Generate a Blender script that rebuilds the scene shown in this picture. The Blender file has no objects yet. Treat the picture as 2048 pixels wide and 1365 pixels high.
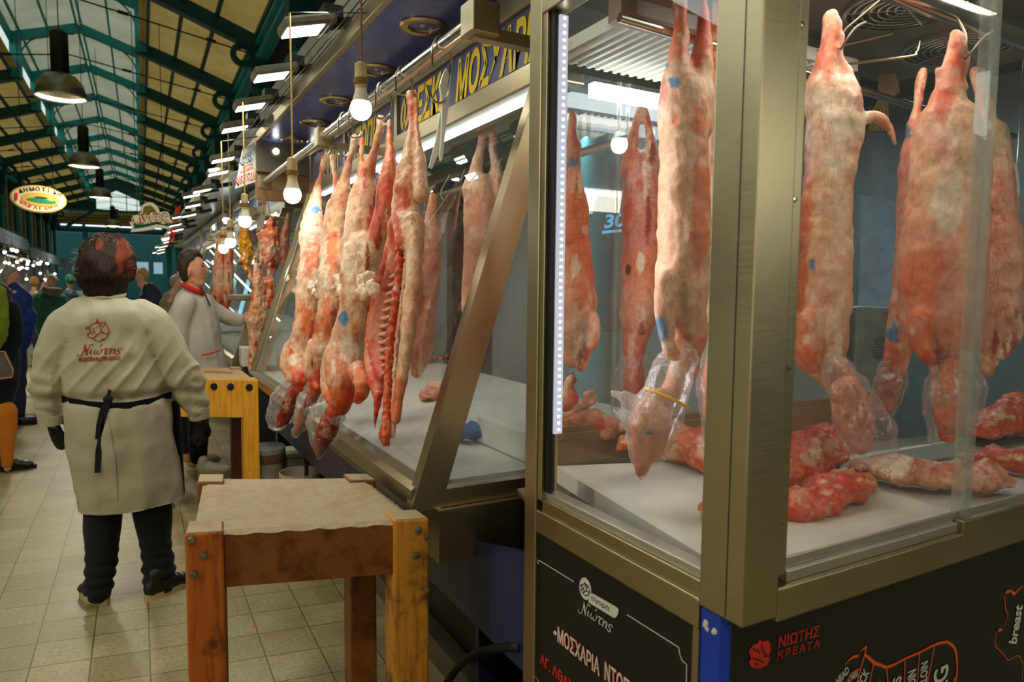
import bpy, bmesh, math, random
import numpy as np
from mathutils import Vector, Matrix
from mathutils.bvhtree import BVHTree
random.seed(7)
SC = bpy.context.scene
COL = SC.collection
V = Vector
R = math.radians
PI = math.pi

def lin(r, g, b):
    def c(u):
        u /= 255.0
        return u / 12.92 if u <= 0.04045 else ((u + 0.055) / 1.055) ** 2.4
    return (c(r), c(g), c(b), 1.0)

# ------------------------------------------------------------------ camera, sky, lamps, exposure
CAM_H, F_PX, CX, CY = 1.45, 1375.0, 1024.0, 682.5
YAW, PITCH, ROLL = R(29.2), R(4.4), R(0.55)
_F = V((math.sin(YAW) * math.cos(PITCH), math.cos(YAW) * math.cos(PITCH), -math.sin(PITCH)))
_r = V((math.cos(YAW), -math.sin(YAW), 0))
_d = _F.cross(_r)
IX = math.cos(ROLL) * _r - math.sin(ROLL) * _d
IY = math.sin(ROLL) * _r + math.cos(ROLL) * _d
CO = V((0, 0, CAM_H))
cam = bpy.data.cameras.new('camera')
cam.sensor_width = 36.0
cam.lens = F_PX / 2048 * 36
cam.shift_y = 0
cam.clip_start, cam.clip_end = 0.05, 300
cam.dof.use_dof = True
cam.dof.focus_distance = 2.4
cam.dof.aperture_fstop = 4.5
cam_o = bpy.data.objects.new('camera', cam)
COL.objects.link(cam_o)
cm = Matrix.Identity(4)
for i in range(3):
    cm[i][0], cm[i][1], cm[i][2], cm[i][3] = IX[i], -IY[i], -_F[i], CO[i]
cam_o.matrix_world = cm
SC.camera = cam_o

SC.view_settings.view_transform = 'Standard'
SC.view_settings.look = 'None'
SC.view_settings.gamma = 1.0
SC.view_settings.exposure = 0.0
SC.view_settings.use_curve_mapping = False
SC.cycles.max_bounces = 9
SC.cycles.diffuse_bounces = 3
SC.cycles.glossy_bounces = 4
SC.cycles.transparent_max_bounces = 24
SC.cycles.transmission_bounces = 4
SC.cycles.sample_clamp_indirect = 4.0
SC.cycles.caustics_reflective = False
SC.cycles.caustics_refractive = False
SC.cycles.use_denoising = True

w = bpy.data.worlds.new('overcast_sky')
w.use_nodes = True
SC.world = w
w.node_tree.nodes['Background'].inputs[0].default_value = (0.80, 0.94, 0.84, 1)
w.node_tree.nodes['Background'].inputs[1].default_value = 0.85

def area_lamp(name, loc, size, power, col=(1, .93, .8), direction=(0, 0, -1), size_y=None, parent=None, spread=None):
    l = bpy.data.lights.new(name, 'AREA')
    l.energy = power
    l.color = col
    l.shape = 'RECTANGLE' if size_y else 'DISK'
    l.size = size
    if size_y:
        l.size_y = size_y
    if spread:
        l.spread = spread
    o = bpy.data.objects.new(name, l)
    o.rotation_euler = V(direction).to_track_quat('-Z', 'Y').to_euler()
    o.location = loc
    COL.objects.link(o)
    if parent:
        o.parent = parent
        o.location = V(loc) - parent.location
    return o

# ------------------------------------------------------------------ picking points of the place along a sight line
def ray(x, y):
    return _F + IX * ((x - CX) / F_PX) + IY * ((y - CY) / F_PX)

def on_z(x, y, z):
    v = ray(x, y)
    return CO + v * ((z - CAM_H) / v.z)

def on_x(x, y, X):
    v = ray(x, y)
    return CO + v * (X / v.x)

def on_y(x, y, Y):
    v = ray(x, y)
    return CO + v * (Y / v.y)

def on_plane(x, y, p, n):
    v = ray(x, y)
    return CO + v * ((V(p) - CO).dot(V(n)) / v.dot(V(n)))

def at(x, y, d):
    return CO + ray(x, y) * d

def depth(p):
    return (V(p) - CO).dot(_F)

# ------------------------------------------------------------------ objects
def put(name, me, parent=None, smooth=False):
    o = bpy.data.objects.new(name, me)
    COL.objects.link(o)
    if parent is not None:
        o.parent = parent
    if smooth:
        me.polygons.foreach_set('use_smooth', [True] * len(me.polygons))
    return o

def root_matrix(p):
    m = Matrix.Identity(4)
    while p is not None:
        m = p.matrix_basis @ m
        p = p.parent
    return m

def tag(o, label=None, cat=None, group=None, kind=None):
    if label:
        o['label'] = label
    if cat:
        o['category'] = cat
    if group:
        o['group'] = group
    if kind:
        o['kind'] = kind
    return o

def thing(name, label, cat, loc=(0, 0, 0), group=None, rotz=0.0, kind=None):
    o = bpy.data.objects.new(name, None)
    o.empty_display_size = 0.1
    COL.objects.link(o)
    o.location = loc
    o.rotation_euler = (0, 0, rotz)
    return tag(o, label, cat, group, kind)

def kids(o):
    return [c for c in COL.objects if c.parent == o]

def copy_tree(o, parent=None):
    c = o.copy()
    COL.objects.link(c)
    if parent is not None:
        c.parent = parent
    for ch in kids(o):
        copy_tree(ch, c)
    return c

def catmull(pts, n=4):
    """pts: list of tuples of floats/Vectors; interpolate every component."""
    arr = np.array(pts, float)
    if len(arr) < 3:
        out = []
        for i in range(len(arr) - 1):
            for k in range(n):
                out.append(arr[i] + (arr[i + 1] - arr[i]) * k / n)
        out.append(arr[-1])
        return np.array(out)
    out = []
    for i in range(len(arr) - 1):
        p0 = arr[max(i - 1, 0)]
        p1, p2 = arr[i], arr[i + 1]
        p3 = arr[min(i + 2, len(arr) - 1)]
        for k in range(n):
            t = k / n
            out.append(0.5 * (2 * p1 + (p2 - p0) * t + (2 * p0 - 5 * p1 + 4 * p2 - p3) * t * t + (3 * p1 - p0 - 3 * p2 + p3) * t ** 3))
    out.append(arr[-1])
    return np.array(out)

class MB:
    """collects shapes in world coordinates, builds ONE mesh object"""
    def __init__(s):
        s.bm = bmesh.new()

    def poly(s, pts):
        vs = [s.bm.verts.new(V(p)) for p in pts]
        try:
            return s.bm.faces.new(vs)
        except ValueError:
            return None

    def box(s, a, b, rot=None, bevel=0.0):
        a, b = V(a), V(b)
        c, h = (a + b) / 2, (b - a) / 2
        vs = []
        for dx in (-1, 1):
            for dy in (-1, 1):
                for dz in (-1, 1):
                    p = V((h.x * dx, h.y * dy, h.z * dz))
                    if rot is not None:
                        p = rot @ p
                    vs.append(s.bm.verts.new(c + p))
        fs = []
        for f in ((0, 1, 3, 2), (4, 6, 7, 5), (0, 4, 5, 1), (2, 3, 7, 6), (0, 2, 6, 4), (1, 5, 7, 3)):
            fs.append(s.bm.faces.new([vs[i] for i in f]))
        if bevel:
            es = list({e for f in fs for e in f.edges})
            bmesh.ops.bevel(s.bm, geom=es, offset=bevel, segments=2, affect='EDGES', profile=0.5)
        return s

    def bar(s, p, q, wx, wy, up=(0, 0, 1), bevel=0.0):
        """rectangular bar from p to q"""
        p, q = V(p), V(q)
        t = (q - p)
        L = t.length
        t.normalize()
        u = V(up)
        if abs(t.dot(u)) > 0.98:
            u = V((1, 0, 0))
        x = t.cross(u).normalized()
        y = x.cross(t).normalized()
        m = Matrix((x, y, t)).transposed()
        c = (p + q) / 2
        h = V((wx / 2, wy / 2, L / 2))
        vs = []
        for dx in (-1, 1):
            for dy in (-1, 1):
                for dz in (-1, 1):
                    vs.append(s.bm.verts.new(c + m @ V((h.x * dx, h.y * dy, h.z * dz))))
        fs = []
        for f in ((0, 1, 3, 2), (4, 6, 7, 5), (0, 4, 5, 1), (2, 3, 7, 6), (0, 2, 6, 4), (1, 5, 7, 3)):
            fs.append(s.bm.faces.new([vs[i] for i in f]))
        if bevel:
            es = list({e for f in fs for e in f.edges})
            bmesh.ops.bevel(s.bm, geom=es, offset=bevel, segments=2, affect='EDGES', profile=0.5)
        return s

    def prism(s, pts, d):
        """closed polygon pts extruded by vector d"""
        d = V(d)
        a = [s.bm.verts.new(V(p)) for p in pts]
        b = [s.bm.verts.new(V(p) + d) for p in pts]
        n = len(a)
        s.bm.faces.new(a)
        s.bm.faces.new(b[::-1])
        for i in range(n):
            s.bm.faces.new((a[(i + 1) % n], a[i], b[i], b[(i + 1) % n]))
        return s

    def tube(s, pts, r, seg=10, cap=True, smooth_n=0):
        """round tube along pts; r number or list"""
        if smooth_n:
            rr = r if isinstance(r, (list, tuple)) else [r] * len(pts)
            a = catmull([tuple(p) + (q,) for p, q in zip(pts, rr)], smooth_n)
            pts = [V(p[:3]) for p in a]
            r = [p[3] for p in a]
        pts = [V(p) for p in pts]
        n = len(pts)
        rr = r if isinstance(r, (list, tuple)) else [r] * n
        rings = []
        ref = None
        for i in range(n):
            t = (pts[min(i + 1, n - 1)] - pts[max(i - 1, 0)])
            if t.length < 1e-9:
                t = V((0, 0, 1))
            t.normalize()
            if ref is None:
                u = V((0, 0, 1)) if abs(t.z) < .9 else V((1, 0, 0))
                ref = t.cross(u).normalized()
            ref = (ref - t * ref.dot(t)).normalized()
            o = t.cross(ref)
            rings.append([s.bm.verts.new(pts[i] + (ref * math.cos(2 * PI * k / seg) + o * math.sin(2 * PI * k / seg)) * rr[i]) for k in range(seg)])
        for i in range(n - 1):
            for k in range(seg):
                s.bm.faces.new((rings[i][k], rings[i][(k + 1) % seg], rings[i + 1][(k + 1) % seg], rings[i + 1][k]))
        if cap:
            s.bm.faces.new(rings[0][::-1])
            s.bm.faces.new(rings[-1])
        return s

    def lathe(s, prof, c, seg=24, axis=(0, 0, 1), cap=True):
        """prof: list of (radius, height) around axis through c"""
        c = V(c)
        az = V(axis).normalized()
        u = V((1, 0, 0)) if abs(az.x) < .9 else V((0, 1, 0))
        ax = (u - az * u.dot(az)).normalized()
        ay = az.cross(ax)
        rings = []
        for (r, h) in prof:
            rings.append([s.bm.verts.new(c + az * h + (ax * math.cos(2 * PI * k / seg) + ay * math.sin(2 * PI * k / seg)) * max(r, 1e-4)) for k in range(seg)])
        for i in range(len(prof) - 1):
            for k in range(seg):
                s.bm.faces.new((rings[i][k], rings[i][(k + 1) % seg], rings[i + 1][(k + 1) % seg], rings[i + 1][k]))
        if cap:
            s.bm.faces.new(rings[0][::-1])
            s.bm.faces.new(rings[-1])
        return s

    def torus(s, c, R_, r_, axis=(0, 0, 1), seg=24, seg2=8):
        c = V(c)
        az = V(axis).normalized()
        u = V((1, 0, 0)) if abs(az.x) < .9 else V((0, 1, 0))
        ax = (u - az * u.dot(az)).normalized()
        ay = az.cross(ax)
        rings = []
        for i in range(seg):
            a = 2 * PI * i / seg
            d = ax * math.cos(a) + ay * math.sin(a)
            rings.append([s.bm.verts.new(c + d * (R_ + r_ * math.cos(2 * PI * k / seg2)) + az * r_ * math.sin(2 * PI * k / seg2)) for k in range(seg2)])
        for i in range(seg):
            for k in range(seg2):
                s.bm.faces.new((rings[i][k], rings[i][(k + 1) % seg2], rings[(i + 1) % seg][(k + 1) % seg2], rings[(i + 1) % seg][k]))
        return s

    def ball(s, c, rx, ry=None, rz=None, seg=16):
        ry = ry or rx
        rz = rz or rx
        m = Matrix.Translation(V(c)) @ Matrix.Diagonal((rx, ry, rz, 1))
        bmesh.ops.create_uvsphere(s.bm, u_segments=seg, v_segments=max(6, seg // 2), radius=1, matrix=m)
        return s

    def build(s, name, m, parent=None, smooth=False, angle=None):
        bmesh.ops.recalc_face_normals(s.bm, faces=s.bm.faces[:])
        if parent is not None:
            s.bm.transform(root_matrix(parent).inverted())
        me = bpy.data.meshes.new(name)
        s.bm.to_mesh(me)
        s.bm.free()
        me.materials.append(m)
        o = put(name, me, parent)
        if smooth:
            me.polygons.foreach_set('use_smooth', [True] * len(me.polygons))
            me.set_sharp_from_angle(angle=angle if angle else R(40))
        return o

# ------------------------------------------------------------------ smooth organic bodies
def _hash(ix, iy, iz, seed):
    h = (ix * 374761393 + iy * 668265263 + iz * 2147483647 + seed * 974711) & 0xFFFFFFFF
    h = ((h ^ (h >> 13)) * 1274126177) & 0xFFFFFFFF
    return ((h ^ (h >> 16)) & 0xFFFF) / 65535.0

def noise3(P, freq, seed=0):
    Q = np.asarray(P, float) * freq + 1000.0
    I = np.floor(Q).astype(np.int64)
    f = Q - I
    f = f * f * (3 - 2 * f)
    out = 0
    for dx in (0, 1):
        for dy in (0, 1):
            for dz in (0, 1):
                wgt = (f[:, 0] if dx else 1 - f[:, 0]) * (f[:, 1] if dy else 1 - f[:, 1]) * (f[:, 2] if dz else 1 - f[:, 2])
                out = out + wgt * _hash(I[:, 0] + dx, I[:, 1] + dy, I[:, 2] + dz, seed)
    return out * 2 - 1

def loft(bm, samples, seg=14, axis_hint=None):
    """samples: array rows x,y,z,r_side,r_depth ; axis_hint: the depth direction (Vector) or None for the sight line"""
    n = len(samples)
    S = [V(s[:3]) for s in samples]
    t0 = (S[1] - S[0]).normalized()
    t1 = (S[-1] - S[-2]).normalized()
    rows = []
    for (k, q) in ((-1.0, .12), (-.8, .6), (-.45, .88)):
        s = samples[0]
        e = min(s[3], s[4])
        rows.append((S[0] + t0 * e * k, s[3] * q, s[4] * q, t0))
    for i in range(n):
        t = (S[min(i + 1, n - 1)] - S[max(i - 1, 0)]).normalized()
        rows.append((S[i], samples[i][3], samples[i][4], t))
    for (k, q) in ((.45, .88), (.8, .6), (1.0, .12)):
        s = samples[-1]
        e = min(s[3], s[4])
        rows.append((S[-1] + t1 * e * k, s[3] * q, s[4] * q, t1))
    rings = []
    for (c, ra, rb, t) in rows:
        v = (c - CO).normalized() if axis_hint is None else V(axis_hint)
        lat = t.cross(v)
        if lat.length < 1e-4:
            lat = t.cross(V((0, 0, 1)))
        lat.normalize()
        dep = lat.cross(t).normalized()
        rings.append([bm.verts.new(c + lat * ra * math.cos(2 * PI * k / seg) + dep * rb * math.sin(2 * PI * k / seg)) for k in range(seg)])
    for i in range(len(rings) - 1):
        for k in range(seg):
            bm.faces.new((rings[i][k], rings[i][(k + 1) % seg], rings[i + 1][(k + 1) % seg], rings[i + 1][k]))
    bm.faces.new(rings[0][::-1])
    bm.faces.new(rings[-1])

def bake_remesh(bm, voxel, smooth_it=2):
    bmesh.ops.recalc_face_normals(bm, faces=bm.faces[:])
    me = bpy.data.meshes.new('tmp')
    bm.to_mesh(me)
    bm.free()
    o = bpy.data.objects.new('tmp', me)
    COL.objects.link(o)
    md = o.modifiers.new('r', 'REMESH')
    md.mode = 'VOXEL'
    md.voxel_size = voxel
    if smooth_it:
        sm = o.modifiers.new('s', 'SMOOTH')
        sm.factor = 0.5
        sm.iterations = smooth_it
    dg = bpy.context.evaluated_depsgraph_get()
    dg.update()
    out = bpy.data.meshes.new_from_object(o.evaluated_get(dg))
    bpy.data.objects.remove(o)
    bpy.data.meshes.remove(me)
    out.materials.clear()
    return out

def verts_np(me):
    a = np.empty(len(me.vertices) * 3)
    me.vertices.foreach_get('co', a)
    return a.reshape(-1, 3)

def normals_np(me):
    a = np.empty(len(me.vertices) * 3)
    me.vertex_normals.foreach_get('vector', a)
    return a.reshape(-1, 3)

def set_verts(me, P):
    me.vertices.foreach_set('co', P.reshape(-1))
    me.update()

def blob(name, chains, m, parent=None, voxel=0.007, smooth_it=3, axis=None, bumps=((60, .0025), (22, .005)), seed=1, spots=(), pal=None, deform=None, n=4, blend=4.0):
    """chains: each a list of (point, r_side, r_depth, colour key). spots: (point, radius, colour[, stretch z]). One closed, smooth surface."""
    bm = bmesh.new()
    sp, sc, sr = [], [], []
    for ch in chains:
        rows = catmull([tuple(p) + (a, b) for (p, a, b, c) in ch], n)
        loft(bm, rows, axis_hint=axis)
        cols = [ch[min(int(i / n + .5), len(ch) - 1)][3] for i in range(len(rows))]
        for s, c in zip(rows, cols):
            sp.append(s[:3])
            sc.append(pal[c][:3] if pal else (1, 1, 1))
            sr.append(min(s[3], s[4]))
    me = bake_remesh(bm, voxel, smooth_it)
    P = verts_np(me)
    N = normals_np(me)
    if deform:
        P = deform(P, N)
    for k, (fq, amp) in enumerate(bumps):
        P = P + N * (noise3(P, fq, seed + k) * amp)[:, None]
    if pal:
        sp, sc, sr = np.array(sp), np.array(sc), np.array(sr)
        C = np.empty((len(P), 4))
        C[:, 3] = 1
        for i in range(0, len(P), 4000):
            d = np.linalg.norm(P[i:i + 4000, None, :] - sp[None], axis=2) / sr[None]
            wt = 1.0 / (d ** blend + .02)
            C[i:i + 4000, :3] = (wt[:, :, None] * sc[None]).sum(1) / wt.sum(1)[:, None]
        for k, s in enumerate(spots):
            q, rad, c = s[0], s[1], s[2]
            st = s[3] if len(s) > 3 else 1.0
            ax = (V(q) - CO).normalized()
            sx = ax.cross(V((0, 0, 1))).normalized()
            sy = sx.cross(ax)
            d = P - np.array(q)[None]
            du, dv = d @ np.array(sx), (d @ np.array(sy)) / st
            near_side = np.clip((.25 - N @ np.array(ax)) / .3, 0, 1)
            dd = np.sqrt(du * du + dv * dv) / rad + .4 * noise3(P, .9 / rad, seed + 40 + k) + .2 * noise3(P, 2.5 / rad, seed + 70 + k)
            a = (np.clip((1.15 - dd) / .28, 0, 1) * near_side * .9)[:, None]
            C[:, :3] = C[:, :3] * (1 - a) + np.array(pal[c][:3])[None] * a
    set_verts(me, P)
    if pal:
        at_ = me.color_attributes.new('tint', 'FLOAT_COLOR', 'POINT')
        at_.data.foreach_set('color', C.reshape(-1))
    if parent is not None:
        me.transform(root_matrix(parent).inverted())
    me.materials.append(m)
    return put(name, me, parent, smooth=True)

def text_mesh(s, size, bold=0.0, shear=0.0, xs=1.0, extrude=0.0, align='LEFT', spacing=1.0, res=3):
    c = bpy.data.curves.new('tmp', 'FONT')
    c.body = s
    c.size = size
    c.offset = bold * size
    c.shear = shear
    c.extrude = extrude
    c.align_x = align
    c.space_character = spacing
    c.resolution_u = res
    o = bpy.data.objects.new('tmp', c)
    COL.objects.link(o)
    dg = bpy.context.evaluated_depsgraph_get()
    dg.update()
    me = bpy.data.meshes.new_from_object(o.evaluated_get(dg))
    bpy.data.objects.remove(o)
    bpy.data.curves.remove(c)
    me.materials.clear()
    if xs != 1.0:
        me.transform(Matrix.Diagonal((xs, 1, 1, 1)))
    return me

def basis(o, x, y):
    x, y = V(x).normalized(), V(y).normalized()
    z = x.cross(y)
    m = Matrix.Identity(4)
    for i in range(3):
        m[i][0], m[i][1], m[i][2], m[i][3] = x[i], y[i], z[i], o[i]
    return m

def letters(s, size, m, parent, o, x, y, name='lettering', **k):
    k.setdefault('extrude', .0008)
    me = text_mesh(s, size, **k)
    mm = basis(V(o), x, y)
    if parent is not None:
        mm = root_matrix(parent).inverted() @ mm
    me.transform(mm)
    me.materials.append(m)
    return put(name, me, parent)

def ribbon(bm, pts, width, z=0.0, closed=False):
    """flat stroke in the local xy plane"""
    P = [V((p[0], p[1], z)) for p in pts]
    ws = [(p[2] if len(p) > 2 else width) for p in pts]
    n = len(P)
    L, Rr = [], []
    for i in range(n):
        a = P[(i - 1) % n] if closed else P[max(i - 1, 0)]
        b = P[(i + 1) % n] if closed else P[min(i + 1, n - 1)]
        t = (b - a)
        t = t.normalized() if t.length > 1e-9 else V((1, 0, 0))
        nn = V((-t.y, t.x, 0)) * (ws[i] / 2)
        L.append(bm.verts.new(P[i] + nn))
        Rr.append(bm.verts.new(P[i] - nn))
    for i in range(n if closed else n - 1):
        j = (i + 1) % n
        try:
            bm.faces.new((L[i], Rr[i], Rr[j], L[j]))
        except ValueError:
            pass

def smooth2(pts, n=5):
    d = max(len(p) for p in pts)
    return [tuple(r) for r in catmull([tuple(p) for p in pts], n)]
# ------------------------------------------------------------------ materials
def new_mat(name):
    m = bpy.data.materials.new(name)
    m.use_nodes = True
    nt = m.node_tree
    nt.nodes.clear()
    out = nt.nodes.new('ShaderNodeOutputMaterial')
    return m, nt, out

class G:
    """tiny node-graph helper"""
    def __init__(s, name):
        s.m, s.nt, s.out = new_mat(name)

    def n(s, t, **k):
        nd = s.nt.nodes.new(t)
        for a, b in k.items():
            if a.startswith('i_'):
                key = a[2:]
                key = int(key) if key.isdigit() else key.replace('_', ' ')
                if isinstance(b, bpy.types.NodeSocket):
                    s.nt.links.new(b, nd.inputs[key])
                else:
                    nd.inputs[key].default_value = b
            else:
                setattr(nd, a, b)
        return nd

    def coord(s, kind='Object', scale=(1, 1, 1), rot=(0, 0, 0)):
        c = s.n('ShaderNodeTexCoord')
        mp = s.n('ShaderNodeMapping', i_Vector=c.outputs[kind], i_Scale=scale, i_Rotation=rot)
        return mp.outputs[0]

    def noise(s, vec, scale, detail=4, rough=.55):
        return s.n('ShaderNodeTexNoise', i_Vector=vec, i_Scale=scale, i_Detail=detail, i_Roughness=rough).outputs['Fac']

    def ramp(s, fac, stops):
        nd = s.n('ShaderNodeValToRGB', i_Fac=fac)
        e = nd.color_ramp.elements
        while len(e) > 1:
            e.remove(e[-1])
        e[0].position, e[0].color = stops[0]
        for p, c in stops[1:]:
            x = e.new(p)
            x.color = c
        return nd.outputs['Color']

    def mix(s, fac, a, b, mode='MIX'):
        nd = s.n('ShaderNodeMix', data_type='RGBA', blend_type=mode)
        for key, v in ((0, fac), (6, a), (7, b)):
            if isinstance(v, bpy.types.NodeSocket):
                s.nt.links.new(v, nd.inputs[key])
            else:
                nd.inputs[key].default_value = v
        return nd.outputs[2]

    def math(s, op, a, b=0.0):
        nd = s.n('ShaderNodeMath', operation=op)
        for key, v in ((0, a), (1, b)):
            if isinstance(v, bpy.types.NodeSocket):
                s.nt.links.new(v, nd.inputs[key])
            else:
                nd.inputs[key].default_value = v
        return nd.outputs[0]

    def bump(s, h, strength=.3, dist=.01):
        return s.n('ShaderNodeBump', i_Height=h, i_Strength=strength, i_Distance=dist).outputs[0]

    def pbr(s, col, rough=.5, metal=0.0, spec=.5, normal=None, **k):
        b = s.n('ShaderNodeBsdfPrincipled')
        def setv(key, v):
            if isinstance(v, bpy.types.NodeSocket):
                s.nt.links.new(v, b.inputs[key])
            else:
                b.inputs[key].default_value = v
        setv('Base Color', col)
        setv('Roughness', rough)
        setv('Metallic', metal)
        setv('Specular IOR Level', spec)
        if normal is not None:
            setv('Normal', normal)
        for a, v in k.items():
            setv(a.replace('_', ' '), v)
        s.nt.links.new(b.outputs[0], s.out.inputs[0])
        return b

    def done(s, sh=None):
        if sh is not None:
            s.nt.links.new(sh, s.out.inputs[0])
        return s.m

BLK = (0, 0, 0, 1)
WHT = (1, 1, 1, 1)

def plain(name, col, rough=.55, metal=0.0, spec=.4, var=.25, scale=12, bump=0.0, stretch=(1, 1, 1), **k):
    g = G(name)
    v = g.coord('Object', stretch)
    f = g.noise(v, scale, 5)
    dark = tuple(c * (1 - var) for c in col[:3]) + (1,)
    lite = tuple(min(1, c * (1 + var)) for c in col[:3]) + (1,)
    c = g.ramp(f, [(.3, dark), (.7, lite)])
    r = g.math('ADD', g.math('MULTIPLY', g.noise(v, scale * 2.3, 3), .18), rough - .09)
    nm = g.bump(g.noise(v, scale * 3, 4), bump, .004) if bump else None
    g.pbr(c, r, metal, spec, nm, **k)
    return g.done()

def emit(name, col, strength):
    g = G(name)
    e = g.n('ShaderNodeEmission', i_Color=col, i_Strength=strength)
    return g.done(e.outputs[0])

def glass(name, tint=(1, 1, 1, 1), haze=.03, rough=0.0, refl=1.0, smear=True):
    g = G(name)
    v = g.coord('Object')
    tr = g.n('ShaderNodeBsdfTransparent', i_Color=tint)
    gl = g.n('ShaderNodeBsdfGlossy', i_Color=(1, 1, 1, 1), i_Roughness=rough)
    lw = g.n('ShaderNodeLayerWeight', i_Blend=.5)
    f = g.math('POWER', lw.outputs['Facing'], 4.0)
    f = g.math('MINIMUM', g.math('ADD', g.math('MULTIPLY', f, .8), .075 * refl), 1.0)
    mx = g.n('ShaderNodeMixShader', i_0=f, i_1=tr.outputs[0], i_2=gl.outputs[0])
    df = g.n('ShaderNodeBsdfDiffuse', i_Color=(.75, .78, .75, 1))
    tl = g.n('ShaderNodeBsdfTranslucent', i_Color=(.75, .78, .75, 1))
    hz = g.n('ShaderNodeMixShader', i_0=.5, i_1=df.outputs[0], i_2=tl.outputs[0])
    sm = g.noise(v, 5, 6, .65)
    k = g.math('MULTIPLY', sm, haze * 2) if smear else haze
    m2 = g.n('ShaderNodeMixShader', i_0=k, i_1=mx.outputs[0], i_2=hz.outputs[0])
    return g.done(m2.outputs[0])

def steel(name, col, rough=.28, stretch=(2, 2, 60)):
    g = G(name)
    v = g.coord('Object', stretch)
    v2 = g.coord('Object')
    f = g.noise(v, 8, 4)
    big = g.noise(v2, 3.5, 4)
    c = g.ramp(g.math('ADD', g.math('MULTIPLY', f, .5), g.math('MULTIPLY', big, .5)), [(.3, tuple(x * .78 for x in col[:3]) + (1,)), (.7, col)])
    r = g.math('ADD', g.math('MULTIPLY', f, .16), rough - .04)
    r = g.math('ADD', r, g.math('MULTIPLY', big, .12))
    g.pbr(c, r, 1.0, .5, g.bump(f, .04, .002))
    return g.done()

MAT = {}
MAT['steel'] = steel('brushed_steel', (.50, .425, .25, 1), .27)
MAT['aluminium'] = steel('dull_aluminium', (.66, .63, .52, 1), .36)
MAT['steel_bright'] = steel('polished_steel', (.62, .58, .48, 1), .12, (3, 40, 3))
MAT['steel_dark'] = steel('dull_steel', (.30, .27, .19, 1), .4)
MAT['chrome'] = plain('chrome_wire', (.55, .53, .48, 1), .2, 1.0, var=.1)
MAT['glass'] = glass('clear_glass', haze=.035)
MAT['glass_front'] = glass('smeared_glass', haze=.038, refl=.8)
MAT['glass_end'] = glass('hazy_end_glass', (.9, .95, 1, 1), haze=.22)  # bluish glass mixed with stronger diffuse haze
MAT['acrylic'] = glass('acrylic_edge', (.93, .95, .88, 1), haze=.22, refl=1.0)
MAT['deck'] = plain('white_cutting_board', lin(212, 208, 190), .45, var=.07, scale=9, bump=.05)
MAT['white'] = plain('white_plastic', lin(220, 220, 205), .45, var=.06)
MAT['offwhite'] = plain('cream_plastic', lin(214, 204, 176), .55, var=.1)
MAT['vinyl'] = plain('black_vinyl_panel', lin(26, 28, 26), .32, var=.15, spec=.35)
MAT['navy'] = plain('navy_laminate', lin(30, 36, 74), .35, var=.15, scale=5)
MAT['blue_guard'] = plain('blue_rubber_guard', lin(20, 62, 170), .45, var=.12)
MAT['blue_gloss'] = plain('glossy_blue_soffit', lin(112, 128, 218), .26, .25, var=.3, scale=2.5, spec=.6)
MAT['pale_soffit'] = plain('grey_blue_soffit', lin(150, 160, 178), .3, var=.15, scale=2, spec=.5)
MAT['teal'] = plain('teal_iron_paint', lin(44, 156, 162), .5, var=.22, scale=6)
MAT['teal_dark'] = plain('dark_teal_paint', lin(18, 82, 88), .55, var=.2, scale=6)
MAT['black'] = plain('black_plastic', lin(24, 23, 22), .45, var=.2)
MAT['rubber'] = plain('black_rubber', lin(20, 20, 19), .6, var=.2)
MAT['cord'] = plain('brown_cord', lin(120, 84, 40), .7, var=.3, scale=90)
MAT['cord_yellow'] = plain('yellow_cord', lin(190, 160, 84), .7, var=.3, scale=90)
MAT['grey'] = plain('grey_paint', lin(120, 122, 116), .5, var=.12)
MAT['dark'] = plain('dark_grey_paint', lin(46, 50, 50), .6, var=.2)
MAT['tan'] = plain('tan_laminate', lin(150, 112, 72), .45, var=.12)
MAT['wall_dark'] = plain('dark_plaster', lin(70, 82, 82), .8, var=.2, scale=3)  # dark plaster colour, randomly mottled
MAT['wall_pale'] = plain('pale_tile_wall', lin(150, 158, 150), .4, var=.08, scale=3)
MAT['yellow_print'] = plain('yellow_lettering', lin(238, 205, 24), .5, var=.05)
MAT['white_print'] = plain('white_lettering', lin(206, 204, 188), .5, var=.05)
MAT['red_print'] = plain('red_lettering', lin(205, 44, 28), .5, var=.08)
MAT['orange_print'] = plain('orange_lettering', lin(235, 92, 24), .5, var=.08)
MAT['dark_print'] = plain('dark_lettering', lin(40, 38, 36), .5, var=.1)
MAT['blue_print'] = plain('blue_lettering', lin(46, 78, 150), .5, var=.1)
MAT['red_thread'] = plain('red_embroidery', lin(150, 18, 22), .7, var=.2, scale=200)
MAT['paper'] = plain('white_paper', lin(220, 222, 212), .6, var=.05)
MAT['green_print'] = plain('green_enamel', lin(20, 128, 84), .5, var=.1)
MAT['orange_cloth'] = plain('orange_cloth', lin(232, 84, 22), .7, var=.2)
MAT['signboard_cream'] = plain('cream_signboard', lin(222, 206, 160), .5, var=.1)
MAT['signboard_gold'] = plain('mustard_signboard', lin(196, 160, 72), .5, var=.12)
MAT['bulb'] = emit('lit_bulb', (1, .93, .76, 1), 22)
MAT['bulb_far'] = emit('lit_bulb_far', (.86, 1, .94, 1), 14)
MAT['lens'] = emit('lit_floodlight_lens', (.96, 1, .92, 1), 7)
MAT['tube'] = emit('lit_fluorescent_tube', (.86, .97, 1, 1), 9)
MAT['led'] = emit('lit_led_strip', (.80, .82, .95, 1), .75)
MAT['ledspot'] = emit('lit_small_spot', (1, .97, .88, 1), 10)
MAT['cyan_sign'] = emit('lit_blue_sign', (.12, .55, .9, 1), 1.1)
MAT['reflector'] = plain('spot_reflector', (.75, .66, .4, 1), .18, 1.0, var=.3, scale=60)
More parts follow.
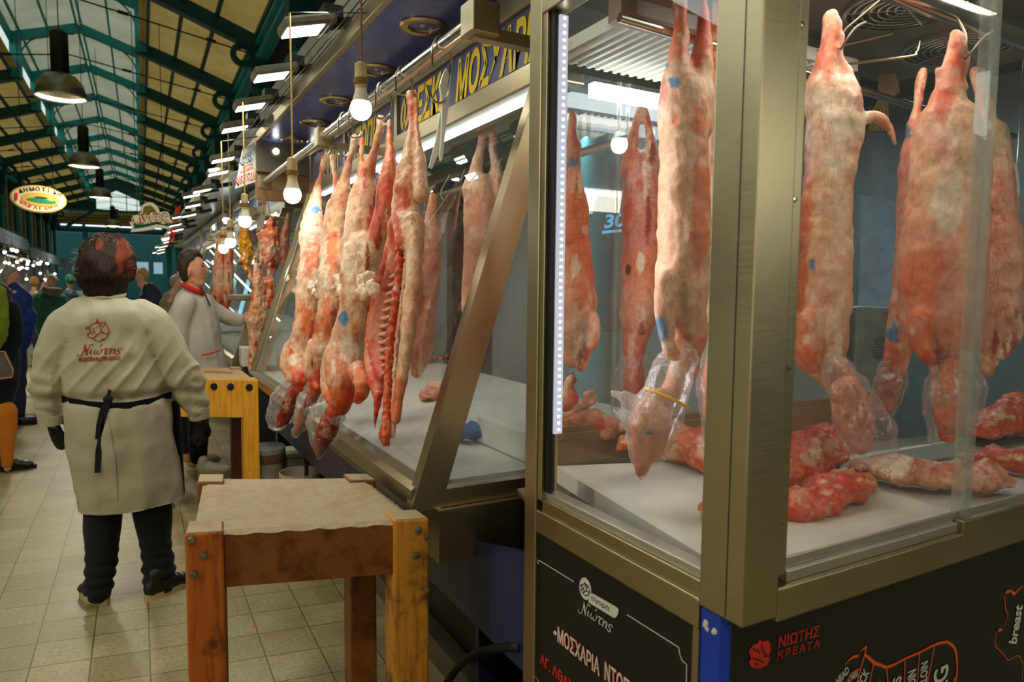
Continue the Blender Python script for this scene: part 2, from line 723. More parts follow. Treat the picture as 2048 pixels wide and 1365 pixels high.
MAT['socket'] = plain('cream_bulb_socket', lin(186, 164, 112), .55, var=.2, scale=30)
MAT['red_cord'] = plain('yellow_rubber_band', lin(232, 176, 24), .5, var=.1)

def mat_floor():
    g = G('stone_floor_tiles')
    c = g.n('ShaderNodeTexCoord').outputs['Object']
    sp = g.n('ShaderNodeSeparateXYZ', i_0=c)
    u = g.math('SUBTRACT', sp.outputs[0], g.math('MULTIPLY', sp.outputs[1], .012))
    v = g.math('ADD', sp.outputs[1], g.math('MULTIPLY', sp.outputs[0], .17))
    cv = g.n('ShaderNodeCombineXYZ', i_0=u, i_1=v)
    br = g.n('ShaderNodeTexBrick', i_Vector=cv.outputs[0], i_Scale=1.0)
    br.offset = 0.0
    br.squash = 1.0
    br.inputs['Brick Width'].default_value = .2
    br.inputs['Row Height'].default_value = .2
    br.inputs['Mortar Size'].default_value = .0032
    br.inputs['Mortar Smooth'].default_value = .3
    br.inputs['Color1'].default_value = lin(180, 168, 128)
    br.inputs['Color2'].default_value = lin(160, 148, 110)
    br.inputs['Mortar'].default_value = lin(112, 96, 58)
    n1 = g.noise(c, 2.2, 6, .6)
    n2 = g.noise(c, 60, 3)
    col = g.mix(1.0, br.outputs['Color'], g.ramp(n1, [(.3, lin(205, 196, 172)), (.7, lin(255, 255, 250))]), 'MULTIPLY')
    col = g.mix(1.0, col, g.ramp(n2, [(.35, lin(225, 222, 215)), (.65, WHT)]), 'MULTIPLY')
    sp2 = g.n('ShaderNodeTexVoronoi', i_Vector=c, i_Scale=3.1)
    spot = g.ramp(sp2.outputs['Distance'], [(.035, WHT), (.05, BLK)])
    col = g.mix(g.math('MULTIPLY', spot, .55), col, lin(196, 50, 34))
    r = g.math('ADD', g.math('MULTIPLY', n1, .25), .3)
    g.pbr(col, r, 0, .4, g.bump(br.outputs['Fac'], -.25, .004))
    return g.done()
MAT['floor'] = mat_floor()

def mat_roof(name, ca, cb, wave=18.0, axis=1, trans=.5):
    g = G(name)
    c = g.coord('Object')
    w_ = g.n('ShaderNodeTexWave', i_Vector=c, i_Scale=wave / 6.283, bands_direction='Y' if axis else 'X')
    n1 = g.noise(c, .8, 6, .6)
    col = g.ramp(n1, [(.32, ca), (.68, cb)])
    col = g.mix(.25, col, g.ramp(w_.outputs['Fac'], [(.0, lin(90, 80, 60)), (.4, WHT)]), 'MULTIPLY')
    d = g.n('ShaderNodeBsdfDiffuse', i_Color=col)
    t = g.n('ShaderNodeBsdfTranslucent', i_Color=col)
    mx = g.n('ShaderNodeMixShader', i_0=trans, i_1=d.outputs[0], i_2=t.outputs[0])
    return g.done(mx.outputs[0])
MAT['roof_ochre'] = mat_roof('ochre_roof_boards', lin(190, 150, 84), lin(214, 182, 116), 30)
MAT['roof_pale'] = mat_roof('pale_roof_sheets', lin(190, 186, 164), lin(222, 216, 200), 30)

def mat_wood(name, base, dark, streak=(14, 14, 1.2), stain=.5, dirt=None, rough=.5):
    g = G(name)
    v = g.coord('Object', streak)
    v2 = g.coord('Object')
    f = g.noise(v, 5, 6, .6)
    col = g.ramp(f, [(.25, dark), (.5, base), (.75, tuple(min(1, c * 1.15) for c in base[:3]) + (1,))])
    st = g.noise(v2, 7, 7, .65)
    col = g.mix(g.ramp(st, [(.52, BLK), (.66, (stain,) * 3 + (1,))]), col, dirt or lin(30, 18, 10))
    g.pbr(col, g.math('ADD', g.math('MULTIPLY', f, .2), rough - .1), 0, .35, g.bump(f, .12, .002))
    return g.done()
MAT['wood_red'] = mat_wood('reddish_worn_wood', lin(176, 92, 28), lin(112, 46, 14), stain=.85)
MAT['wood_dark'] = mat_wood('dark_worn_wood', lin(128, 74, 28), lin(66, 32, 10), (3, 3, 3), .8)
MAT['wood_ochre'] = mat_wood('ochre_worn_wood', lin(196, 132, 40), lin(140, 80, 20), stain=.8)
MAT['wood_yellow'] = mat_wood('yellow_varnished_wood', lin(226, 158, 34), lin(196, 120, 20), stain=.12)
MAT['wood_top'] = mat_wood('scraped_block_top', lin(168, 148, 112), lin(140, 118, 84), (9, 30, 9), .35, lin(140, 96, 66), .65)
MAT['wood_top_far'] = mat_wood('scraped_block_top_far', lin(196, 156, 104), lin(160, 116, 66), (6, 30, 9), .3, lin(120, 70, 40), .6)
MAT['wood_shadow'] = mat_wood('shaded_block_wood', lin(96, 52, 22), lin(60, 30, 12), stain=.5)  # darker copy of the yellow wood, shade painted into the back legs

# meat: colours of the tissues
PAL = dict(f=lin(234, 192, 150), c=lin(242, 222, 188), p=lin(230, 162, 122), r=lin(216, 80, 26), o=lin(232, 126, 58), m=lin(226, 126, 70),
           d=lin(158, 46, 16), b=lin(8, 132, 176), y=lin(214, 168, 90), g=lin(184, 162, 116), k=lin(30, 22, 22), n=lin(232, 182, 140), v=lin(216, 150, 124))

def mat_meat(name, red=.35, cream=.35, scale=1.0, streak=(26, 26, 5), rough=.38):
    g = G(name)
    at_ = g.n('ShaderNodeAttribute', attribute_name='tint')
    v = g.coord('Object', streak)
    v2 = g.coord('Object')
    f1 = g.noise(v, 2.2 * scale, 7, .65)
    f2 = g.noise(v2, 16 * scale, 6, .6)
    f3 = g.noise(v2, 70 * scale, 4, .6)
    col = at_.outputs['Color']
    f0 = g.noise(g.coord('Object', (1, 1, .55)), 9 * scale, 8, .62)
    fv = g.noise(g.coord('Object', (1, 1, .4)), 13 * scale, 5, .6)
    darker = g.mix(1.0, col, lin(230, 120, 80), 'MULTIPLY')
    col = g.mix(g.ramp(f0, [(.5, BLK), (.55, (.75 * red + .15,) * 3 + (1,))]), col, g.mix(1.0, col, lin(238, 158, 116), 'MULTIPLY'))
    vein = g.ramp(g.math('ABSOLUTE', g.math('SUBTRACT', fv, .5)), [(.004, (red * 1.3,) * 3 + (1,)), (.016, BLK)])
    col = g.mix(vein, col, lin(176, 52, 36))
    lighter = g.mix(.6, col, lin(244, 224, 202))
    col = g.mix(g.ramp(f1, [(.5, BLK), (.64, (red,) * 3 + (1,))]), col, darker)
    col = g.mix(g.ramp(f2, [(.54, BLK), (.68, (cream,) * 3 + (1,))]), col, lighter)
    col = g.mix(g.ramp(f2, [(.28, (red * .8,) * 3 + (1,)), (.4, BLK)]), col, darker)
    col = g.mix(.35, col, g.ramp(f3, [(.35, lin(190, 170, 165)), (.6, WHT)]), 'MULTIPLY')
    h = g.math('ADD', g.math('MULTIPLY', f2, .6), g.math('MULTIPLY', f1, .5))
    h = g.math('ADD', h, g.math('MULTIPLY', f0, .3))
    g.pbr(col, g.math('ADD', g.math('MULTIPLY', f3, .3), rough - .12), 0, .45, g.bump(h, .7, .008),
          Subsurface_Weight=.08, Subsurface_Radius=(.02, .008, .005), Subsurface_Scale=.3)
    return g.done()
MAT['meat'] = mat_meat('raw_lamb')
MAT['meat_pale'] = mat_meat('raw_lamb_pale', .22, .4)
MAT['beef'] = mat_meat('raw_beef', .5, .65, 1.3, (14, 14, 8), .3)

def mat_bag(name, op=.28, red=0.0):
    g = G(name)
    v = g.coord('Object')
    f = g.noise(v, 26, 5, .6)
    tr = g.n('ShaderNodeBsdfTransparent', i_Color=(.95, .94, .92, 1))
    gl = g.n('ShaderNodeBsdfGlossy', i_Color=WHT, i_Roughness=.12)
    df = g.n('ShaderNodeBsdfDiffuse', i_Color=(.86, .8, .74, 1))
    tl = g.n('ShaderNodeBsdfTranslucent', i_Color=(.86, .8, .74, 1))
    hz = g.n('ShaderNodeMixShader', i_0=.5, i_1=df.outputs[0], i_2=tl.outputs[0])
    nm = g.bump(f, .6, .01)
    for nd in (gl, df):
        g.nt.links.new(nm, nd.inputs['Normal'])
    lw = g.n('ShaderNodeLayerWeight', i_Blend=.35)
    a = g.n('ShaderNodeMixShader', i_0=g.math('ADD', g.math('MULTIPLY', f, op), g.math('MULTIPLY', lw.outputs['Facing'], .22)), i_1=tr.outputs[0], i_2=hz.outputs[0])
    b = g.n('ShaderNodeMixShader', i_0=g.math('ADD', g.math('MULTIPLY', lw.outputs['Fresnel'], .22), .04), i_1=a.outputs[0], i_2=gl.outputs[0])
    return g.done(b.outputs[0])
MAT['bag'] = mat_bag('clear_plastic_bag', .2)
MAT['bag_milky'] = mat_bag('milky_plastic_bag', .36)

def mat_cloth(name, col, var=.12, scale=6, weave=220, bump=.15, rough=.85):
    g = G(name)
    v = g.coord('Object')
    f = g.noise(v, scale, 5, .6)
    wv = g.noise(v, weave, 2)
    c = g.ramp(f, [(.3, tuple(x * (1 - var) for x in col[:3]) + (1,)), (.7, tuple(min(1, x * (1 + var * .5)) for x in col[:3]) + (1,))])
    c = g.mix(.25, c, g.ramp(wv, [(.35, lin(190, 190, 185)), (.65, WHT)]), 'MULTIPLY')
    g.pbr(c, rough, 0, .2, g.bump(g.math('ADD', f, g.math('MULTIPLY', wv, .15)), bump, .02), Sheen_Weight=.1)
    return g.done()
MAT['coat'] = mat_cloth('off_white_coat_cotton', lin(172, 163, 134))
MAT['coat_far'] = mat_cloth('grey_white_coat_cotton', lin(196, 190, 172))
MAT['trousers'] = mat_cloth('black_trouser_cloth', lin(24, 25, 27))
MAT['apron_black'] = mat_cloth('black_apron_cloth', lin(22, 26, 28))
MAT['glove'] = plain('black_nitrile_glove', lin(18, 18, 20), .35, var=.2)
MAT['skin'] = plain('skin', lin(214, 150, 116), .5, var=.08, scale=20)
MAT['red_collar'] = mat_cloth('red_collar_cloth', lin(214, 44, 26))
MAT['blue_jacket'] = mat_cloth('blue_jacket_nylon', lin(22, 54, 128), .25, 5, bump=.4, rough=.5)
MAT['green_jacket'] = mat_cloth('green_puffer_nylon', lin(24, 88, 66), .25, 5, bump=.4, rough=.5)
MAT['navy_jacket'] = mat_cloth('dark_quilted_nylon', lin(34, 52, 66), .25, 5, bump=.4, rough=.5)
MAT['olive_cloth'] = mat_cloth('olive_green_shawl', lin(122, 132, 24), .25, 8, bump=.4)
MAT['orange_tights'] = mat_cloth('orange_tights', lin(222, 128, 34), .12)
MAT['jeans'] = mat_cloth('dark_blue_jeans', lin(34, 44, 66))
MAT['brown_hat'] = mat_cloth('brown_wool_hat', lin(140, 98, 48))
MAT['khaki'] = mat_cloth('khaki_cloth', lin(140, 128, 96))
MAT['leather'] = plain('black_leather', lin(22, 21, 20), .35, var=.2)
MAT['sole'] = plain('tan_shoe_sole', lin(190, 166, 116), .7, var=.15)
MAT['shoe_white'] = plain('white_trainer', lin(206, 200, 178), .6, var=.1)
MAT['tan_leather'] = plain('tan_leather_bag', lin(176, 120, 70), .5, var=.15)

def mat_hair(name, a, b, hl):
    g = G(name)
    v = g.coord('Object', (60, 60, 7))
    v2 = g.coord('Object')
    f = g.noise(v, 2.5, 6, .6)
    big = g.noise(v2, 9, 3)
    c = g.ramp(f, [(.3, a), (.7, b)])
    at_ = g.n('ShaderNodeAttribute', attribute_name='tint')
    c = g.mix(at_.outputs['Fac'], c, g.mix(f, hl, b))
    g.pbr(c, .6, 0, .12, g.bump(f, .8, .01))
    return g.done()
MAT['hair_dark'] = mat_hair('dark_brown_hair', lin(16, 11, 8), lin(52, 34, 22), lin(126, 46, 8))
MAT['hair_brown'] = plain('short_brown_hair', lin(58, 42, 30), .6, var=.4, scale=60, bump=.6)
MAT['hair_grey'] = plain('short_grey_hair', lin(150, 142, 128), .6, var=.3, scale=60, bump=.6)
MAT['hair_sandy'] = plain('short_sandy_hair', lin(170, 138, 92), .6, var=.3, scale=60, bump=.6)
# ------------------------------------------------------------------ the market hall
XC = -1.40            # hall axis
LH = 1.57             # half width of the lantern
ZL, ZT, ZA = 7.42, 8.55, 9.02   # lantern foot, lantern eave, ridge
XR, XL, ZE = 2.40, -5.24, 6.72  # outer eaves
Y0, Y1 = -6.0, 58.0
TRUSS_Y = [11.9 + 4.2 * k for k in range(-4, 12)]

b = MB()
b.poly([(-12, Y0, 0), (9, Y0, 0), (9, Y1 + 20, 0), (-12, Y1 + 20, 0)])
fl = b.build('floor', MAT['floor'])
tag(fl, kind='structure')

def roof_slab(name, a, c, m, t=.05):
    """board slab between the lines a=(x,z) and c=(x,z) along the hall"""
    b = MB()
    b.poly([(a[0], Y0, a[1]), (c[0], Y0, c[1]), (c[0], Y1, c[1]), (a[0], Y1, a[1])])
    o = b.build(name, m)
    tag(o, kind='structure')
    return o
ceil_r = roof_slab('ceiling', (XC + LH - .05, ZL + .16), (XR + .3, ZE + .06), MAT['roof_ochre'])
roof_slab('ceiling', (XC - LH + .05, ZL + .16), (XL - .3, ZE + .06), MAT['roof_ochre'])
roof_slab('ceiling', (XC, ZA + .12), (XC + LH + .25, ZT + .05), MAT['roof_pale'])
roof_slab('ceiling', (XC, ZA + .12), (XC - LH - .25, ZT + .05), MAT['roof_pale'])

# purlins under the boards and the long beams on the columns
def long_bar(name, x, z, wx, wz, m, y0=Y0, y1=Y1):
    b = MB()
    b.box((x - wx / 2, y0, z - wz / 2), (x + wx / 2, y1, z + wz / 2))
    o = b.build(name, m)
    tag(o, kind='structure')
    return o
for sgn in (1, -1):
    for t in (.06, .34, .62, .97):
        x = XC + sgn * (LH + t * (XR - XC - LH))
        z = ZL + .10 + t * (ZE - ZL)
        long_bar('trim_1', x, z, .07, .10, MAT['teal_dark'])
    for t in (.04, .5, .93):
        x = XC + sgn * LH * t
        z = ZA + .06 + t * (ZT - ZA)
        long_bar('trim_2', x, z, .05, .08, MAT['teal'])
    # board closing the lantern wall below its open slot
    xs = XC + sgn * (LH + .10)
    b = MB()
    b.box((xs - .02, Y0, ZL + .1), (xs + .02, Y1, ZL + .42))
    tag(b.build('wall_lantern', MAT['signboard_cream']), kind='structure')
    b = MB()
    b.box((xs - .02, Y0, ZT - .3), (xs + .02, Y1, ZT + .05))
    tag(b.build('wall_lantern', MAT['teal']), kind='structure')
    # eaves beam carried by the columns, pierced apron below the truss ends
    xe = XR + .02 if sgn > 0 else XL - .02
    b = MB()
    b.box((xe - .12, Y0, 6.28), (xe + .12, Y1, 6.36))
    b.box((xe - .03, Y0, 6.36), (xe + .03, Y1, 6.66))
    b.box((xe - .12, Y0, 6.60), (xe + .12, Y1, 6.68))
    tag(b.build('trim_3', MAT['teal']), kind='structure')

ordinal = ['first', 'second', 'third', 'fourth', 'fifth', 'sixth', 'seventh', 'eighth', 'ninth', 'tenth', 'eleventh', 'twelfth', 'thirteenth', 'fourteenth', 'fifteenth', 'sixteenth', 'seventeenth']

def make_truss(Y, lab):
    root = thing('roof_truss', lab, 'roof truss', (XC, Y, ZE), 'iron trusses of the market roof')
    for sgn in (1, -1):
        xl = XC + sgn * LH
        xe = XR - .02 if sgn > 0 else XL + .02
        b = MB()
        b.bar((xl - sgn * .1, Y, ZL + .04), (xe, Y, ZE - .08), .14, .32)
        b.bar((xl - sgn * .1, Y, ZL - .12), (xe, Y, ZE - .24), .24, .03)
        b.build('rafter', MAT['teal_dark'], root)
        b = MB()
        b.box((xl - .13, Y - .16, ZL - .12), (xl + .13, Y + .16, ZT + .02))
        b.build('lantern_post', MAT['teal'], root)
        b = MB()
        b.bar((xl, Y, ZT - .08), (XC, Y, ZA - .04), .2, .24)
        b.build('lantern_rafter', MAT['teal'], root)
        b = MB()          # curved brace under the lantern
        pts = [(XC + sgn * LH * (math.sin(a)), Y, ZL + .25 + 1.15 * math.cos(a)) for a in [PI / 2 * k / 10 for k in range(1, 11)]]
        pts = [(XC + sgn * (LH - .1) * (1 - (1 - math.sin(PI / 2 * k / 10)) * .9), Y, ZL + .45 + .9 * math.cos(PI / 2 * k / 10)) for k in range(11)]
        b.tube(pts, .022, 6)
        b.build('brace', MAT['teal'], root)
        b = MB()          # ring in the haunch beside the column
        xr_ = xe - sgn * .33
        b.lathe([(.135, -.06), (.25, -.06), (.25, .06), (.135, .06), (.135, -.06)], (xr_, Y, ZE - .34), 20, (0, 1, 0), cap=False)
        b.build('ring', MAT['teal_dark'], root, smooth=True)
    b = MB()              # tie rod with turnbuckles
    b.tube([(XL + .1, Y, 6.42), (XC, Y, 7.02), (XR - .1, Y, 6.42)], .016, 6)
    for t in (.3, .72):
        for sgn, xe in ((1, XR), (-1, XL)):
            p = V((XC, Y, 7.02)).lerp(V((xe, Y, 6.42)), t)
            q = V((XC, Y, 7.02)).lerp(V((xe, Y, 6.42)), t + .05)
            b.tube([p, q], .035, 6)
    b.build('tie_rod', MAT['dark'], root)
    return root

def make_column(x, y, lab):
    root = thing('iron_column', lab, 'column', (x, y, 0), 'cast iron columns behind the stalls')
    b = MB()
    b.lathe([(.2, 0), (.2, .3), (.16, .34), (.115, .42), (.105, 4.9), (.13, 4.93), (.13, 5.0), (.105, 5.03), (.115, 5.16), (.15, 5.2), (.15, 5.26)], (x, y, 0), 16)
    b.build('shaft', MAT['teal'], root, smooth=True)
    b = MB()
    b.lathe([(.11, 5.26), (.13, 5.4), (.2, 5.62), (.24, 5.66)], (x, y, 0), 16)
    b.box((x - .22, y - .22, 5.66), (x + .22, y + .22, 6.28))
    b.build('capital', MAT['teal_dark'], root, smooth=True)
    return root

for i, Y in enumerate(TRUSS_Y):
    k = i - 4
    if k < 0:
        nm = 'iron roof truss overhead near the camera, %s before the first ring seen' % ordinal[-k - 1]
    else:
        nm = '%s teal iron roof truss down the hall, with ring haunches' % ordinal[k]
    make_truss(Y, nm)
    if Y > 3:
        make_column(XR + .02, Y, '%s teal iron column above the right butcher stalls' % ordinal[max(k, 0)] if k >= 0 else 'teal iron column hidden behind the near right stalls, %s' % ordinal[-k])
        make_column(XL - .02, Y, '%s teal iron column along the left side of the hall' % ordinal[k + 4])

# left side wall behind the columns: pale piers and dark openings
b = MB()
b.box((-8.6, Y0, 0), (-8.4, Y1, 7.2))
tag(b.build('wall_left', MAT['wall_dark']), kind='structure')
b = MB()
y = 9.0
while y < 61:
    b.box((-5.6, y, 2.9), (-5.45, y + .55, 6.3))
    y += 1.4
tag(b.build('wall_left_piers', plain('pale_piers', lin(150, 146, 122), .8)), kind='structure')
b = MB()
b.box((-5.85, 9, 2.9), (-5.7, Y1, 6.3))
tag(b.build('wall_left_louvres', MAT['dark']), kind='structure')
b = MB()
b.box((-8.6, Y0 - .2, 0), (6.7, Y0, 9.3))
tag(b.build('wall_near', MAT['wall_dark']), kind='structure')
# right wall well behind the stalls
b = MB()
b.box((6.6, Y0, 0), (6.75, Y1, 7.2))
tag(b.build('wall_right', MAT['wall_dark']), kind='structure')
for x0, x1 in ((2.7, 6.7), (-8.5, -5.5)):
    b = MB()
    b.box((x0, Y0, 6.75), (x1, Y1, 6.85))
    tag(b.build('ceiling_aisle', MAT['wall_dark']), kind='structure')

# far gable: dark wall pieces around the open five-sided window, the lower cross nave beyond
GY = Y1
wl, wr, wz0, wz1, wza = -2.68, .10, 6.80, 7.56, 8.24
mw = MAT['teal_dark']
b = MB()
d = (0, .25, 0)
b.prism([(-5.6, GY, 6.72), (wl, GY, 6.72), (wl, GY, wz1), (XC - LH - .2, GY, ZL + .3), (-5.6, GY, 6.8)], d)
b.prism([(wl, GY, wz1), ((wl + wr) / 2 - .12, GY, wza), ((wl + wr) / 2 - .12, GY, ZA + .2), (XC - LH - .2, GY, ZT), (XC - LH - .2, GY, ZL + .3)], d)
b.prism([((wl + wr) / 2 - .12, GY, wza), (wr, GY, wz1), (XC + LH + .2, GY, ZL + .3), (XC + LH + .2, GY, ZT), ((wl + wr) / 2 - .12, GY, ZA + .2)], d)
b.prism([(wr, GY, wz1), (wr, GY, 6.72), (2.9, GY, 6.72), (2.9, GY, 6.8), (XC + LH + .2, GY, ZL + .3)], d)
b.prism([(wl, GY, 6.72), (wr, GY, 6.72), (wr, GY, wz0), (wl, GY, wz0)], d)
tag(b.build('wall_far', mw), kind='structure')
# mullions of the far window
b = MB()
for x in (wl + .9, wl + 1.9):
    b.box((x - .03, GY + .1, wz0), (x + .03, GY + .16, 8.3))
b.box((wl, GY + .1, 7.75), (wr, GY + .16, 7.8))
tag(b.build('window_1', MAT['teal']), kind='structure')
# cross nave beyond: sloping ochre boards on dark beams, a strip of daylight, deep beam
b = MB()
for k in range(4):
    z0 = 5.75 + k * .26
    b.box((-5.4, GY + .3 + .3 * k, z0), (3.2, GY + .36 + .3 * k, z0 + .17))
tag(b.build('ceiling_cross_nave', MAT['roof_ochre']), kind='structure')
b = MB()
b.box((-5.5, GY + .25, 5.15), (3.3, GY + .5, 5.55))
b.box((-8, GY + 2.0, 5.5), (6.6, GY + 2.1, 7.0))
for k in range(4):
    b.box((-5.4, GY + .2 + .3 * k, 5.66 + k * .26), (3.2, GY + .34 + .3 * k, 5.74 + k * .26))
b.bar((-4.5, GY - .05, 5.5), (-2.7, GY - .05, 6.8), .12, .2)
b.bar((1.7, GY - .05, 5.5), (.4, GY - .05, 6.8), .12, .2)
b.box((-1.5, GY - .1, 5.5), (-1.3, GY, 6.9))
tag(b.build('wall_far_beam', MAT['teal_dark']), kind='structure')
b = MB()
for x0, x1 in ((-4.9, -3.6), (-3.4, -2.1), (-1.9, -.4), (-.2, 1.7)):
    b.box((x0, GY + .1, 5.58), (x1, GY + .16, 5.68))
tag(b.build('window_2', emit('daylight_strip', (.85, 1, .95, 1), 1.4)), kind='structure')
b = MB()
b.box((-8, GY + 14, 0), (6.6, GY + 14.2, 6.0))
tag(b.build('wall_end', MAT['teal_dark']), kind='structure')
b = MB()
for x in (-3.4, 1.9, 2.6):
    b.box((x - .18, GY - .2, 0), (x + .18, GY + .2, 5.2))
tag(b.build('wall_far_piers', MAT['teal']), kind='structure')
b = MB()
for x0, x1, z0, z1 in ((-4.4, -3.7, 2.2, 3.2), (1.0, 1.7, 2.4, 3.4), (2.9, 3.6, 2.3, 3.2), (-2.6, -1.5, 2.6, 3.3), (-.9, .6, 2.5, 3.4)):
    b.box((x0, GY + 10, z0), (x1, GY + 10.1, z1))
tag(b.build('window_3', emit('far_daylight', (.55, .8, .9, 1), .5)), kind='structure')

# hanging industrial lamps along the axis
def dome_lamp(y, z, lab, power=150.0, x=-1.10):
    root = thing('pendant_lamp', lab, 'hanging lamp', (x, y, z), 'industrial lamps hung along the hall')
    b = MB()
    b.tube([(x, y, 9.12), (x, y, z + .95)], .008, 6)
    b.build('cable', MAT['black'], root)
    b = MB()
    b.lathe([(.02, .98), (.1, .92), (.115, .9), (.115, .36), (.10, .32)], (x, y, z), 16)
    b.build('ballast_box', MAT['black'], root, smooth=True)
    b = MB()
    pr = [(.11, .34), (.2, .30), (.28, .2), (.315, .08), (.325, 0)]
    b.lathe(pr + [(r - .012, h) for r, h in pr[::-1]], (x, y, z), 24, cap=False)
    b.build('lamp_shade', plain('grey_metal_shade', lin(150, 148, 130), .28, .7), root, smooth=True)
    b = MB()
    b.torus((x, y, z + .005), .32, .014)
    b.build('rim', MAT['steel_bright'], root, smooth=True)
    if power:
        area_lamp('lamp_light', (x, y, z + .06), .5, power, (1, .92, .74), parent=root)
    return root
dome_lamp(12.0, 4.12, 'hanging dome lamp nearest the camera, top left', x=-.94)
dome_lamp(19.2, 4.2, 'hanging dome lamp in the middle of the row, before the ridge')
dome_lamp(26.5, 4.28, 'small far hanging dome lamp left of the bright gable window')
dome_lamp(4.9, 4.9, 'hanging dome lamp out of view above the aproned woman', 36)
dome_lamp(-2.2, 4.9, 'hanging dome lamp out of view behind the camera', 60)
dome_lamp(38, 4.2, 'farthest hanging dome lamp down the hall', 220)

# the hall stands at a slight angle to the row of stalls
_rot = Matrix.Rotation(R(-0.9), 4, 'Z')
for o in list(COL.objects):
    if o.parent is None and o.type in ('MESH', 'EMPTY') and o.name != 'floor':
        o.matrix_basis = _rot @ o.matrix_basis
# ------------------------------------------------------------------ long slanted display of the near butcher stall
SY0, SY1 = 1.86, 5.02
def slant(z):                       # x of the sloping front glass at height z
    return .735 + .3245 * (z - .83)

def slanted_display(y0, y1, lab, near=False, xoff=0.0):
    root = thing('display_counter', lab, 'display counter', (.73 + xoff, y0, 0), 'sloping glass butcher displays')
    O = lambda x, y, z: (x + xoff, y, z)
    zt = 2.10
    b = MB()      # base cupboard
    b.box(O(.90, y0, .42), O(2.2, y1, .70), bevel=.004)
    if near:
        b.prism([O(.90, 1.49, .42), O(.90, y0, .42), O(.90, y0, .67), O(.90, 1.49, .76)], (.02, 0, 0))
        b.box(O(.92, y0 - .02, .1), O(1.3, y0, .64))
    b.build('base_panel', MAT['navy'], root)
    b = MB()
    b.box(O(1.06, y0, .1), O(2.1, y1, .42))
    b.build('recess', MAT['black'], root)
    b = MB()
    b.box(O(.99, y0 - .2, .0), O(1.04, y1, .10))
    b.build('kick_strip', MAT['steel_dark'], root)
    b = MB()      # lip / gutter under the glass
    b.prism([O(.715, y0 + .02, .80), O(.715, y0 + .02, .85), O(.735, y0 + .02, .865), O(.80, y0 + .02, .852), O(.80, y0 + .02, .80)], (0, y1 - y0 - .04, 0))
    b.build('front_lip', MAT['steel'], root)
    b = MB()
    b.box(O(.80, y0 + .03, .70), O(2.2, y1, .80))
    b.build('under_tray', MAT['steel_dark'], root)
    b = MB()      # cutting deck
    b.box(O(.80, y0 + .06, .80), O(2.15, y1 - .04, .855))
    b.build('deck', MAT['deck'], root)
    # end frames
    for yy, s in ((y0, 1), (y1 - .05, 1)):
        b = MB()
        xa, xb = slant(.80), slant(zt)
        b.prism([O(xa - .02, yy, .79), O(xa + .075, yy, .79), O(xb + .075, yy, zt), O(xb - .02, yy, zt)], (0, .05, 0))
        b.box(O(xa + .07, yy + .003, .792), O(2.2, yy + .048, .845))
        b.build('end_frame', MAT['steel'], root)
        b = MB()
        b.poly([O(xa + .07, yy + .025, .845), O(2.2, yy + .025, .845), O(2.2, yy + .025, zt), O(xb + .07, yy + .025, zt)])
        b.build('end_glass', MAT['glass_end'], root)
    # rounded edge rod on the near frame
    b = MB()
    b.tube([O(slant(.86) + .012, y0 + .075, .86), O(slant(zt) + .012, y0 + .075, zt)], .012, 8)
    b.tube([O(slant(.86) + .012, y1 - .075, .86), O(slant(zt) + .012, y1 - .075, zt)], .012, 8)
    b.build('glass_edge_rod', MAT['steel_bright'], root, smooth=True)
    b = MB()
    b.poly([O(slant(.86), y0 + .05, .86), O(slant(.86), y1 - .05, .86), O(slant(zt), y1 - .05, zt), O(slant(zt), y0 + .05, zt)])
    b.build('front_glass', MAT['glass_front'], root)
    b = MB()      # head rail and sign band
    b.box(O(1.145, y0, 2.10), O(1.30, y1, 2.175), bevel=.006)
    b.box(O(1.145, y0, 2.36), O(1.30, y1, 2.44), bevel=.006)
    for yy in (y0, y0 + 1.35, y0 + 2.25, y1 - .04):
        b.box(O(1.15, yy, 2.17), O(1.22, yy + .04, 2.37))
    b.build('head_rail', MAT['steel'], root)
    b = MB()
    b.box(O(1.165, y0 + .02, 2.175), O(1.20, y1 - .02, 2.36))
    b.build('sign_band', plain('dull_blue_sign_band', lin(74, 80, 118), .4, var=.1), root)
    b = MB()      # lamp inside along the head
    b.box(O(1.21, y0 + .12, 2.085), O(1.228, y1 - .1, 2.10))
    b.build('strip_light', MAT['tube'], root)
    b = MB()      # back of the stall interior
    b.box(O(2.62, y0, .0), O(2.68, y1, 2.5))
    b.build('back_panel', MAT['wall_pale'], root)
    b = MB()
    b.box(O(1.2, y0, 2.44), O(2.68, y1, 2.49))
    b.build('inner_ceiling', MAT['grey'], root)
    b = MB()
    b.tube([O(1.62, y0 + .05, 2.0), O(1.62, y1 - .05, 2.0)], .018, 8)
    b.build('inner_rail', MAT['steel_bright'], root, smooth=True)
    return root

D1 = slanted_display(SY0, SY1, 'near sloping glass meat display with yellow lettered blue sign band', near=True)
def sign_word(s, ya, yb, root, h=.145, z=2.192, x=1.162, m='yellow_print'):
    me = text_mesh(s, 1.0, bold=.035, shear=.3)
    P = verts_np(me)
    me.transform(Matrix.Translation((-P[:, 0].min(), 0, 0)))
    me.transform(Matrix.Diagonal(((ya - yb) / (P[:, 0].max() - P[:, 0].min()), h / .73, 1, 1)))
    me.transform(root_matrix(root).inverted() @ basis(V((x, ya, z)), (0, -1, 0), (0, 0, 1)))
    me.materials.append(MAT[m])
    return put('lettering', me, root)
sign_word('ΜΟΣΧΑΡΙΑ', 2.56, 1.90, D1)
sign_word('ΦΡΕΣΚΑ', 3.19, 2.64, D1)
sign_word('ΝΤΟΠΙΑ', 4.03, 3.50, D1)
sign_word('ΑΡΝΙΑ', 4.80, 4.30, D1)
# lamps of the display interior
area_lamp('display_light', (1.25, 3.4, 2.06), .02, 9, (.95, .97, 1), (.25, 0, -1), size_y=2.9, parent=D1)
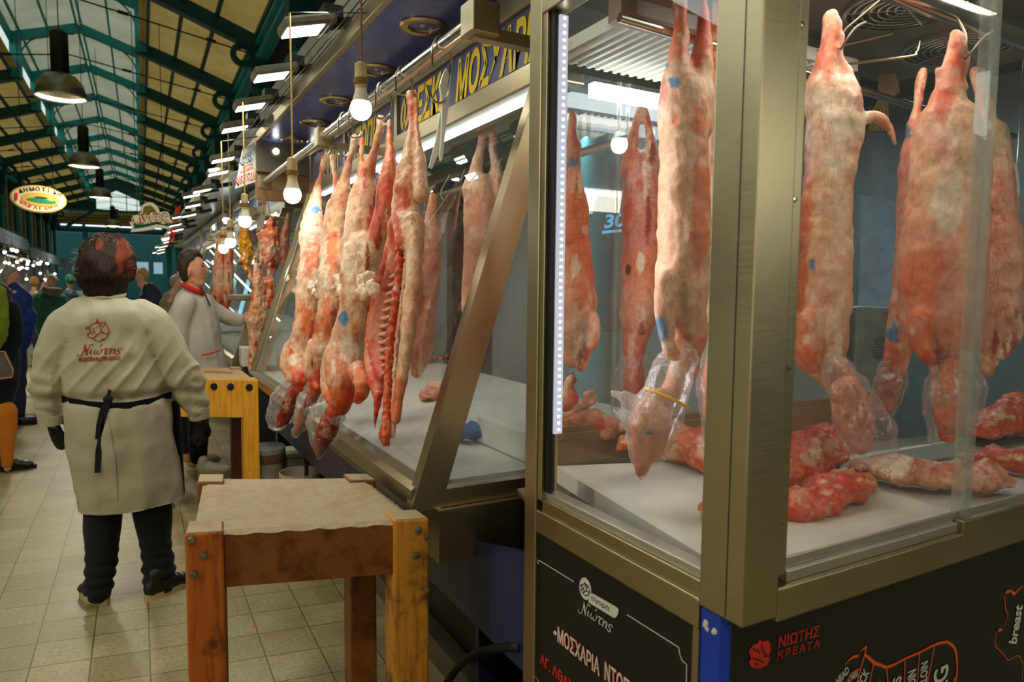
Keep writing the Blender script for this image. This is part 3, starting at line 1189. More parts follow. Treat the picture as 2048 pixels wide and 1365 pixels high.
# end steel box under the frame
b = MB()
b.box((.785, 1.835, .63), (2.2, 1.92, .79))
b.build('end_skirt', MAT['steel'], D1)
# blue rag and yellowed tray seen through the end glass
t = thing('cleaning_cloth', 'blue cleaning cloth lying inside the display end by the cabinet post', 'cloth', (1.12, 2.35, .856))
blob('cloth', [[(V((1.10, 2.38, .89)), .05, .03, 'b'), (V((1.16, 2.36, .90)), .045, .032, 'b'), (V((1.2, 2.32, .885)), .04, .025, 'b')]],
     plain('blue_cloth', lin(14, 74, 160), .8), t, voxel=.008, axis=(0, 0, 1), bumps=((40, .012),))

# canopy over the stall: glossy blue soffit with edge trim
def canopy(y0, y1, z, lab, x0=.845, soff='blue_gloss', end=True):
    root = thing('stall_canopy', lab, 'canopy', (x0, y0, z), 'canopies over the right hand stalls')
    b = MB()
    b.box((x0 + .025, y0, z), (1.9, y1, z + .03))
    b.build('soffit', MAT[soff], root)
    b = MB()
    b.box((x0, y0, z - .012), (x0 + .03, y1, z + .055), bevel=.004)
    b.build('edge_trim', MAT['steel'], root)
    b = MB()
    b.box((x0 + .03, y0, z + .03), (1.0, y1, z + .26))
    b.build('fascia', plain('dull_fascia', lin(120, 118, 98), .6), root)
    b = MB()
    for xw in (-.045, -.065, -.10):
        b.tube([(x0 + xw, y0, z + .002), (x0 + xw, y1, z + .002)], .003, 5)
    b.build('light_wire', MAT['black'], root)
    if end:
        b = MB()
        b.box((x0 + .0, y1, z - .22), (2.4, y1 + .04, z + .05))
        b.build('end_board', MAT['steel_dark'], root)
        b = MB()
        b.box((x0 + .0, y1 + .04, z - .42), (2.4, y1 + .08, z - .2))
        b.build('lower_board', MAT['tan'], root)
    return root
C1 = canopy(1.49, 5.33, 2.5, 'glossy blue canopy soffit with round spotlights above the near display')
def downlight(x, y, z, lab, on=False):
    root = thing('recessed_spotlight', lab, 'spotlight', (x, y, z), 'round spotlights in the blue soffit')
    b = MB()
    b.lathe([(.062, 0), (.062, -.008), (.088, -.010), (.096, -.004), (.096, 0)], (x, y, z), 28, cap=False)
    b.build('ring', plain('satin_gold_ring', (.62, .5, .27, 1), .3, 1.0), root, smooth=True)
    b = MB()
    b.lathe([(.064, -.002), (.05, .024), (.02, .035), (.0, .036)], (x, y, z - .002), 24, cap=False)
    b.build('reflector', MAT['reflector'], root, smooth=True)
    b = MB()
    b.ball((x, y, z + .012), .018)
    b.build('lamp', MAT['white'], root, smooth=True)
    return root
for i, (x, y) in enumerate(((1.07, 2.67), (1.085, 3.31), (1.065, 3.96), (1.085, 4.56), (1.08, 5.17))):
    # each sits just below the soffit face
    downlight(x, y, 2.4985, '%s round recessed spotlight from the camera in the blue soffit' % ordinal[i])

# floodlights on arms along the canopy edge
def make_flood(x, y, z, lab):
    root = thing('floodlight', lab, 'floodlight', (x, y, z), 'floodlights along the canopy edges')
    rot = Matrix.Rotation(R(-16), 3, 'Y')
    b = MB()
    b.box((x - .12, y - .085, z), (x + .10, y + .085, z + .042), rot, bevel=.012)
    b.build('housing', plain('grey_cast_housing', lin(104, 100, 80), .5, .3), root)
    b = MB()
    b.box((x - .105, y - .068, z - .010), (x + .05, y + .068, z - .001), rot)
    b.build('lens', MAT['lens'], root)
    b = MB()
    b.bar((x + .08, y, z + .04), (x + .24, y, z + .085), .03, .04)
    b.box((x + .05, y - .05, z + .06), (x + .13, y + .05, z + .11))
    b.build('bracket', MAT['black'], root)
    return root
fy = [2.35, 3.02, 3.75, 4.44, 5.11]
FL0 = make_flood(.70, fy[0], 2.52, 'white floodlight on the canopy edge, out of view above the cabinet')
nm = ['nearest floodlight seen on the edge of the blue canopy', 'second floodlight on the edge of the blue canopy', 'third floodlight on the edge of the blue canopy', 'fourth floodlight on the edge of the blue canopy']
for i, y in enumerate(fy[1:]):
    c = copy_tree(FL0)
    c.location = (.70, y, 2.52)
    c['label'] = nm[i]
for k in range(18):
    y = 5.8 + k * .78
    c = copy_tree(FL0)
    c.location = (.70 + .05 * math.sin(k * 1.7), y, 2.42 - .012 * k + .03 * math.sin(k * 2.3))
    c['label'] = 'floodlight over the farther right stalls, %s past the blue canopy' % (ordinal[k] if k < 17 else 'last')
for k in range(4):
    area_lamp('floodlight_beam', (.66, 2.7 + k * 1.25, 2.49), .10, 3.4, (1, .95, .82), (-.28, 0, -1))

# steel rail for the hooks
def rail(y0, y1, x, z, r, lab, brackets):
    root = thing('hanging_rail', lab, 'rail', (x, y0, z), 'steel rails for hanging meat')
    b = MB()
    b.tube([(x, max(y0, 1.79), z), (x, y1, z)], r, 16)
    b.build('pipe', MAT['steel_bright'], root, smooth=True)
    for y in brackets:
        b = MB()
        b.bar((x - .02, y, z - .035), (1.16, y, z - .035), .035, .035)
        b.box((x - .04, y - .04, z - .045), (x + .045, y + .04, z + .045), bevel=.005)
        b.build('bracket', MAT['steel'], root)
    return root
RAIL1 = rail(1.72, 3.52, .875, 2.19, .027, 'thick polished rail in front of the near display', (1.77,))
RAIL2 = rail(3.50, 5.25, .875, 2.185, .022, 'thinner polished rail continuing beside the bare bulb', (3.50, 5.2))

def s_hook(x, y, ztop, drop, lab, lean=.0):
    """S hook over the rail; its lower curl ends at ztop-drop"""
    o = thing('meat_hook', lab, 'hook', (x, y, ztop), 'steel hooks on the rails')
    b = MB()
    pts = [(x - .034, y, ztop - .06), (x - .036, y, ztop - .01), (x - .022, y, ztop + .027), (x + .006, y, ztop + .034), (x + .028, y, ztop + .01), (x + .022 + lean * .3, y, ztop - drop * .5),
           (x + .012 + lean, y, ztop - drop * .85), (x - .012 + lean, y, ztop - drop), (x - .036 + lean, y, ztop - drop * .93), (x - .042 + lean, y, ztop - drop * .78)]
    b.tube(pts, .0038, 6, smooth_n=4)
    b.build('wire', MAT['chrome'], o, smooth=True)
    return o

# bare bulbs hung before the displays
def bulb(x, y, z, top, lab, far=False, cord='cord', scale=1.0, stay=False, grp='bare bulbs hung along the right stalls'):
    root = thing('hanging_bulb', lab, 'light bulb', (x, y, z), grp)
    s = scale
    def pr(rows):
        return [(r * s, h * s) for r, h in rows]
    b = MB()
    b.tube([(x, y, top), (x + .002, y, z + .165 * s)], .0042 * s, 6)
    b.build('cord', MAT[cord], root)
    if stay:
        b = MB()
        b.tube([(x, y, top), (.87, y + .02, 2.52)], .003, 5)
        b.build('stay_wire', MAT['black'], root)
    b = MB()
    b.lathe(pr([(.010, .172), (.0225, .165), (.0235, .118), (.0225, .072)]), (x, y, z), 20)
    b.build('socket', MAT['socket'], root, smooth=True)
    b = MB()
    b.lathe(pr([(.0235, .112), (.0275, .108), (.0275, .088), (.0235, .084)]), (x, y, z), 20, cap=False)
    b.build('socket_ring', MAT['cord'], root, smooth=True)
    b = MB()
    b.lathe(pr([(.021, .074), (.023, .060), (.034, .020)]), (x, y, z), 20)
    b.build('bulb_neck', MAT['offwhite'], root, smooth=True)
    b = MB()
    b.lathe(pr([(.034, .022), (.040, .006), (.0405, -.008), (.036, -.026), (.024, -.040), (.008, -.046), (.0, -.0465)]), (x, y, z), 24, cap=False)
    b.build('globe', MAT['bulb_far' if far else 'bulb'], root, smooth=True)
    return root
def near_bulb(px_, py_, X, r_px, lab, top, cord='cord_yellow', stay=True):
    p = on_x(px_, py_, X)
    return bulb(p.x, p.y, p.z, top, lab, cord=cord, scale=r_px * depth(p) / F_PX / .0405, stay=stay)
near_bulb(722, 216, .50, 21, 'lit bare bulb nearest the camera, on a dark cord before the rail', 7.3, 'cord', False)
near_bulb(585, 388, .55, 17, 'lit bare bulb hung left of the four outside lambs', 2.45)
near_bulb(490, 441, .58, 12.5, 'lit bare bulb above the yellow hanging tripe', 2.45)
near_bulb(461, 484, .60, 10.5, 'lit bare bulb above the man at the counter, right of a pair', 2.45)
near_bulb(447, 496, .60, 9.5, 'lit bare bulb above the man at the counter, left of a pair', 2.45)
# ------------------------------------------------------------------ the glass meat cabinet at the right
KX, KY = .865, .765
KYB = 1.475          # far end of its aisle face
KZT = 2.12
CAB = thing('glass_cabinet', 'tall steel and glass meat cabinet with black lettered panels', 'display cabinet', (KX, KY, 0))
XE = 2.75            # how far it is built to the right
def cab(name, m, f, smooth=False):
    b = MB()
    f(b)
    return b.build(name, MAT[m], CAB, smooth=smooth)
def corner_post(b):
    b.box((KX, KY, .895), (KX + .085, KY + .098, 2.5), bevel=.003)
cab('corner_post', 'steel', corner_post)
cab('post_seam', 'black', lambda b: b.box((KX - .0006, KY + .035, .9), (KX + .002, KY + .037, 2.5)))
def far_post(b):
    b.box((KX, KYB - .055, .0), (KX + .06, KYB + .0, 2.5), bevel=.003)
    b.box((KX + .004, KYB - .075, .93), (KX + .05, KYB - .055, 2.5), bevel=.002)
cab('far_post', 'steel', far_post)
cab('door_seal', 'black', lambda b: b.box((KX + .012, KYB - .092, .955), (KX + .03, KYB - .076, 2.09)))
def left_rails(b):
    b.box((KX, KY + .098, .85), (KX + .05, KYB - .055, .905), bevel=.003)
    b.box((KX + .006, KY + .098, .905), (KX + .05, KYB - .075, .935), bevel=.002)
cab('aisle_rail', 'steel', left_rails)
cab('aisle_sill_channel', 'aluminium', lambda b: b.box((KX + .014, KY + .098, .935), (KX + .05, KYB - .075, .953), bevel=.002))
cab('aisle_head_rail', 'steel', lambda b: b.box((KX, KY + .098, 2.09), (KX + .05, KYB - .055, 2.5), bevel=.003))
cab('corner_stile', 'steel', lambda b: b.box((KX, KY + .095, .0), (KX + .03, KY + .110, .85)))
def right_rails(b):
    b.box((KX + .085, KY, .885), (XE, KY + .05, .945), bevel=.003)
    b.box((KX + .085, KY, 2.2), (XE, KY + .05, 2.5), bevel=.003)
    b.box((KX + .085, KY + .012, .96), (KX + .118, KY + .05, 2.2), bevel=.002)
cab('front_rail', 'steel', right_rails)
def sill(b):
    b.box((KX + .118, KY + .01, .945), (XE, KY + .05, .966), bevel=.002)
    b.box((KX + .118, KY + .020, .966), (XE, KY + .026, .985), bevel=.001)
cab('sill_channel', 'aluminium', sill)
def screws(b):
    for z in (1.05, 1.32, 1.6, 1.88):
        b.lathe([(.0055, 0), (.0045, .003), (.0, .0035)], (KX + .099, KY + .012, z), 10, (0, -1, 0), cap=False)
    b.lathe([(.0055, 0), (.0045, .003), (.0, .0035)], (KX + .008, KYB - .066, 1.49), 10, (-1, 0, 0), cap=False)
cab('screw_heads', 'steel_bright', screws, True)
cab('aisle_glass', 'glass', lambda b: b.poly([(KX + .022, KY + .098, .945), (KX + .022, KYB - .08, .945), (KX + .022, KYB - .08, 2.1), (KX + .022, KY + .098, 2.1)]))
cab('front_glass', 'glass_front', lambda b: b.poly([(KX + .11, KY + .03, .975), (1.56, KY + .03, .975), (1.56, KY + .03, 2.22), (KX + .11, KY + .03, 2.22)]))
cab('sliding_glass', 'glass', lambda b: b.poly([(1.535, KY + .018, .96), (XE, KY + .018, .96), (XE, KY + .018, 2.22), (1.535, KY + .018, 2.22)]))
def ac(b):
    b.box((1.527, KY + .008, .95), (1.532, KY + .034, 2.2))
    b.box((1.532, KY + .010, .95), (1.562, KY + .016, 2.2))
cab('acrylic_handle_strip', 'acrylic', ac)
cab('sliding_shoe', 'steel', lambda b: b.box((1.515, KY - .001, .93), (2.1, KY + .019, .972), bevel=.002))
# cupboard body below the glass, its black panels and blue corner guard
cab('base', 'black', lambda b: b.prism([(KX + .02, KY + .055, 0), (XE, KY + .055, 0), (XE, 1.75, 0), (1.06, 1.75, 0), (KX + .02, KYB - .01, 0)], (0, 0, .84)))
cab('aisle_panel', 'vinyl', lambda b: b.box((KX + .010, KY + .110, .0), (KX + .02, KYB - .055, .85)))
cab('front_panel', 'vinyl', lambda b: b.box((KX + .02, KY + .045, .0), (XE, KY + .055, .89)))
def guard(b):
    b.prism([(KX + .004, KY + .095, 0), (KX + .004, KY + .05, 0), (KX + .012, KY + .042, 0), (KX + .022, KY + .042, 0), (KX + .022, KY + .06, 0), (KX + .03, KY + .095, 0)], (0, 0, .893))
cab('corner_guard', 'blue_guard', guard)
def chips(b):
    for (y, z, r) in ((KY + .083, .868, .006), (KY + .086, .862, .005), (KY + .080, .858, .005), (KY + .062, .862, .006), (KY + .066, .858, .004)):
        b.lathe([(r, 0), (r * .6, .0008), (0, .001)], (KX + .0035, y, z), 7, (-1, 0, 0), cap=False)
cab('paint_chips', 'white_print', chips)
# inside: floor tray, white boards, liner
cab('inner_tray', 'steel_dark', lambda b: b.prism([(KX + .05, KY + .05, .84), (XE, KY + .05, .84), (XE, 1.75, .84), (1.0, 1.75, .84), (KX + .05, KYB - .02, .84)], (0, 0, .012)))
def board(b):
    b.prism([(.925, KY + .052, .90), (1.66, KY + .052, .90), (1.66, 1.42, .90), (1.05, 1.62, .90)], (0, 0, .045))
    b.prism([(1.672, KY + .052, .90), (XE, KY + .052, .90), (XE, 1.30, .90), (1.672, 1.36, .90)], (0, 0, .035))
cab('cutting_board', 'deck', board)
cab('board_support', 'steel_dark', lambda b: b.prism([(.96, KY + .06, .852), (XE, KY + .06, .852), (XE, 1.5, .852), (1.08, 1.58, .852)], (0, 0, .047)))
cab('sill_liner', 'steel', lambda b: b.box((KX + .05, KY + .05, .84), (KX + .056, KYB - .02, .94)))  # thin steel liner plate inside the aisle sill
cab('grate', 'steel_dark', lambda b: b.box((1.70, 1.16, .937), (XE, 1.28, .945)))
# back rail and sliding back window
def back_frame(b):
    b.box((1.09, 1.76, .90), (XE, 1.80, 1.0), bevel=.003)
    b.box((1.09, 1.765, 1.0), (XE, 1.79, 1.02), bevel=.002)
cab('back_sill', 'tan', back_frame)
cab('back_glass', 'glass', lambda b: b.poly([(1.10, 1.775, 1.02), (XE, 1.775, 1.02), (XE, 1.775, 2.1), (1.10, 1.775, 2.1)]))
cab('back_glass_edges', 'acrylic', lambda b: (b.box((1.37, 1.77, 1.02), (1.376, 1.785, 2.1)), b.box((1.405, 1.77, 1.02), (1.411, 1.785, 2.1))))
# inner ceiling with lamp box and fan grilles
cab('inner_ceiling', 'steel_dark', lambda b: b.prism([(KX + .04, KY + .05, 2.30), (XE, KY + .05, 2.30), (XE, 1.78, 2.30), (1.0, 1.78, 2.30), (KX + .04, KYB, 2.30)], (0, 0, .03)))
cab('fan_unit', 'grey', lambda b: b.box((1.50, .90, 2.20), (2.55, 1.42, 2.30), bevel=.01))
def ribbed(b):
    b.box((1.10, 1.36, 2.115), (1.95, 1.74, 2.15))
    for k in range(26):
        x = 1.115 + k * .032
        b.box((x, 1.37, 2.105), (x + .012, 1.73, 2.117))
cab('ribbed_lamp_cover', 'white', ribbed)
cab('light_frame', 'tan', lambda b: b.box((1.05, 1.36, 2.10), (1.50, 1.41, 2.20)))
cab('ceiling_tube', 'tube', lambda b: b.box((1.22, 1.70, 2.02), (1.78, 1.73, 2.06)))
for gx, gy in ((1.80, 1.12), (2.22, 1.22)):
    def grille(b):
        b.lathe([(.155, 0), (.155, -.012), (.145, -.014), (.145, 0)], (gx, gy, 2.199), 32, cap=False)
        for r in (.03, .05, .07, .09, .11, .13):
            b.torus((gx, gy, 2.188), r, .0035, seg=28, seg2=5)
        for a in range(3):
            d = V((math.cos(a * PI / 3 + .3), math.sin(a * PI / 3 + .3), 0)) * .15
            b.bar(V((gx, gy, 2.186)) - d, V((gx, gy, 2.186)) + d, .006, .004)
    b = MB()
    grille(b)
    gr = b.build('fan_grille', MAT['steel_bright'], CAB)
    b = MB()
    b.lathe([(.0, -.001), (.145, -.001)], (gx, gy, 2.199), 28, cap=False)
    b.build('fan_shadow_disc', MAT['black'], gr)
# LED strip on the inside of the far post
cab('led_channel', 'white', lambda b: b.box((KX + .022, KYB - .094, 1.10), (KX + .046, KYB - .082, 2.08)))
cab('led_strip', 'led', lambda b: b.box((KX + .023, KYB - .100, 1.10), (KX + .045, KYB - .094, 2.08)))
def led_dots(b):
    for k in range(60):
        z = 1.108 + k * .0163
        b.box((KX + .031, KYB - .1025, z), (KX + .037, KYB - .100, z + .005))
cab('led_dots', 'tube', led_dots)
# rails inside
cab('front_inner_rail', 'steel_bright', lambda b: b.tube([(1.0, 1.02, 2.155), (XE, 1.02, 2.155)], .031, 16), True)
cab('back_inner_rail', 'steel_bright', lambda b: b.tube([(1.0, 1.30, 2.07), (XE, 1.30, 2.0)], .011, 10), True)
area_lamp('cabinet_light', (1.6, 1.05, 2.17), .75, 4.5, (1, .94, .84), (0, .05, -1), size_y=.3, parent=CAB)
area_lamp('led_light', (KX + .07, KYB - .13, 1.6), .03, 2.0, (.86, .9, 1), (.8, -.6, 0), size_y=.9, parent=CAB)

# ------------------------------------------------------------------ printing on the black panels
def fit_letters(s, p0, p1, up, height, m, parent, off, name='lettering', **k):
    """text from p0 to p1 (world), cap height given, pushed off the panel by off"""
    p0, p1 = V(p0), V(p1)
    me = text_mesh(s, 1.0, extrude=.0, **k)
    P = verts_np(me)
    wd = P[:, 0].max() - P[:, 0].min()
    hz = .73
    L = (p1 - p0).length
    me.transform(Matrix.Translation((-P[:, 0].min(), 0, 0)))
    me.transform(Matrix.Diagonal((L / wd, height / hz, 1, 1)))
    x = (p1 - p0).normalized()
    y = V(up)
    y = (y - x * y.dot(x)).normalized()
    mm = root_matrix(parent).inverted() @ basis(p0 + V(off), x, y)
    me.transform(mm)
    me.materials.append(MAT[m])
    return put(name, me, parent)

LX = KX + .0095
LOFF = (-.0012, 0, 0)
PL = lambda x, y: on_x(x, y, LX)
def panel_text_left(s, a, b_, top, m='white_print', **k):
    p0, p1 = PL(*a), PL(*b_)
    p1.z = p0.z + (p1.z - p0.z) * 0.0
    return fit_letters(s, p0, p1, (0, 0, 1), abs(PL(*top).z - p0.z), m, CAB, LOFF, **k)
panel_text_left('ΜΟΣΧΑΡΙΑ', (1117, 1284), (1201, 1352), (1117, 1254), 'red_print', bold=.03)
t_ = panel_text_left('ΜΟΣΧΑΡΙΑ', (1116, 1283), (1200, 1351), (1116, 1253), bold=.015)
t_.location.x -= .0006
flat_dot = (1111, 1265)
panel_text_left('ΝΤΟΠΙΑ', (1211, 1360), (1280, 1412), (1211, 1324), 'red_print', bold=.03)
t_ = panel_text_left('ΝΤΟΠΙΑ', (1210, 1359), (1279, 1411), (1210, 1323), bold=.015)
t_.location.x -= .0006
panel_text_left('ΑΓ. ΑΘΑΝΑΣΙΟΥ', (1081, 1326), (1201, 1424), (1081, 1306), 'red_print', bold=.035)
NIOTIS_LEFT = True

def flat(name, m, pts2, fn, off, parent, thick=.0006):
    """flat printed shape from picture points mapped onto a panel by fn"""
    b = MB()
    ps = [fn(*p) + V(off) for p in pts2]
    b.poly(ps)
    return b.build(name, MAT[m], parent)

def stroke(name, m, lines, width, fn, off, parent, closed=False):
    """printed strokes on a panel; width in metres, lines in picture points"""
    bm = bmesh.new()
    nrm = V(off).normalized()
    for ln in lines:
        P = [fn(p[0], p[1]) + V(off) for p in ln]
        ws = [p[2] * width if len(p) > 2 else width for p in ln]
        n = len(P)
        A, B = [], []
        for i in range(n):
            t = (P[min(i + 1, n - 1)] - P[max(i - 1, 0)]).normalized()
            s = t.cross(nrm) * ws[i] / 2
            A.append(bm.verts.new(P[i] + s))
            B.append(bm.verts.new(P[i] - s))
        for i in range(n - 1):
            bm.faces.new((A[i], B[i], B[i + 1], A[i + 1]))
    bm.transform(root_matrix(parent).inverted())
    me = bpy.data.meshes.new(name)
    bm.to_mesh(me)
    bm.free()
    me.materials.append(MAT[m])
    return put(name, me, parent)

flat('bullet_mark', 'white_print', [(1107, 1265), (1111, 1261), (1115, 1268), (1111, 1272)], PL, LOFF, CAB)
# thin border with notched corners
c7 = lambda X, Y: (1020 + X / 4.2, 1040 + Y / 4.2)
notch = lambda pts: smooth2([c7(*p) for p in pts], 4)
stroke('border_line', 'white_print', [[c7(540, 521), c7(245, 340)] + notch([(245, 340), (240, 365), (228, 382), (204, 388)]) + [c7(200, 800), c7(192, 1240)] + notch([(192, 1240), (210, 1290), (245, 1365), (262, 1420)])], .0022, PL, LOFF, CAB)
stroke('border_line', 'white_print', [
                                    [c7(985, 797), c7(1422, 1073)] + notch([(1422, 1073), (1428, 1120), (1450, 1180), (1488, 1215)]) + [c7(1486, 1365), c7(1482, 1600)]], .0022, PL, LOFF, CAB)
# oval medallion and name plate
el = [c7(636 + 50 * math.cos(a) * 1.0, 580 + 92 * math.sin(a) + 22 * math.cos(a)) for a in [2 * PI * k / 36 for k in range(36)]]
flat('medallion', 'white_print', el, PL, LOFF, CAB)
flat('name_plate', 'white_print', [c7(*p) for p in ((676, 640), (684, 622), (700, 620), (900, 735), (916, 752), (912, 790), (895, 818), (878, 826), (690, 712), (660, 690))], PL, LOFF, CAB)
fit_letters('αγορά', PL(*c7(688, 668)), V((LX, PL(*c7(840, 760)).y, PL(*c7(688, 668)).z)), (0, 0, 1), .0115, 'dark_print', CAB, (-.002, 0, 0))

COW = [[(480, 300), (520, 258), (560, 230), (610, 205), (660, 195), (700, 215), (728, 255), (740, 310)], [(652, 192), (664, 150), (674, 108), (680, 150), (688, 192)], [(425, 268), (450, 292), (482, 300)],
       [(482, 338), (430, 322), (394, 322), (392, 346), (430, 356), (474, 358)], [(480, 310), (488, 380), (512, 425), (470, 455), (438, 482), (430, 530), (470, 565), (530, 576), (590, 570), (625, 545), (660, 490), (692, 492), (735, 455), (760, 380), (768, 345)],
       [(592, 320), (582, 380), (600, 430), (628, 470)], [(505, 448), (590, 452)], [(600, 560), (650, 520), (660, 470)], [(740, 310), (768, 230), (815, 190), (868, 182), (874, 215), (840, 270), (790, 318), (755, 350)],
       [(690, 184), (772, 184)], [(875, 225), (925, 290), (955, 350), (966, 405)], [(765, 385), (805, 425), (855, 445), (905, 480), (935, 510)], [(915, 482), (958, 432), (1016, 424)],
       [(520, 570), (590, 620), (680, 655), (770, 648), (860, 610), (915, 560), (945, 510), (960, 440)]]
COW_FILL = [[(780, 428), (820, 440), (850, 452), (820, 468), (785, 466)], [(750, 642), (800, 600), (850, 585), (892, 590), (870, 612), (800, 640)], [(540, 586), (600, 606), (640, 640), (590, 626)],
            [(448, 478), (464, 470), (470, 500), (454, 508)], [(536, 480), (556, 470), (556, 500), (540, 508)], [(645, 312), (662, 300), (676, 318), (660, 336)], [(725, 280), (760, 235), (800, 200), (780, 250), (745, 310)]]
def cow_marks(fn, off, parent, m, width, fills=True):
    stroke('cow_emblem', m, [smooth2(l, 4) for l in COW], width, fn, off, parent)
    if fills:
        b = MB()
        for f_ in COW_FILL:
            b.poly([fn(*p) + V(off) for p in f_])
        b.build('cow_emblem_patches', MAT[m], parent)
def med(X, Y):
    u, v = (X - 690) / 330, (Y - 385) / 330
    return PL(*c7(636 + 44 * u, 580 + 66 * v + 20 * u))
cow_marks(med, (-.002, 0, 0), CAB, 'dark_print', .0022)

# script word under it, drawn stroke by stroke
SCRIPT = [[(165, 985, 26), (190, 1022, 18), (240, 1030, 14), (290, 990, 14), (335, 890, 20), (368, 760, 30)], [(362, 752, 30), (385, 850, 44), (415, 1005, 26)], [(412, 1000, 14), (445, 870, 12), (485, 765, 14), (530, 738, 18), (575, 768, 22)],
          [(525, 862, 28), (500, 930, 30), (498, 968, 24), (548, 958, 8)], [(628, 862, 10), (598, 920, 26), (606, 970, 22), (650, 960, 12), (696, 882, 26), (672, 945, 26), (700, 974, 20), (758, 940, 14), (792, 862, 24), (775, 836, 10)], [(738, 792, 8), (792, 726, 26)],
          [(836, 862, 10), (868, 836, 24), (930, 842, 22), (1000, 826, 12)], [(918, 840, 24), (880, 910, 30), (876, 962, 24), (944, 950, 8)], [(1000, 862, 8), (1032, 842, 26), (1008, 900, 32), (984, 968, 26)], [(1004, 920, 8), (1060, 860, 14), (1110, 846, 26), (1108, 890, 30), (1074, 968, 26)],
          [(1290, 862, 34), (1258, 832, 14), (1200, 846, 20), (1180, 890, 26), (1226, 922, 26), (1216, 966, 22), (1160, 978, 16), (1128, 952, 30)]]
def script_word(name, m, fn, scale, off, parent):
    return stroke(name, m, [[(q[0], q[1], q[2]) for q in smooth2(l, 4)] for l in SCRIPT], scale, fn, off, parent)
_p0, _p1, _pt = PL(1157, 1222), PL(1226, 1262), PL(1157, 1193)
def nio(X, Y):
    u, v = (X - 165) / 1130, (1005 - Y) / 280
    return V((LX, _p0.y + (_p1.y - _p0.y) * u, _p0.z + (_pt.z - _p0.z) * v))
script_word('lettering', 'white_print', nio, abs(_p1.y - _p0.y) / 1130, LOFF, CAB)

# right panel
RY = KY + .0445
ROFF = (0, -.0012, 0)
PR = lambda x, y: on_y(x, y, RY)
def panel_text(s, a, b_, hpx, upv, m='white_print', **k):
    p0, p1 = PR(*a), PR(*b_)
    q = PR(a[0] + hpx[0], a[1] + hpx[1])
    return fit_letters(s, p0, p1, q - p0, (q - p0).length, m, CAB, ROFF, **k)
panel_text('ΝΙΩΤΗΣ', (1556, 1296), (1637, 1272), (-1, -21), None, 'red_print', bold=.012)
panel_text('ΚΡΕΑΤΑ', (1554, 1319), (1638, 1294), (-1, -15), None, 'red_print', bold=.008, spacing=1.25)
c8 = lambda X, Y: (1400 + X / 3.16, 1130 + Y / 3.16)
headp = [(305, 540), (330, 510), (362, 495), (372, 470), (385, 485), (430, 480), (440, 500), (445, 540), (430, 575), (438, 600), (420, 635), (375, 655), (320, 645), (305, 615), (320, 595), (312, 565)]
flat('cow_emblem', 'red_print', [c8(*p) for p in headp], PR, ROFF, CAB)
stroke('cow_emblem_lines', 'dark_print', [[c8(*p) for p in l] for l in ([(330, 590), (370, 600), (400, 620)], [(385, 500), (392, 540), (425, 580), (400, 578)], [(330, 525), (350, 545)], [(340, 620), (365, 632)], [(360, 530), (372, 560)])], .003, PR, (0, -.002, 0), CAB)
cp = lambda X, Y, w_=1.0: (1660 + X / 5.28, 1200 + Y / 5.28, w_)
S2 = lambda pts: smooth2([cp(*p) for p in pts], 4)
pig = [S2([(150, 690, .3), (190, 645, .7), (235, 607, 1.3), (297, 592, 1.1)]), S2([(318, 548, .4), (345, 520, .9), (376, 500, 1.2), (370, 535, .9), (360, 582, .9), (330, 690, .8), (280, 871, .8), (240, 1010, .8)]),
       S2([(365, 582, 1.3), (410, 620, 1.6), (460, 665, 1.8), (530, 690, 1.5), (590, 712, 1.6), (680, 680, 1.2), (790, 622, 1.2), (940, 557, 1.2), (1090, 480, 1.3), (1180, 452, 1.5), (1245, 452, 1.6), (1310, 515, 1.7), (1332, 620, 1.6), (1336, 760, 1.4), (1320, 871, 1.5), (1310, 1000, 1.4)]),
       S2([(170, 871, .7), (195, 812, .7), (240, 762, .8), (320, 725, .9)]), S2([(455, 675, .8), (435, 770, .7), (412, 871, .7), (390, 960, .7)]), S2([(588, 715, .8), (598, 790, .8), (604, 871, .8), (606, 960, .8)]),
       S2([(785, 628, .7), (785, 750, .7), (782, 871, .7), (780, 960, .7)]), S2([(940, 560, .7), (930, 700, .7), (915, 871, .7), (905, 960, .7)]), S2([(1096, 488, .7), (1065, 660, .8), (1024, 871, .8), (1005, 960, .8)]), S2([(1300, 845, 1.8), (1318, 838, 1.6), (1330, 860, 1.2)])]
stroke('pig_outline', 'orange_print', pig, .0042, PR, ROFF, CAB)
hen = [S2([(1835, -50, .6), (1842, 20, .8), (1850, 100, .9), (1876, 165, .7)]), S2([(1876, 165, .4), (1860, 215, .35), (1838, 285, .3)]), S2([(1750, 345, .4), (1738, 470, .6), (1760, 512, .7), (1820, 570, .5), (1870, 635, .6), (1920, 618, .4), (1970, 590, .5), (2010, 620, .6), (2030, 700, .4), (2022, 860, .4)]),
       S2([(1768, 325, 1.6), (1790, 318, 2.2), (1812, 318, 1.0)]), S2([(1845, -75, 1.0), (1870, -85, 2.4), (1900, -90, 1.2)]), S2([(1895, -105, .8), (1935, -65, 2.2), (1960, -80, 1.5), (2030, -150, .6)])]
stroke('hen_outline', 'orange_print', hen, .004, PR, ROFF, CAB)
panel_text('HEAD', cp(75, 905)[:2], cp(200, 760)[:2], (-7, -9), None, bold=.02)
panel_text('CHEEK', cp(188, 868)[:2], cp(296, 800)[:2], (-3.5, -8), None, bold=.02)
panel_text('NECK', cp(300, 1010)[:2], cp(414, 765)[:2], (-13, -5.5), None, bold=.02)
panel_text('CHOP', cp(500, 1080)[:2], cp(556, 870)[:2], (-9, -3), None, bold=.02)
panel_text('RIBS', cp(720, 1080)[:2], cp(748, 800)[:2], (-16, 0), None, bold=.02)
panel_text('LOIN', cp(893, 930)[:2], cp(905, 726)[:2], (-16.5, 1), None, bold=.02)
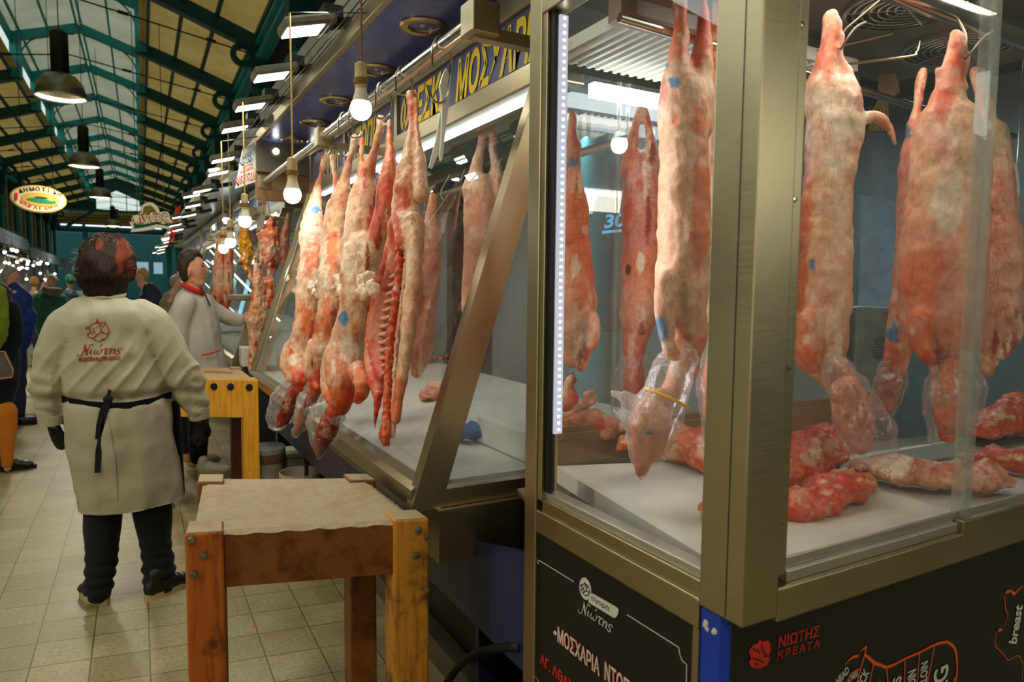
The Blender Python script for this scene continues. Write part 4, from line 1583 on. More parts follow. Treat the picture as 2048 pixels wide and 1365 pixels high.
panel_text('SIRLOIN', cp(1010, 965)[:2], cp(1030, 640)[:2], (-14, 2), None, bold=.02)
panel_text('LEG', cp(1225, 1070)[:2], cp(1242, 675)[:2], (-27, 0), None, bold=.02)
panel_text('breast', cp(1960, 470)[:2], cp(2030, 50)[:2], (-15, -3), None, bold=.03, shear=.2)
# ------------------------------------------------------------------ meat
HP, HN = V((.88, 0, 2.1)), V((1, 0, -.208))      # the leaning sheet in which the outside lambs hang
def hang(x, y):
    return on_plane(x, y, HP, HN)
def pxr(p, r):
    return r * depth(p) / F_PX * depth(p) / (V(p) - CO).length

def chain(fn, rows, flat_=1.0, off=0.0):
    """rows: (px, py, r_px, colour[, depth ratio]) -> blob chain; off pushes away from the eye (m)"""
    out = []
    for q in rows:
        p = fn(q[0], q[1])
        r = pxr(p, q[2])
        k = q[4] if len(q) > 4 else flat_
        if off:
            p = p + (p - CO).normalized() * (off + 0.0)
        out.append((p, r, r * k, q[3]))
    return out
def spot(fn, x, y, r, c, st=1.0, near=.1):
    p = fn(x, y)
    p = p - (p - CO).normalized() * near
    return (p, pxr(p, r), c, st)

def meat_thing(name, lab, cat, fn, chains, top, m='meat', group=None, spots=(), voxel=.0065, seed=1, bumps=((60, .0025), (24, .005)), part='flesh', auto=22, **k):
    root = thing(name, lab, cat, tuple(top), group)
    rr_ = random.Random(seed)
    cols = 'cpnovc' if m == 'meat_pale' else 'crocpdnfc'
    extra = []
    for _ in range(auto):
        c_ = rr_.choice(chains)
        q_ = rr_.choice(c_)
        p_ = q_[0] + IX * q_[1] * rr_.uniform(-.9, .9) + V((0, 0, rr_.uniform(-.04, .04)))
        extra.append((p_, rr_.uniform(.004, .011), rr_.choice(cols), rr_.uniform(1.5, 5)))
    spots = tuple(extra) + tuple(spots)
    blob(part, chains, MAT[m], root, voxel=voxel, seed=seed, spots=spots, pal=PAL, bumps=bumps, **k)
    return root

GL = 'whole lambs hung outside the near display'
# --- first lamb (farthest of the four)
def lamb1():
    f = hang
    legs = [chain(f, [(651, 312, 8, 'c'), (648, 328, 8, 'c'), (641, 352, 5.5, 'p'), (632, 390, 10, 'p'), (626, 430, 20, 'f'), (625, 480, 26, 'f'), (628, 535, 27, 'f')], 1.1, -.02),
            chain(f, [(665, 315, 6, 'c'), (666, 332, 7, 'p'), (669, 356, 5, 'o'), (673, 392, 8, 'm'), (668, 435, 14, 'm'), (658, 480, 17, 'f'), (650, 530, 18, 'f')], 1.1, .03)]
    body = chain(f, [(630, 520, 32, 'f'), (628, 560, 34, 'c'), (624, 590, 32, 'f'), (620, 625, 29, 'n'), (614, 660, 30, 'n'), (606, 700, 31, 'f'), (603, 735, 32, 'f'), (605, 760, 25, 'r'), (602, 775, 15, 'r')], .95)
    shoulder = chain(f, [(590, 690, 18, 'f'), (582, 725, 22, 'f'), (582, 752, 14, 'o'), (592, 762, 11, 'r')], .9, -.05)
    root = meat_thing('hanging_lamb', 'skinned lamb hung outside, first from the left with a blue mark on its thigh', 'lamb carcass', f, legs + [body, shoulder], f(655, 310), group=GL, seed=11,
                      spots=[spot(f, 632, 418, 10, 'b'), spot(f, 618, 520, 9, 'o', 3.5), spot(f, 615, 768, 22, 'r'), spot(f, 624, 662, 9, 'r', 2.2), spot(f, 664, 380, 9, 'o', 3), spot(f, 596, 752, 16, 'r'), spot(f, 650, 450, 4, 'd', 9), spot(f, 612, 640, 10, 'o', 3), spot(f, 634, 500, 8, 'o', 5), spot(f, 588, 720, 10, 'c')])
    kidney_fat(root, f, [(606, 560), (616, 568), (628, 577), (640, 572), (648, 580), (634, 588)], 13, 21)
    return root

def kidney_fat(root, f, pts, r, seed):
    ch = []
    for i, (x, y) in enumerate(pts):
        p = f(x, y)
        p = p - (p - CO).normalized() * .075
        rr = pxr(p, r)
        ch.append([(p + V((0, .01, .012)), rr * .8, rr * .7, 'c'), (p, rr, rr * .8, 'c'), (p - V((0, .01, .016)), rr * .75, rr * .6, 'f')])
    for i, c_ in enumerate(ch):
        blob('kidney_fat', [c_], MAT['meat_pale'], root, voxel=.005, seed=seed + i, pal=PAL, bumps=((45, .010), (110, .004)), smooth_it=2)

def lamb2():
    f = hang
    legs = [chain(f, [(709, 278, 8, 'c'), (706, 296, 8, 'c'), (697, 328, 7, 'p'), (688, 366, 14, 'f'), (681, 408, 25, 'f'), (674, 455, 30, 'f'), (668, 520, 28, 'f')], 1.1, -.02),
            chain(f, [(724, 280, 7, 'o'), (723, 300, 6, 'p'), (722, 332, 6, 'o'), (719, 375, 11, 'm'), (712, 425, 17, 'm'), (702, 480, 20, 'f'), (692, 530, 20, 'f')], 1.1, .04)]
    body = chain(f, [(675, 510, 36, 'f'), (675, 555, 38, 'c'), (672, 585, 35, 'f'), (666, 625, 31, 'n'), (656, 665, 30, 'o'), (648, 705, 31, 'f'), (640, 735, 28, 'f'), (636, 760, 22, 'r'), (632, 782, 13, 'r')], .95)
    sh = chain(f, [(632, 690, 16, 'f'), (626, 730, 20, 'f'), (628, 762, 13, 'r'), (634, 776, 8, 'r')], .9, -.05)
    root = meat_thing('hanging_lamb', 'skinned lamb hung outside, second from the left, orange stripe down its flank', 'lamb carcass', f, legs + [body, sh], f(714, 275), group=GL, seed=12,
                      spots=[spot(f, 664, 500, 12, 'o', 4), spot(f, 690, 545, 9, 'o', 3), spot(f, 640, 772, 24, 'r'), spot(f, 655, 640, 14, 'o', 3), spot(f, 625, 655, 9, 'r', 2.2), spot(f, 718, 350, 10, 'o', 3), spot(f, 700, 470, 4, 'r', 9), spot(f, 640, 755, 16, 'r'), spot(f, 650, 700, 14, 'c'), spot(f, 668, 640, 6, 'd', 5)])
    kidney_fat(root, f, [(656, 558), (668, 568), (682, 565), (695, 560), (668, 582), (686, 584)], 15, 22)
    return root

def lamb3():
    f = hang
    legs = [chain(f, [(762, 238, 9, 'c'), (760, 262, 10, 'c'), (748, 300, 9, 'p'), (735, 350, 18, 'p'), (727, 398, 30, 'f'), (722, 455, 34, 'f'), (715, 520, 30, 'f')], 1.1, -.03),
            chain(f, [(779, 243, 8, 'c'), (779, 265, 7, 'o'), (780, 300, 10, 'o'), (780, 342, 19, 'm'), (776, 385, 25, 'm'), (768, 440, 26, 'r'), (752, 500, 28, 'f')], 1.1, .05)]
    body = chain(f, [(728, 500, 40, 'f'), (722, 550, 42, 'c'), (718, 590, 40, 'f'), (710, 635, 36, 'n'), (698, 680, 36, 'n'), (692, 725, 42, 'f'), (690, 765, 40, 'o'), (686, 795, 26, 'r'), (672, 822, 20, 'r')], .95)
    sh = chain(f, [(675, 690, 18, 'f'), (664, 735, 24, 'f'), (660, 775, 20, 'f'), (664, 802, 12, 'r')], .9, -.06)
    fore = chain(f, [(715, 740, 20, 'o'), (726, 775, 17, 'r'), (715, 800, 12, 'r')], .9, .02)
    root = meat_thing('hanging_lamb', 'skinned lamb hung outside, third from the left with a blue stamp on its ribs', 'lamb carcass', f, legs + [body, sh, fore], f(770, 235), group=GL, seed=13,
                      spots=[spot(f, 688, 640, 10, 'b', 1.6), spot(f, 775, 375, 17, 'r', 1.5), spot(f, 756, 470, 8, 'd', 5), spot(f, 690, 800, 26, 'r'), spot(f, 725, 760, 18, 'o', 2), spot(f, 772, 290, 11, 'o', 3), spot(f, 745, 440, 12, 'r', 3), spot(f, 662, 790, 18, 'o'), spot(f, 742, 620, 7, 'r', 6), spot(f, 735, 520, 4, 'd', 9), spot(f, 700, 700, 18, 'c', 2), spot(f, 668, 760, 14, 'n'), spot(f, 752, 400, 6, 'd', 4)])
    kidney_fat(root, f, [(698, 552), (712, 562), (728, 566), (742, 560), (710, 580), (730, 586), (748, 578)], 17, 23)
    return root

# --- fourth: an opened half with its ribs and backbone in sight
def lamb4():
    f = hang
    root = thing('hanging_lamb_half', 'opened lamb half hung nearest, backbone and ribs showing', 'lamb carcass', tuple(f(823, 190)), GL)
    leg = [chain(f, [(822, 190, 11, 'c'), (824, 206, 12, 'o'), (824, 235, 9, 'o'), (824, 265, 11, 'p'), (821, 300, 17, 'f'), (818, 335, 24, 'f'), (816, 375, 30, 'p'), (812, 420, 32, 'f'), (820, 480, 30, 'f')], 1.0),
           chain(f, [(833, 200, 6, 'c'), (834, 240, 5, 'p'), (836, 280, 8, 'p'), (840, 330, 13, 'f'), (842, 390, 17, 'f')], 1.0, .03)]
    slab = chain(f, [(826, 450, 24, 'f', 1.4), (830, 500, 20, 'f', 1.6), (828, 560, 18, 'f', 1.8), (822, 620, 17, 'f', 1.8), (815, 680, 16, 'f', 1.7), (806, 740, 14, 'f', 1.4), (798, 790, 12, 'm', 1.2), (792, 840, 9, 'm')], 1.5, .03)
    flank = chain(f, [(790, 440, 12, 'r', .8), (783, 490, 13, 'o', .7), (772, 540, 15, 'r', .6), (760, 590, 16, 'r', .6), (748, 640, 14, 'o', .6), (740, 690, 12, 'o', .8), (742, 735, 14, 'p', .9), (752, 770, 16, 'r', .9), (758, 795, 9, 'r')], .7, .03)
    inner = chain(f, [(800, 460, 16, 'm', .5), (792, 540, 24, 'm', .35), (780, 600, 30, 'v', .3), (768, 650, 34, 'v', .3), (766, 700, 32, 'v', .3), (772, 750, 24, 'r', .5)], .4, .09)
    blob('flesh', leg + [slab, flank, inner], MAT['meat'], root, voxel=.0055, seed=14, pal=PAL, bumps=((60, .0025), (24, .004)),
         spots=[spot(f, 806, 400, 17, 'r', 1.6), spot(f, 828, 240, 6, 'o', 5), spot(f, 790, 470, 13, 'r', 3), spot(f, 770, 560, 14, 'd', 2), spot(f, 745, 700, 9, 'r', 3), spot(f, 820, 215, 7, 'r')])
    # backbone: a chain of split vertebrae
    ch = []
    pts = catmull([f(806, 420), f(801, 480), f(797, 550), f(790, 610), f(783, 670), f(777, 730), f(775, 790), f(773, 850), (f(772, 880))], 6)
    b = MB()
    bl = []
    for i, p in enumerate(pts[::1]):
        p = V(p) - (V(p) - CO).normalized() * .028
        r = .0135 if i % 2 == 0 else .010
        bl.append([(p + V((0, 0, .009)), r, r, 'r' if i % 3 else 'm'), (p - V((0, 0, .009)), r, r, 'd' if i % 3 == 0 else 'r')])
    blob('backbone', bl, MAT['beef'], root, voxel=.004, seed=15, pal=PAL, bumps=((90, .004),), smooth_it=1)
    bl = []
    for i, p in enumerate(pts[2:-4:1]):
        p = V(p) - (V(p) - CO).normalized() * .026 + IX * .02
        bl.append([(p + V((0, 0, .012)), .008, .008, 'f'), (p - V((0, 0, .012)), .008, .008, 'c')])
    blob('spinal_fat', bl, MAT['meat_pale'], root, voxel=.004, seed=16, pal=PAL, bumps=((90, .003),), smooth_it=1)
    for k in range(13):
        y = 548 + k * 16
        xa, xb = 795 - k * 1.4, 752 - k * .4
        P = []
        for t in range(5):
            u = t / 4
            p = f(xa + (xb - xa) * u, y + 8 * u + 5 * math.sin(PI * u))
            P.append(p + (p - CO).normalized() * (.030 + .016 * math.sin(PI * u)))
        b = MB()
        b.tube(P, [.005, .006, .0065, .006, .005], 8, smooth_n=3)
        b.build('rib', MAT_RIB, root, smooth=True)
    # stretched tendons and the drip at the neck
    blob('neck_drip', [chain(f, [(757, 790, 10, 'r'), (754, 815, 7, 'r'), (752, 832, 4, 'd'), (750, 850, 2.6, 'd'), (752, 862, 1.6, 'r')], 1.0, .0)], MAT['beef'], root, voxel=.0035, seed=18, pal=PAL, bumps=((80, .003),), smooth_it=1)
    neck = [chain(f, [(774, 855, 13, 'd'), (770, 875, 12, 'r'), (768, 890, 5, 'd')], 1.0, -.02)]
    blob('neck_end', neck, MAT['beef'], root, voxel=.0035, seed=17, pal=PAL, bumps=((80, .003),), smooth_it=1)
    return root
MAT_RIB = plain('rib_membrane', lin(226, 160, 128), .4, var=.15, scale=30)
lamb1(); lamb2(); lamb3(); lamb4()

# hooks for them
for (x, y, lab) in ((654, 308, 'steel hook carrying the first outside lamb from the left'), (716, 272, 'steel hook carrying the second outside lamb from the left'), (772, 234, 'steel hook carrying the third outside lamb from the left'), (818, 186, 'steel hook carrying the opened lamb half')):
    p = hang(x, y)
    s_hook(.875, p.y, 2.19, 2.19 - p.z + .01, lab)
s_hook(.875, 3.10, 2.19, .16, 'empty steel hook between the second and third outside lambs')
s_hook(.875, 2.02, 2.19, .17, 'steel hook with a white plastic strip, right of the opened half')
# white strip hung on that hook
t = thing('plastic_strip', 'folded white plastic strip hanging from a hook beside the opened half', 'plastic strip', (.875, 2.02, 2.02))
b = MB()
b.prism([on_y(*p, 2.02) for p in ((893, 136), (897, 138), (901, 170), (897, 215), (890, 270), (886, 315), (882, 322), (880, 310), (884, 260), (885, 200), (880, 172), (886, 150))], (0, .012, .0))
b.build('strip', MAT['white'], t)
b = MB()
b.prism([on_y(*p, 2.035) for p in ((885, 200), (888, 215), (884, 258), (876, 310), (864, 338), (858, 335), (872, 280))], (0, .006, .0))
b.build('fold', MAT['white'], t)

# --- bagged heads below the outside lambs
def bag_creases(P, N):
    Q = P * np.array([1, 1, .45])
    return P + N * (.006 - np.abs(noise3(Q, 34, 5)) * .016 - np.abs(noise3(Q, 80, 6)) * .006)[:, None]
def flesh_folds(P, N):
    return P + N * (.006 - np.abs(noise3(P, 17, 8)) * .022 - np.abs(noise3(P, 44, 9)) * .008)[:, None]

def bagged(name, lab, fn, flesh, bag, seed, mats=('beef', 'bag'), band=None, eye=None, group='lamb heads tied in clear bags', top=None, off=0.0, vox=.005):
    root = thing(name, lab, 'bagged lamb head', tuple(fn(flesh[0][0], flesh[0][1])), group)
    blob('head', [chain(fn, flesh, .85, off)], MAT[mats[0]], root, voxel=vox, seed=seed, pal=PAL, bumps=((50, .005), (110, .002)), smooth_it=2)
    blob('bag', [chain(fn, c, .9, off) for c in bag], MAT[mats[1]], root, voxel=vox, seed=seed + 1, pal=None, bumps=((30, .005), (160, .001)), smooth_it=1, deform=bag_creases)
    return root
bagged('bagged_head', 'lamb head in a clear bag below the first outside lamb', hang, [(588, 780, 13, 'r'), (578, 810, 15, 'd'), (566, 840, 13, 'd'), (556, 852, 5, 'r')], [[(590, 768, 22, 0), (575, 800, 34, 0), (556, 838, 24, 0), (548, 848, 12, 0)]], 31)
bagged('bagged_head', 'lamb head in a clear bag below the second outside lamb', hang, [(628, 785, 13, 'r'), (616, 812, 13, 'd'), (602, 845, 10, 'r'), (592, 866, 6, 'r')], [[(630, 780, 20, 0), (616, 812, 26, 0), (602, 848, 15, 0), (592, 868, 8, 0)]], 33)
bagged('bagged_head', 'largest bagged lamb head with a bloody tip, below the third outside lamb', hang, [(668, 825, 17, 'r'), (658, 850, 22, 'd'), (646, 880, 19, 'd'), (638, 905, 8, 'd')], [[(668, 815, 22, 0), (650, 840, 38, 0), (645, 880, 25, 0), (638, 915, 4, 0)], [(640, 820, 14, 0), (610, 828, 8, 0), (600, 835, 3, 0)], [(650, 845, 12, 0), (680, 838, 9, 0), (690, 836, 3, 0)]], 35)

# ------------------------------------------------------------------ lambs inside the cabinet
GC = 'whole lambs hung inside the glass cabinet'
def fixed(d):
    return lambda x, y: at(x, y, d)
fa = fixed(1.62)
meat_thing('hanging_lamb', 'pale lamb behind the aisle glass, its bagged head hanging lowest at the corner post', 'lamb carcass', fa,
           [chain(fa, [(1362, -60, 12, 'p'), (1360, 0, 14, 'p'), (1362, 50, 16, 'r'), (1358, 110, 24, 'm'), (1352, 170, 36, 'f'), (1352, 240, 40, 'f')], 1.1),
            chain(fa, [(1402, -60, 11, 'p'), (1404, 0, 14, 'r'), (1408, 50, 17, 'r'), (1404, 110, 26, 'm'), (1396, 180, 36, 'f'), (1385, 260, 42, 'f')], 1.1, .03),
            chain(fa, [(1366, 190, 48, 'f'), (1366, 270, 52, 'f'), (1368, 360, 53, 'n'), (1368, 460, 55, 'f'), (1366, 560, 55, 'f'), (1366, 630, 50, 'f'), (1372, 680, 42, 'o'), (1374, 715, 32, 'o'), (1362, 750, 30, 'p'), (1348, 785, 28, 'p')], 1.15),
            chain(fa, [(1335, 560, 22, 'f'), (1328, 620, 22, 'f'), (1334, 680, 18, 'f'), (1350, 710, 14, 'o')], 1.0, -.07)], fa(1380, -40), 'meat_pale', GC, seed=41,
           spots=[spot(fa, 1350, 165, 12, 'b'), spot(fa, 1330, 130, 7, 'b'), spot(fa, 1322, 655, 15, 'b', 1.8), spot(fa, 1325, 180, 14, 'v', 2), spot(fa, 1402, 420, 22, 'o', 5), spot(fa, 1400, 240, 14, 'o', 3), spot(fa, 1352, 240, 6, 'o', 2.5), spot(fa, 1395, 120, 14, 'r'), spot(fa, 1375, 700, 30, 'o'), spot(fa, 1345, 30, 7, 'r', 4), spot(fa, 1412, 60, 12, 'r', 3)])
fb = fixed(1.75)
meat_thing('hanging_lamb', 'lamb half hidden by the cabinet corner post', 'lamb carcass', fb,
           [chain(fb, [(1440, -40, 14, 'm'), (1440, 30, 18, 'r'), (1438, 110, 26, 'm')], 1.0), chain(fb, [(1444, 110, 30, 'f'), (1448, 200, 36, 'n'), (1450, 300, 38, 'f'), (1450, 430, 42, 'f'), (1446, 560, 45, 'f'), (1444, 620, 40, 'f'), (1442, 655, 26, 'o'), (1436, 690, 22, 'p'), (1430, 760, 30, 'v'), (1428, 820, 26, 'p')], 1.1)], fb(1440, -30), 'meat_pale', GC, seed=43, voxel=.008,
           spots=[spot(fb, 1420, 215, 9, 'r'), spot(fb, 1415, 180, 9, 'o', 2)])
# its head lies in the same bag as the neck
bagged('bagged_head', 'lamb head in a milky bag beside the cabinet corner post', fb, [(1440, 690, 20, 'p'), (1436, 740, 24, 'm'), (1432, 800, 22, 'm'), (1430, 850, 12, 'r')], [[(1436, 680, 26, 0), (1432, 750, 36, 0), (1428, 810, 32, 0), (1424, 880, 14, 0)]], 45, ('beef', 'bag_milky'))
fh = fixed(1.56)
root = bagged('bagged_head', 'pointed lamb head in a milky bag with a yellow band, behind the aisle glass', fh,
       [(1318, 800, 30, 'n'), (1306, 838, 42, 'n'), (1300, 872, 40, 'o'), (1290, 910, 28, 'o'), (1284, 945, 10, 'o')],
       [[(1342, 750, 46, 0), (1332, 790, 46, 0), (1312, 832, 58, 0), (1302, 872, 50, 0), (1290, 918, 31, 0), (1281, 962, 4, 0)], [(1275, 820, 24, 0), (1250, 800, 17, 0), (1228, 790, 8, 0)], [(1262, 838, 26, 0), (1238, 828, 12, 0), (1222, 820, 4, 0)], [(1350, 735, 40, 0), (1362, 715, 38, 0)]], 47, ('meat', 'bag_milky'))
pe = fh(1298, 865)
pe = pe - (pe - CO).normalized() * .040
b = MB()
b.ball(pe, .010, .006, .006)
b.build('eye', MAT['black'], root, smooth=True)
pc = fh(1333, 797)
b = MB()
b.torus(pc, pxr(pc, 47), .0035, (.45, -.1, 1), 32, 8)
b.build('rubber_band', MAT['red_cord'], root, smooth=True)

fr1 = fixed(1.86)
meat_thing('hanging_lamb', 'lamb at the back of the cabinet beside the light strip', 'lamb carcass', fr1,
           [chain(fr1, [(1145, 230, 8, 'v'), (1146, 290, 14, 'v'), (1148, 340, 18, 'v'), (1148, 400, 24, 'o')], 1.1),
            chain(fr1, [(1146, 390, 28, 'o'), (1146, 460, 34, 'o'), (1148, 540, 40, 'o'), (1150, 610, 44, 'p'), (1150, 655, 42, 'f'), (1150, 690, 30, 'f'), (1148, 720, 18, 'o')], 1.2),
            chain(fr1, [(1178, 640, 20, 'f'), (1182, 672, 18, 'f'), (1170, 700, 14, 'p'), (1162, 735, 10, 'p')], 1.0, -.06)], fr1(1146, 232), 'meat', GC, seed=51,
           spots=[spot(fr1, 1148, 325, 12, 'b')])
fr2 = fixed(1.98)
meat_thing('hanging_lamb', 'lamb at the back of the cabinet behind the reflection of a bulb', 'lamb carcass', fr2,
           [chain(fr2, [(1278, 220, 8, 'v'), (1268, 262, 10, 'm'), (1262, 300, 16, 'v'), (1264, 350, 24, 'v')], 1.1), chain(fr2, [(1290, 220, 8, 'v'), (1298, 262, 10, 'm'), (1304, 300, 16, 'v'), (1304, 350, 24, 'v')], 1.1),
            chain(fr2, [(1284, 340, 40, 'v'), (1284, 410, 42, 'v'), (1286, 480, 42, 'v'), (1284, 540, 42, 'o'), (1280, 600, 42, 'p'), (1276, 640, 38, 'f'), (1270, 680, 28, 'r'), (1268, 720, 20, 'r'), (1268, 760, 18, 'r'), (1268, 795, 12, 'r')], 1.1)], fr2(1284, 225), 'meat', GC, seed=53,
           spots=[spot(fr2, 1296, 440, 6, 'd', 8), spot(fr2, 1278, 365, 8, 'r'), spot(fr2, 1256, 540, 5, 'k', 2.5), spot(fr2, 1256, 420, 10, 'o', 5)])
bagged('bagged_head', 'lamb head in a loose bag behind the pointed one in the cabinet', fr2, [(1268, 740, 20, 'r'), (1268, 770, 22, 'r'), (1266, 810, 12, 'r')], [[(1270, 725, 30, 0), (1262, 760, 34, 0), (1262, 800, 18, 0)]], 55)
# one whole lamb facing the front glass
fB = fixed(1.72)
root = meat_thing('hanging_lamb', 'broad pale lamb with a curled tail, first behind the front glass', 'lamb carcass', fB,
           [chain(fB, [(1663, 38, 20, 'p'), (1664, 62, 24, 'p'), (1658, 95, 21, 'm'), (1650, 130, 26, 'm'), (1646, 165, 38, 'p'), (1652, 215, 50, 'f')], 1.0),
            chain(fB, [(1684, 70, 9, 'p'), (1682, 110, 8, 'p'), (1690, 145, 14, 'm'), (1698, 185, 26, 'f')], 1.0),
            chain(fB, [(1668, 200, 58, 'f'), (1668, 260, 62, 'c'), (1660, 320, 56, 'f'), (1654, 400, 54, 'f'), (1650, 480, 56, 'f'), (1648, 560, 58, 'f'), (1646, 630, 58, 'f'), (1644, 680, 54, 'p'), (1644, 715, 44, 'p'), (1664, 745, 36, 'p'), (1690, 775, 32, 'p')], 1.0),
            chain(fB, [(1614, 640, 22, 'p'), (1612, 690, 26, 'p'), (1612, 720, 20, 'o'), (1622, 738, 13, 'p')], 1.0, -.05),
            chain(fB, [(1720, 240, 14, 'f'), (1742, 233, 11, 'p'), (1762, 237, 11, 'p'), (1777, 255, 10, 'p'), (1786, 275, 8, 'p'), (1790, 287, 5, 'p')], 1.0, -.02)], fB(1665, 38), 'meat_pale', GC, seed=61,
           spots=[spot(fB, 1655, 70, 5, 'r', 2), spot(fB, 1604, 420, 22, 'o', 5), spot(fB, 1596, 560, 20, 'o', 4), spot(fB, 1592, 520, 7, 'b', 1.4), spot(fB, 1626, 527, 7, 'b', 2), spot(fB, 1720, 200, 10, 'v', 2.5), spot(fB, 1640, 110, 18, 'r', 2), spot(fB, 1620, 715, 22, 'o'), spot(fB, 1655, 250, 60, 'c', 1.6), spot(fB, 1690, 430, 24, 'f', 5), spot(fB, 1668, 640, 16, 'f', 3)])
bagged('bagged_head', 'large clear bag round a lamb head with red nose, resting on the white board', fixed(1.64), [(1690, 780, 34, 'p'), (1706, 825, 42, 'p'), (1716, 865, 36, 'v'), (1720, 890, 26, 'v')],
       [[(1672, 745, 36, 0), (1695, 780, 42, 0), (1715, 825, 56, 0), (1735, 870, 58, 0), (1752, 905, 44, 0)], [(1700, 800, 30, 0), (1688, 835, 26, 0), (1690, 860, 14, 0)]], 63)
fC = fixed(1.92)
meat_thing('hanging_lamb', 'thin lamb with a blue painted foreleg, left of the sliding glass edge', 'lamb carcass', fC,
           [chain(fC, [(1846, 140, 11, 'p'), (1840, 170, 12, 'm'), (1835, 215, 13, 'm'), (1828, 260, 20, 'p'), (1828, 310, 32, 'v')], 1.0),
            chain(fC, [(1834, 300, 36, 'v'), (1836, 380, 42, 'v'), (1834, 460, 44, 'v'), (1828, 540, 44, 'p'), (1818, 610, 40, 'p'), (1806, 660, 34, 'p'), (1796, 700, 28, 'o'), (1788, 735, 24, 'p')], 1.0)], fC(1846, 142), 'meat', GC, seed=65,
           spots=[spot(fC, 1813, 262, 9, 'b', 2), spot(fC, 1784, 668, 13, 'b', 1.9), spot(fC, 1845, 180, 5, 'r', 3), spot(fC, 1790, 715, 18, 'o')])
bagged('bagged_head', 'small bagged lamb head behind the large bag, tied with a yellow band', fC, [(1786, 745, 24, 'f'), (1778, 780, 26, 'v'), (1770, 815, 20, 'p')], [[(1788, 735, 30, 0), (1778, 775, 33, 0), (1768, 820, 24, 0)]], 67)
fD = fixed(1.66)
meat_thing('hanging_lamb', 'widest lamb with a hooked shank, in the middle of the front glass', 'lamb carcass', fD,
           [chain(fD, [(1912, 70, 16, 'p'), (1914, 95, 24, 'p'), (1906, 130, 24, 'p'), (1898, 165, 30, 'm'), (1894, 210, 46, 'p'), (1894, 260, 62, 'n')], 1.0),
            chain(fD, [(1938, 105, 6, 'p'), (1932, 140, 6, 'p'), (1930, 175, 10, 'p')], 1.0), chain(fD, [(1876, 140, 8, 'p'), (1874, 165, 8, 'p'), (1876, 190, 12, 'm')], 1.0),
            chain(fD, [(1896, 250, 73, 'n'), (1898, 310, 86, 'f'), (1894, 380, 88, 'f'), (1888, 460, 92, 'p'), (1884, 540, 95, 'p'), (1884, 600, 92, 'v'), (1886, 650, 86, 'p'), (1890, 690, 68, 'm'), (1896, 720, 46, 'o'), (1900, 745, 33, 'r')], .85),
            chain(fD, [(1836, 640, 26, 'v'), (1842, 690, 24, 'm'), (1858, 718, 18, 'r')], 1.0, -.05)], fD(1912, 72), 'meat_pale', GC, seed=71,
           spots=[spot(fD, 1912, 90, 8, 'r', 2), spot(fD, 1890, 210, 18, 'r', 2.4), spot(fD, 1880, 290, 18, 'v', 2), spot(fD, 1935, 330, 22, 'g', 1.2), spot(fD, 1840, 560, 42, 'm', 1.8), spot(fD, 1880, 715, 34, 'r', .7), spot(fD, 1930, 290, 10, 'f', 5), spot(fD, 1905, 400, 38, 'c', 2), spot(fD, 1918, 120, 6, 'r', 4)])
bagged('bagged_head', 'bagged lamb head with a bloody point, hanging by the sliding glass edge', fixed(1.62), [(1898, 735, 26, 'r'), (1900, 780, 40, 'p'), (1900, 830, 38, 'm'), (1896, 870, 22, 'r')],
       [[(1900, 718, 40, 0), (1915, 770, 58, 0), (1912, 820, 56, 0), (1902, 860, 32, 0), (1896, 890, 5, 0)], [(1870, 770, 22, 0), (1860, 830, 14, 0), (1866, 885, 7, 0)]], 73)
fE = fixed(1.95)
meat_thing('hanging_lamb', 'lamb partly behind the sliding glass edge, rightmost in the cabinet', 'lamb carcass', fE,
           [chain(fE, [(1948, 140, 9, 'p'), (1956, 180, 11, 'p'), (1966, 225, 18, 'm'), (1974, 280, 32, 'g')], 1.0), chain(fE, [(1964, 142, 9, 'p'), (1968, 180, 11, 'r'), (1976, 230, 18, 'm'), (1980, 280, 30, 'g')], 1.0),
            chain(fE, [(1982, 270, 40, 'g'), (1988, 340, 44, 'f'), (1994, 420, 46, 'p'), (1998, 500, 52, 'p'), (2000, 560, 54, 'p'), (1998, 620, 50, 'v'), (1990, 670, 40, 'v'), (1980, 710, 26, 'p'), (1974, 740, 16, 'p')], 1.0),
            chain(fE, [(2016, 630, 22, 'f'), (2034, 655, 15, 'f'), (2026, 680, 14, 'p'), (2006, 715, 10, 'r')], 1.0, -.05)], fE(1955, 140), 'meat', GC, seed=75,
           spots=[spot(fE, 1976, 300, 28, 'g', 1.2), spot(fE, 1972, 272, 10, 'r', 1.6)])
for (x, y, d, ln, lab) in ((1684, 72, 1.72, (1.02, 2.165), 'steel hook piercing the shank of the broad pale lamb'), (1930, 92, 1.66, (1.02, 2.165), 'steel hook piercing the shank of the widest lamb')):
    p = at(x, y, d)
    o = thing('meat_hook', lab, 'hook', tuple(p), 'steel hooks on the rails')
    b = MB()
    top = V((p.x + .05, 1.02, 2.165))
    b.tube([top + V((-.02, -.022, -.022)), top + V((0, -.03, .004)), top + V((.006, -.012, .03)), top + V((.006, .02, .022)), top.lerp(p, .4) + V((.008, .012, .02)), top.lerp(p, .8) + V((.012, .004, .02)), p + V((.010, .003, .012)), p + V((-.002, 0, -.03)), p + V((-.03, -.03, -.03)), p + V((-.02, -.05, .0)), p + V((.012, -.055, .018))], .0030, 6, smooth_n=6)
    b.build('wire', MAT['steel_dark'], o, smooth=True)
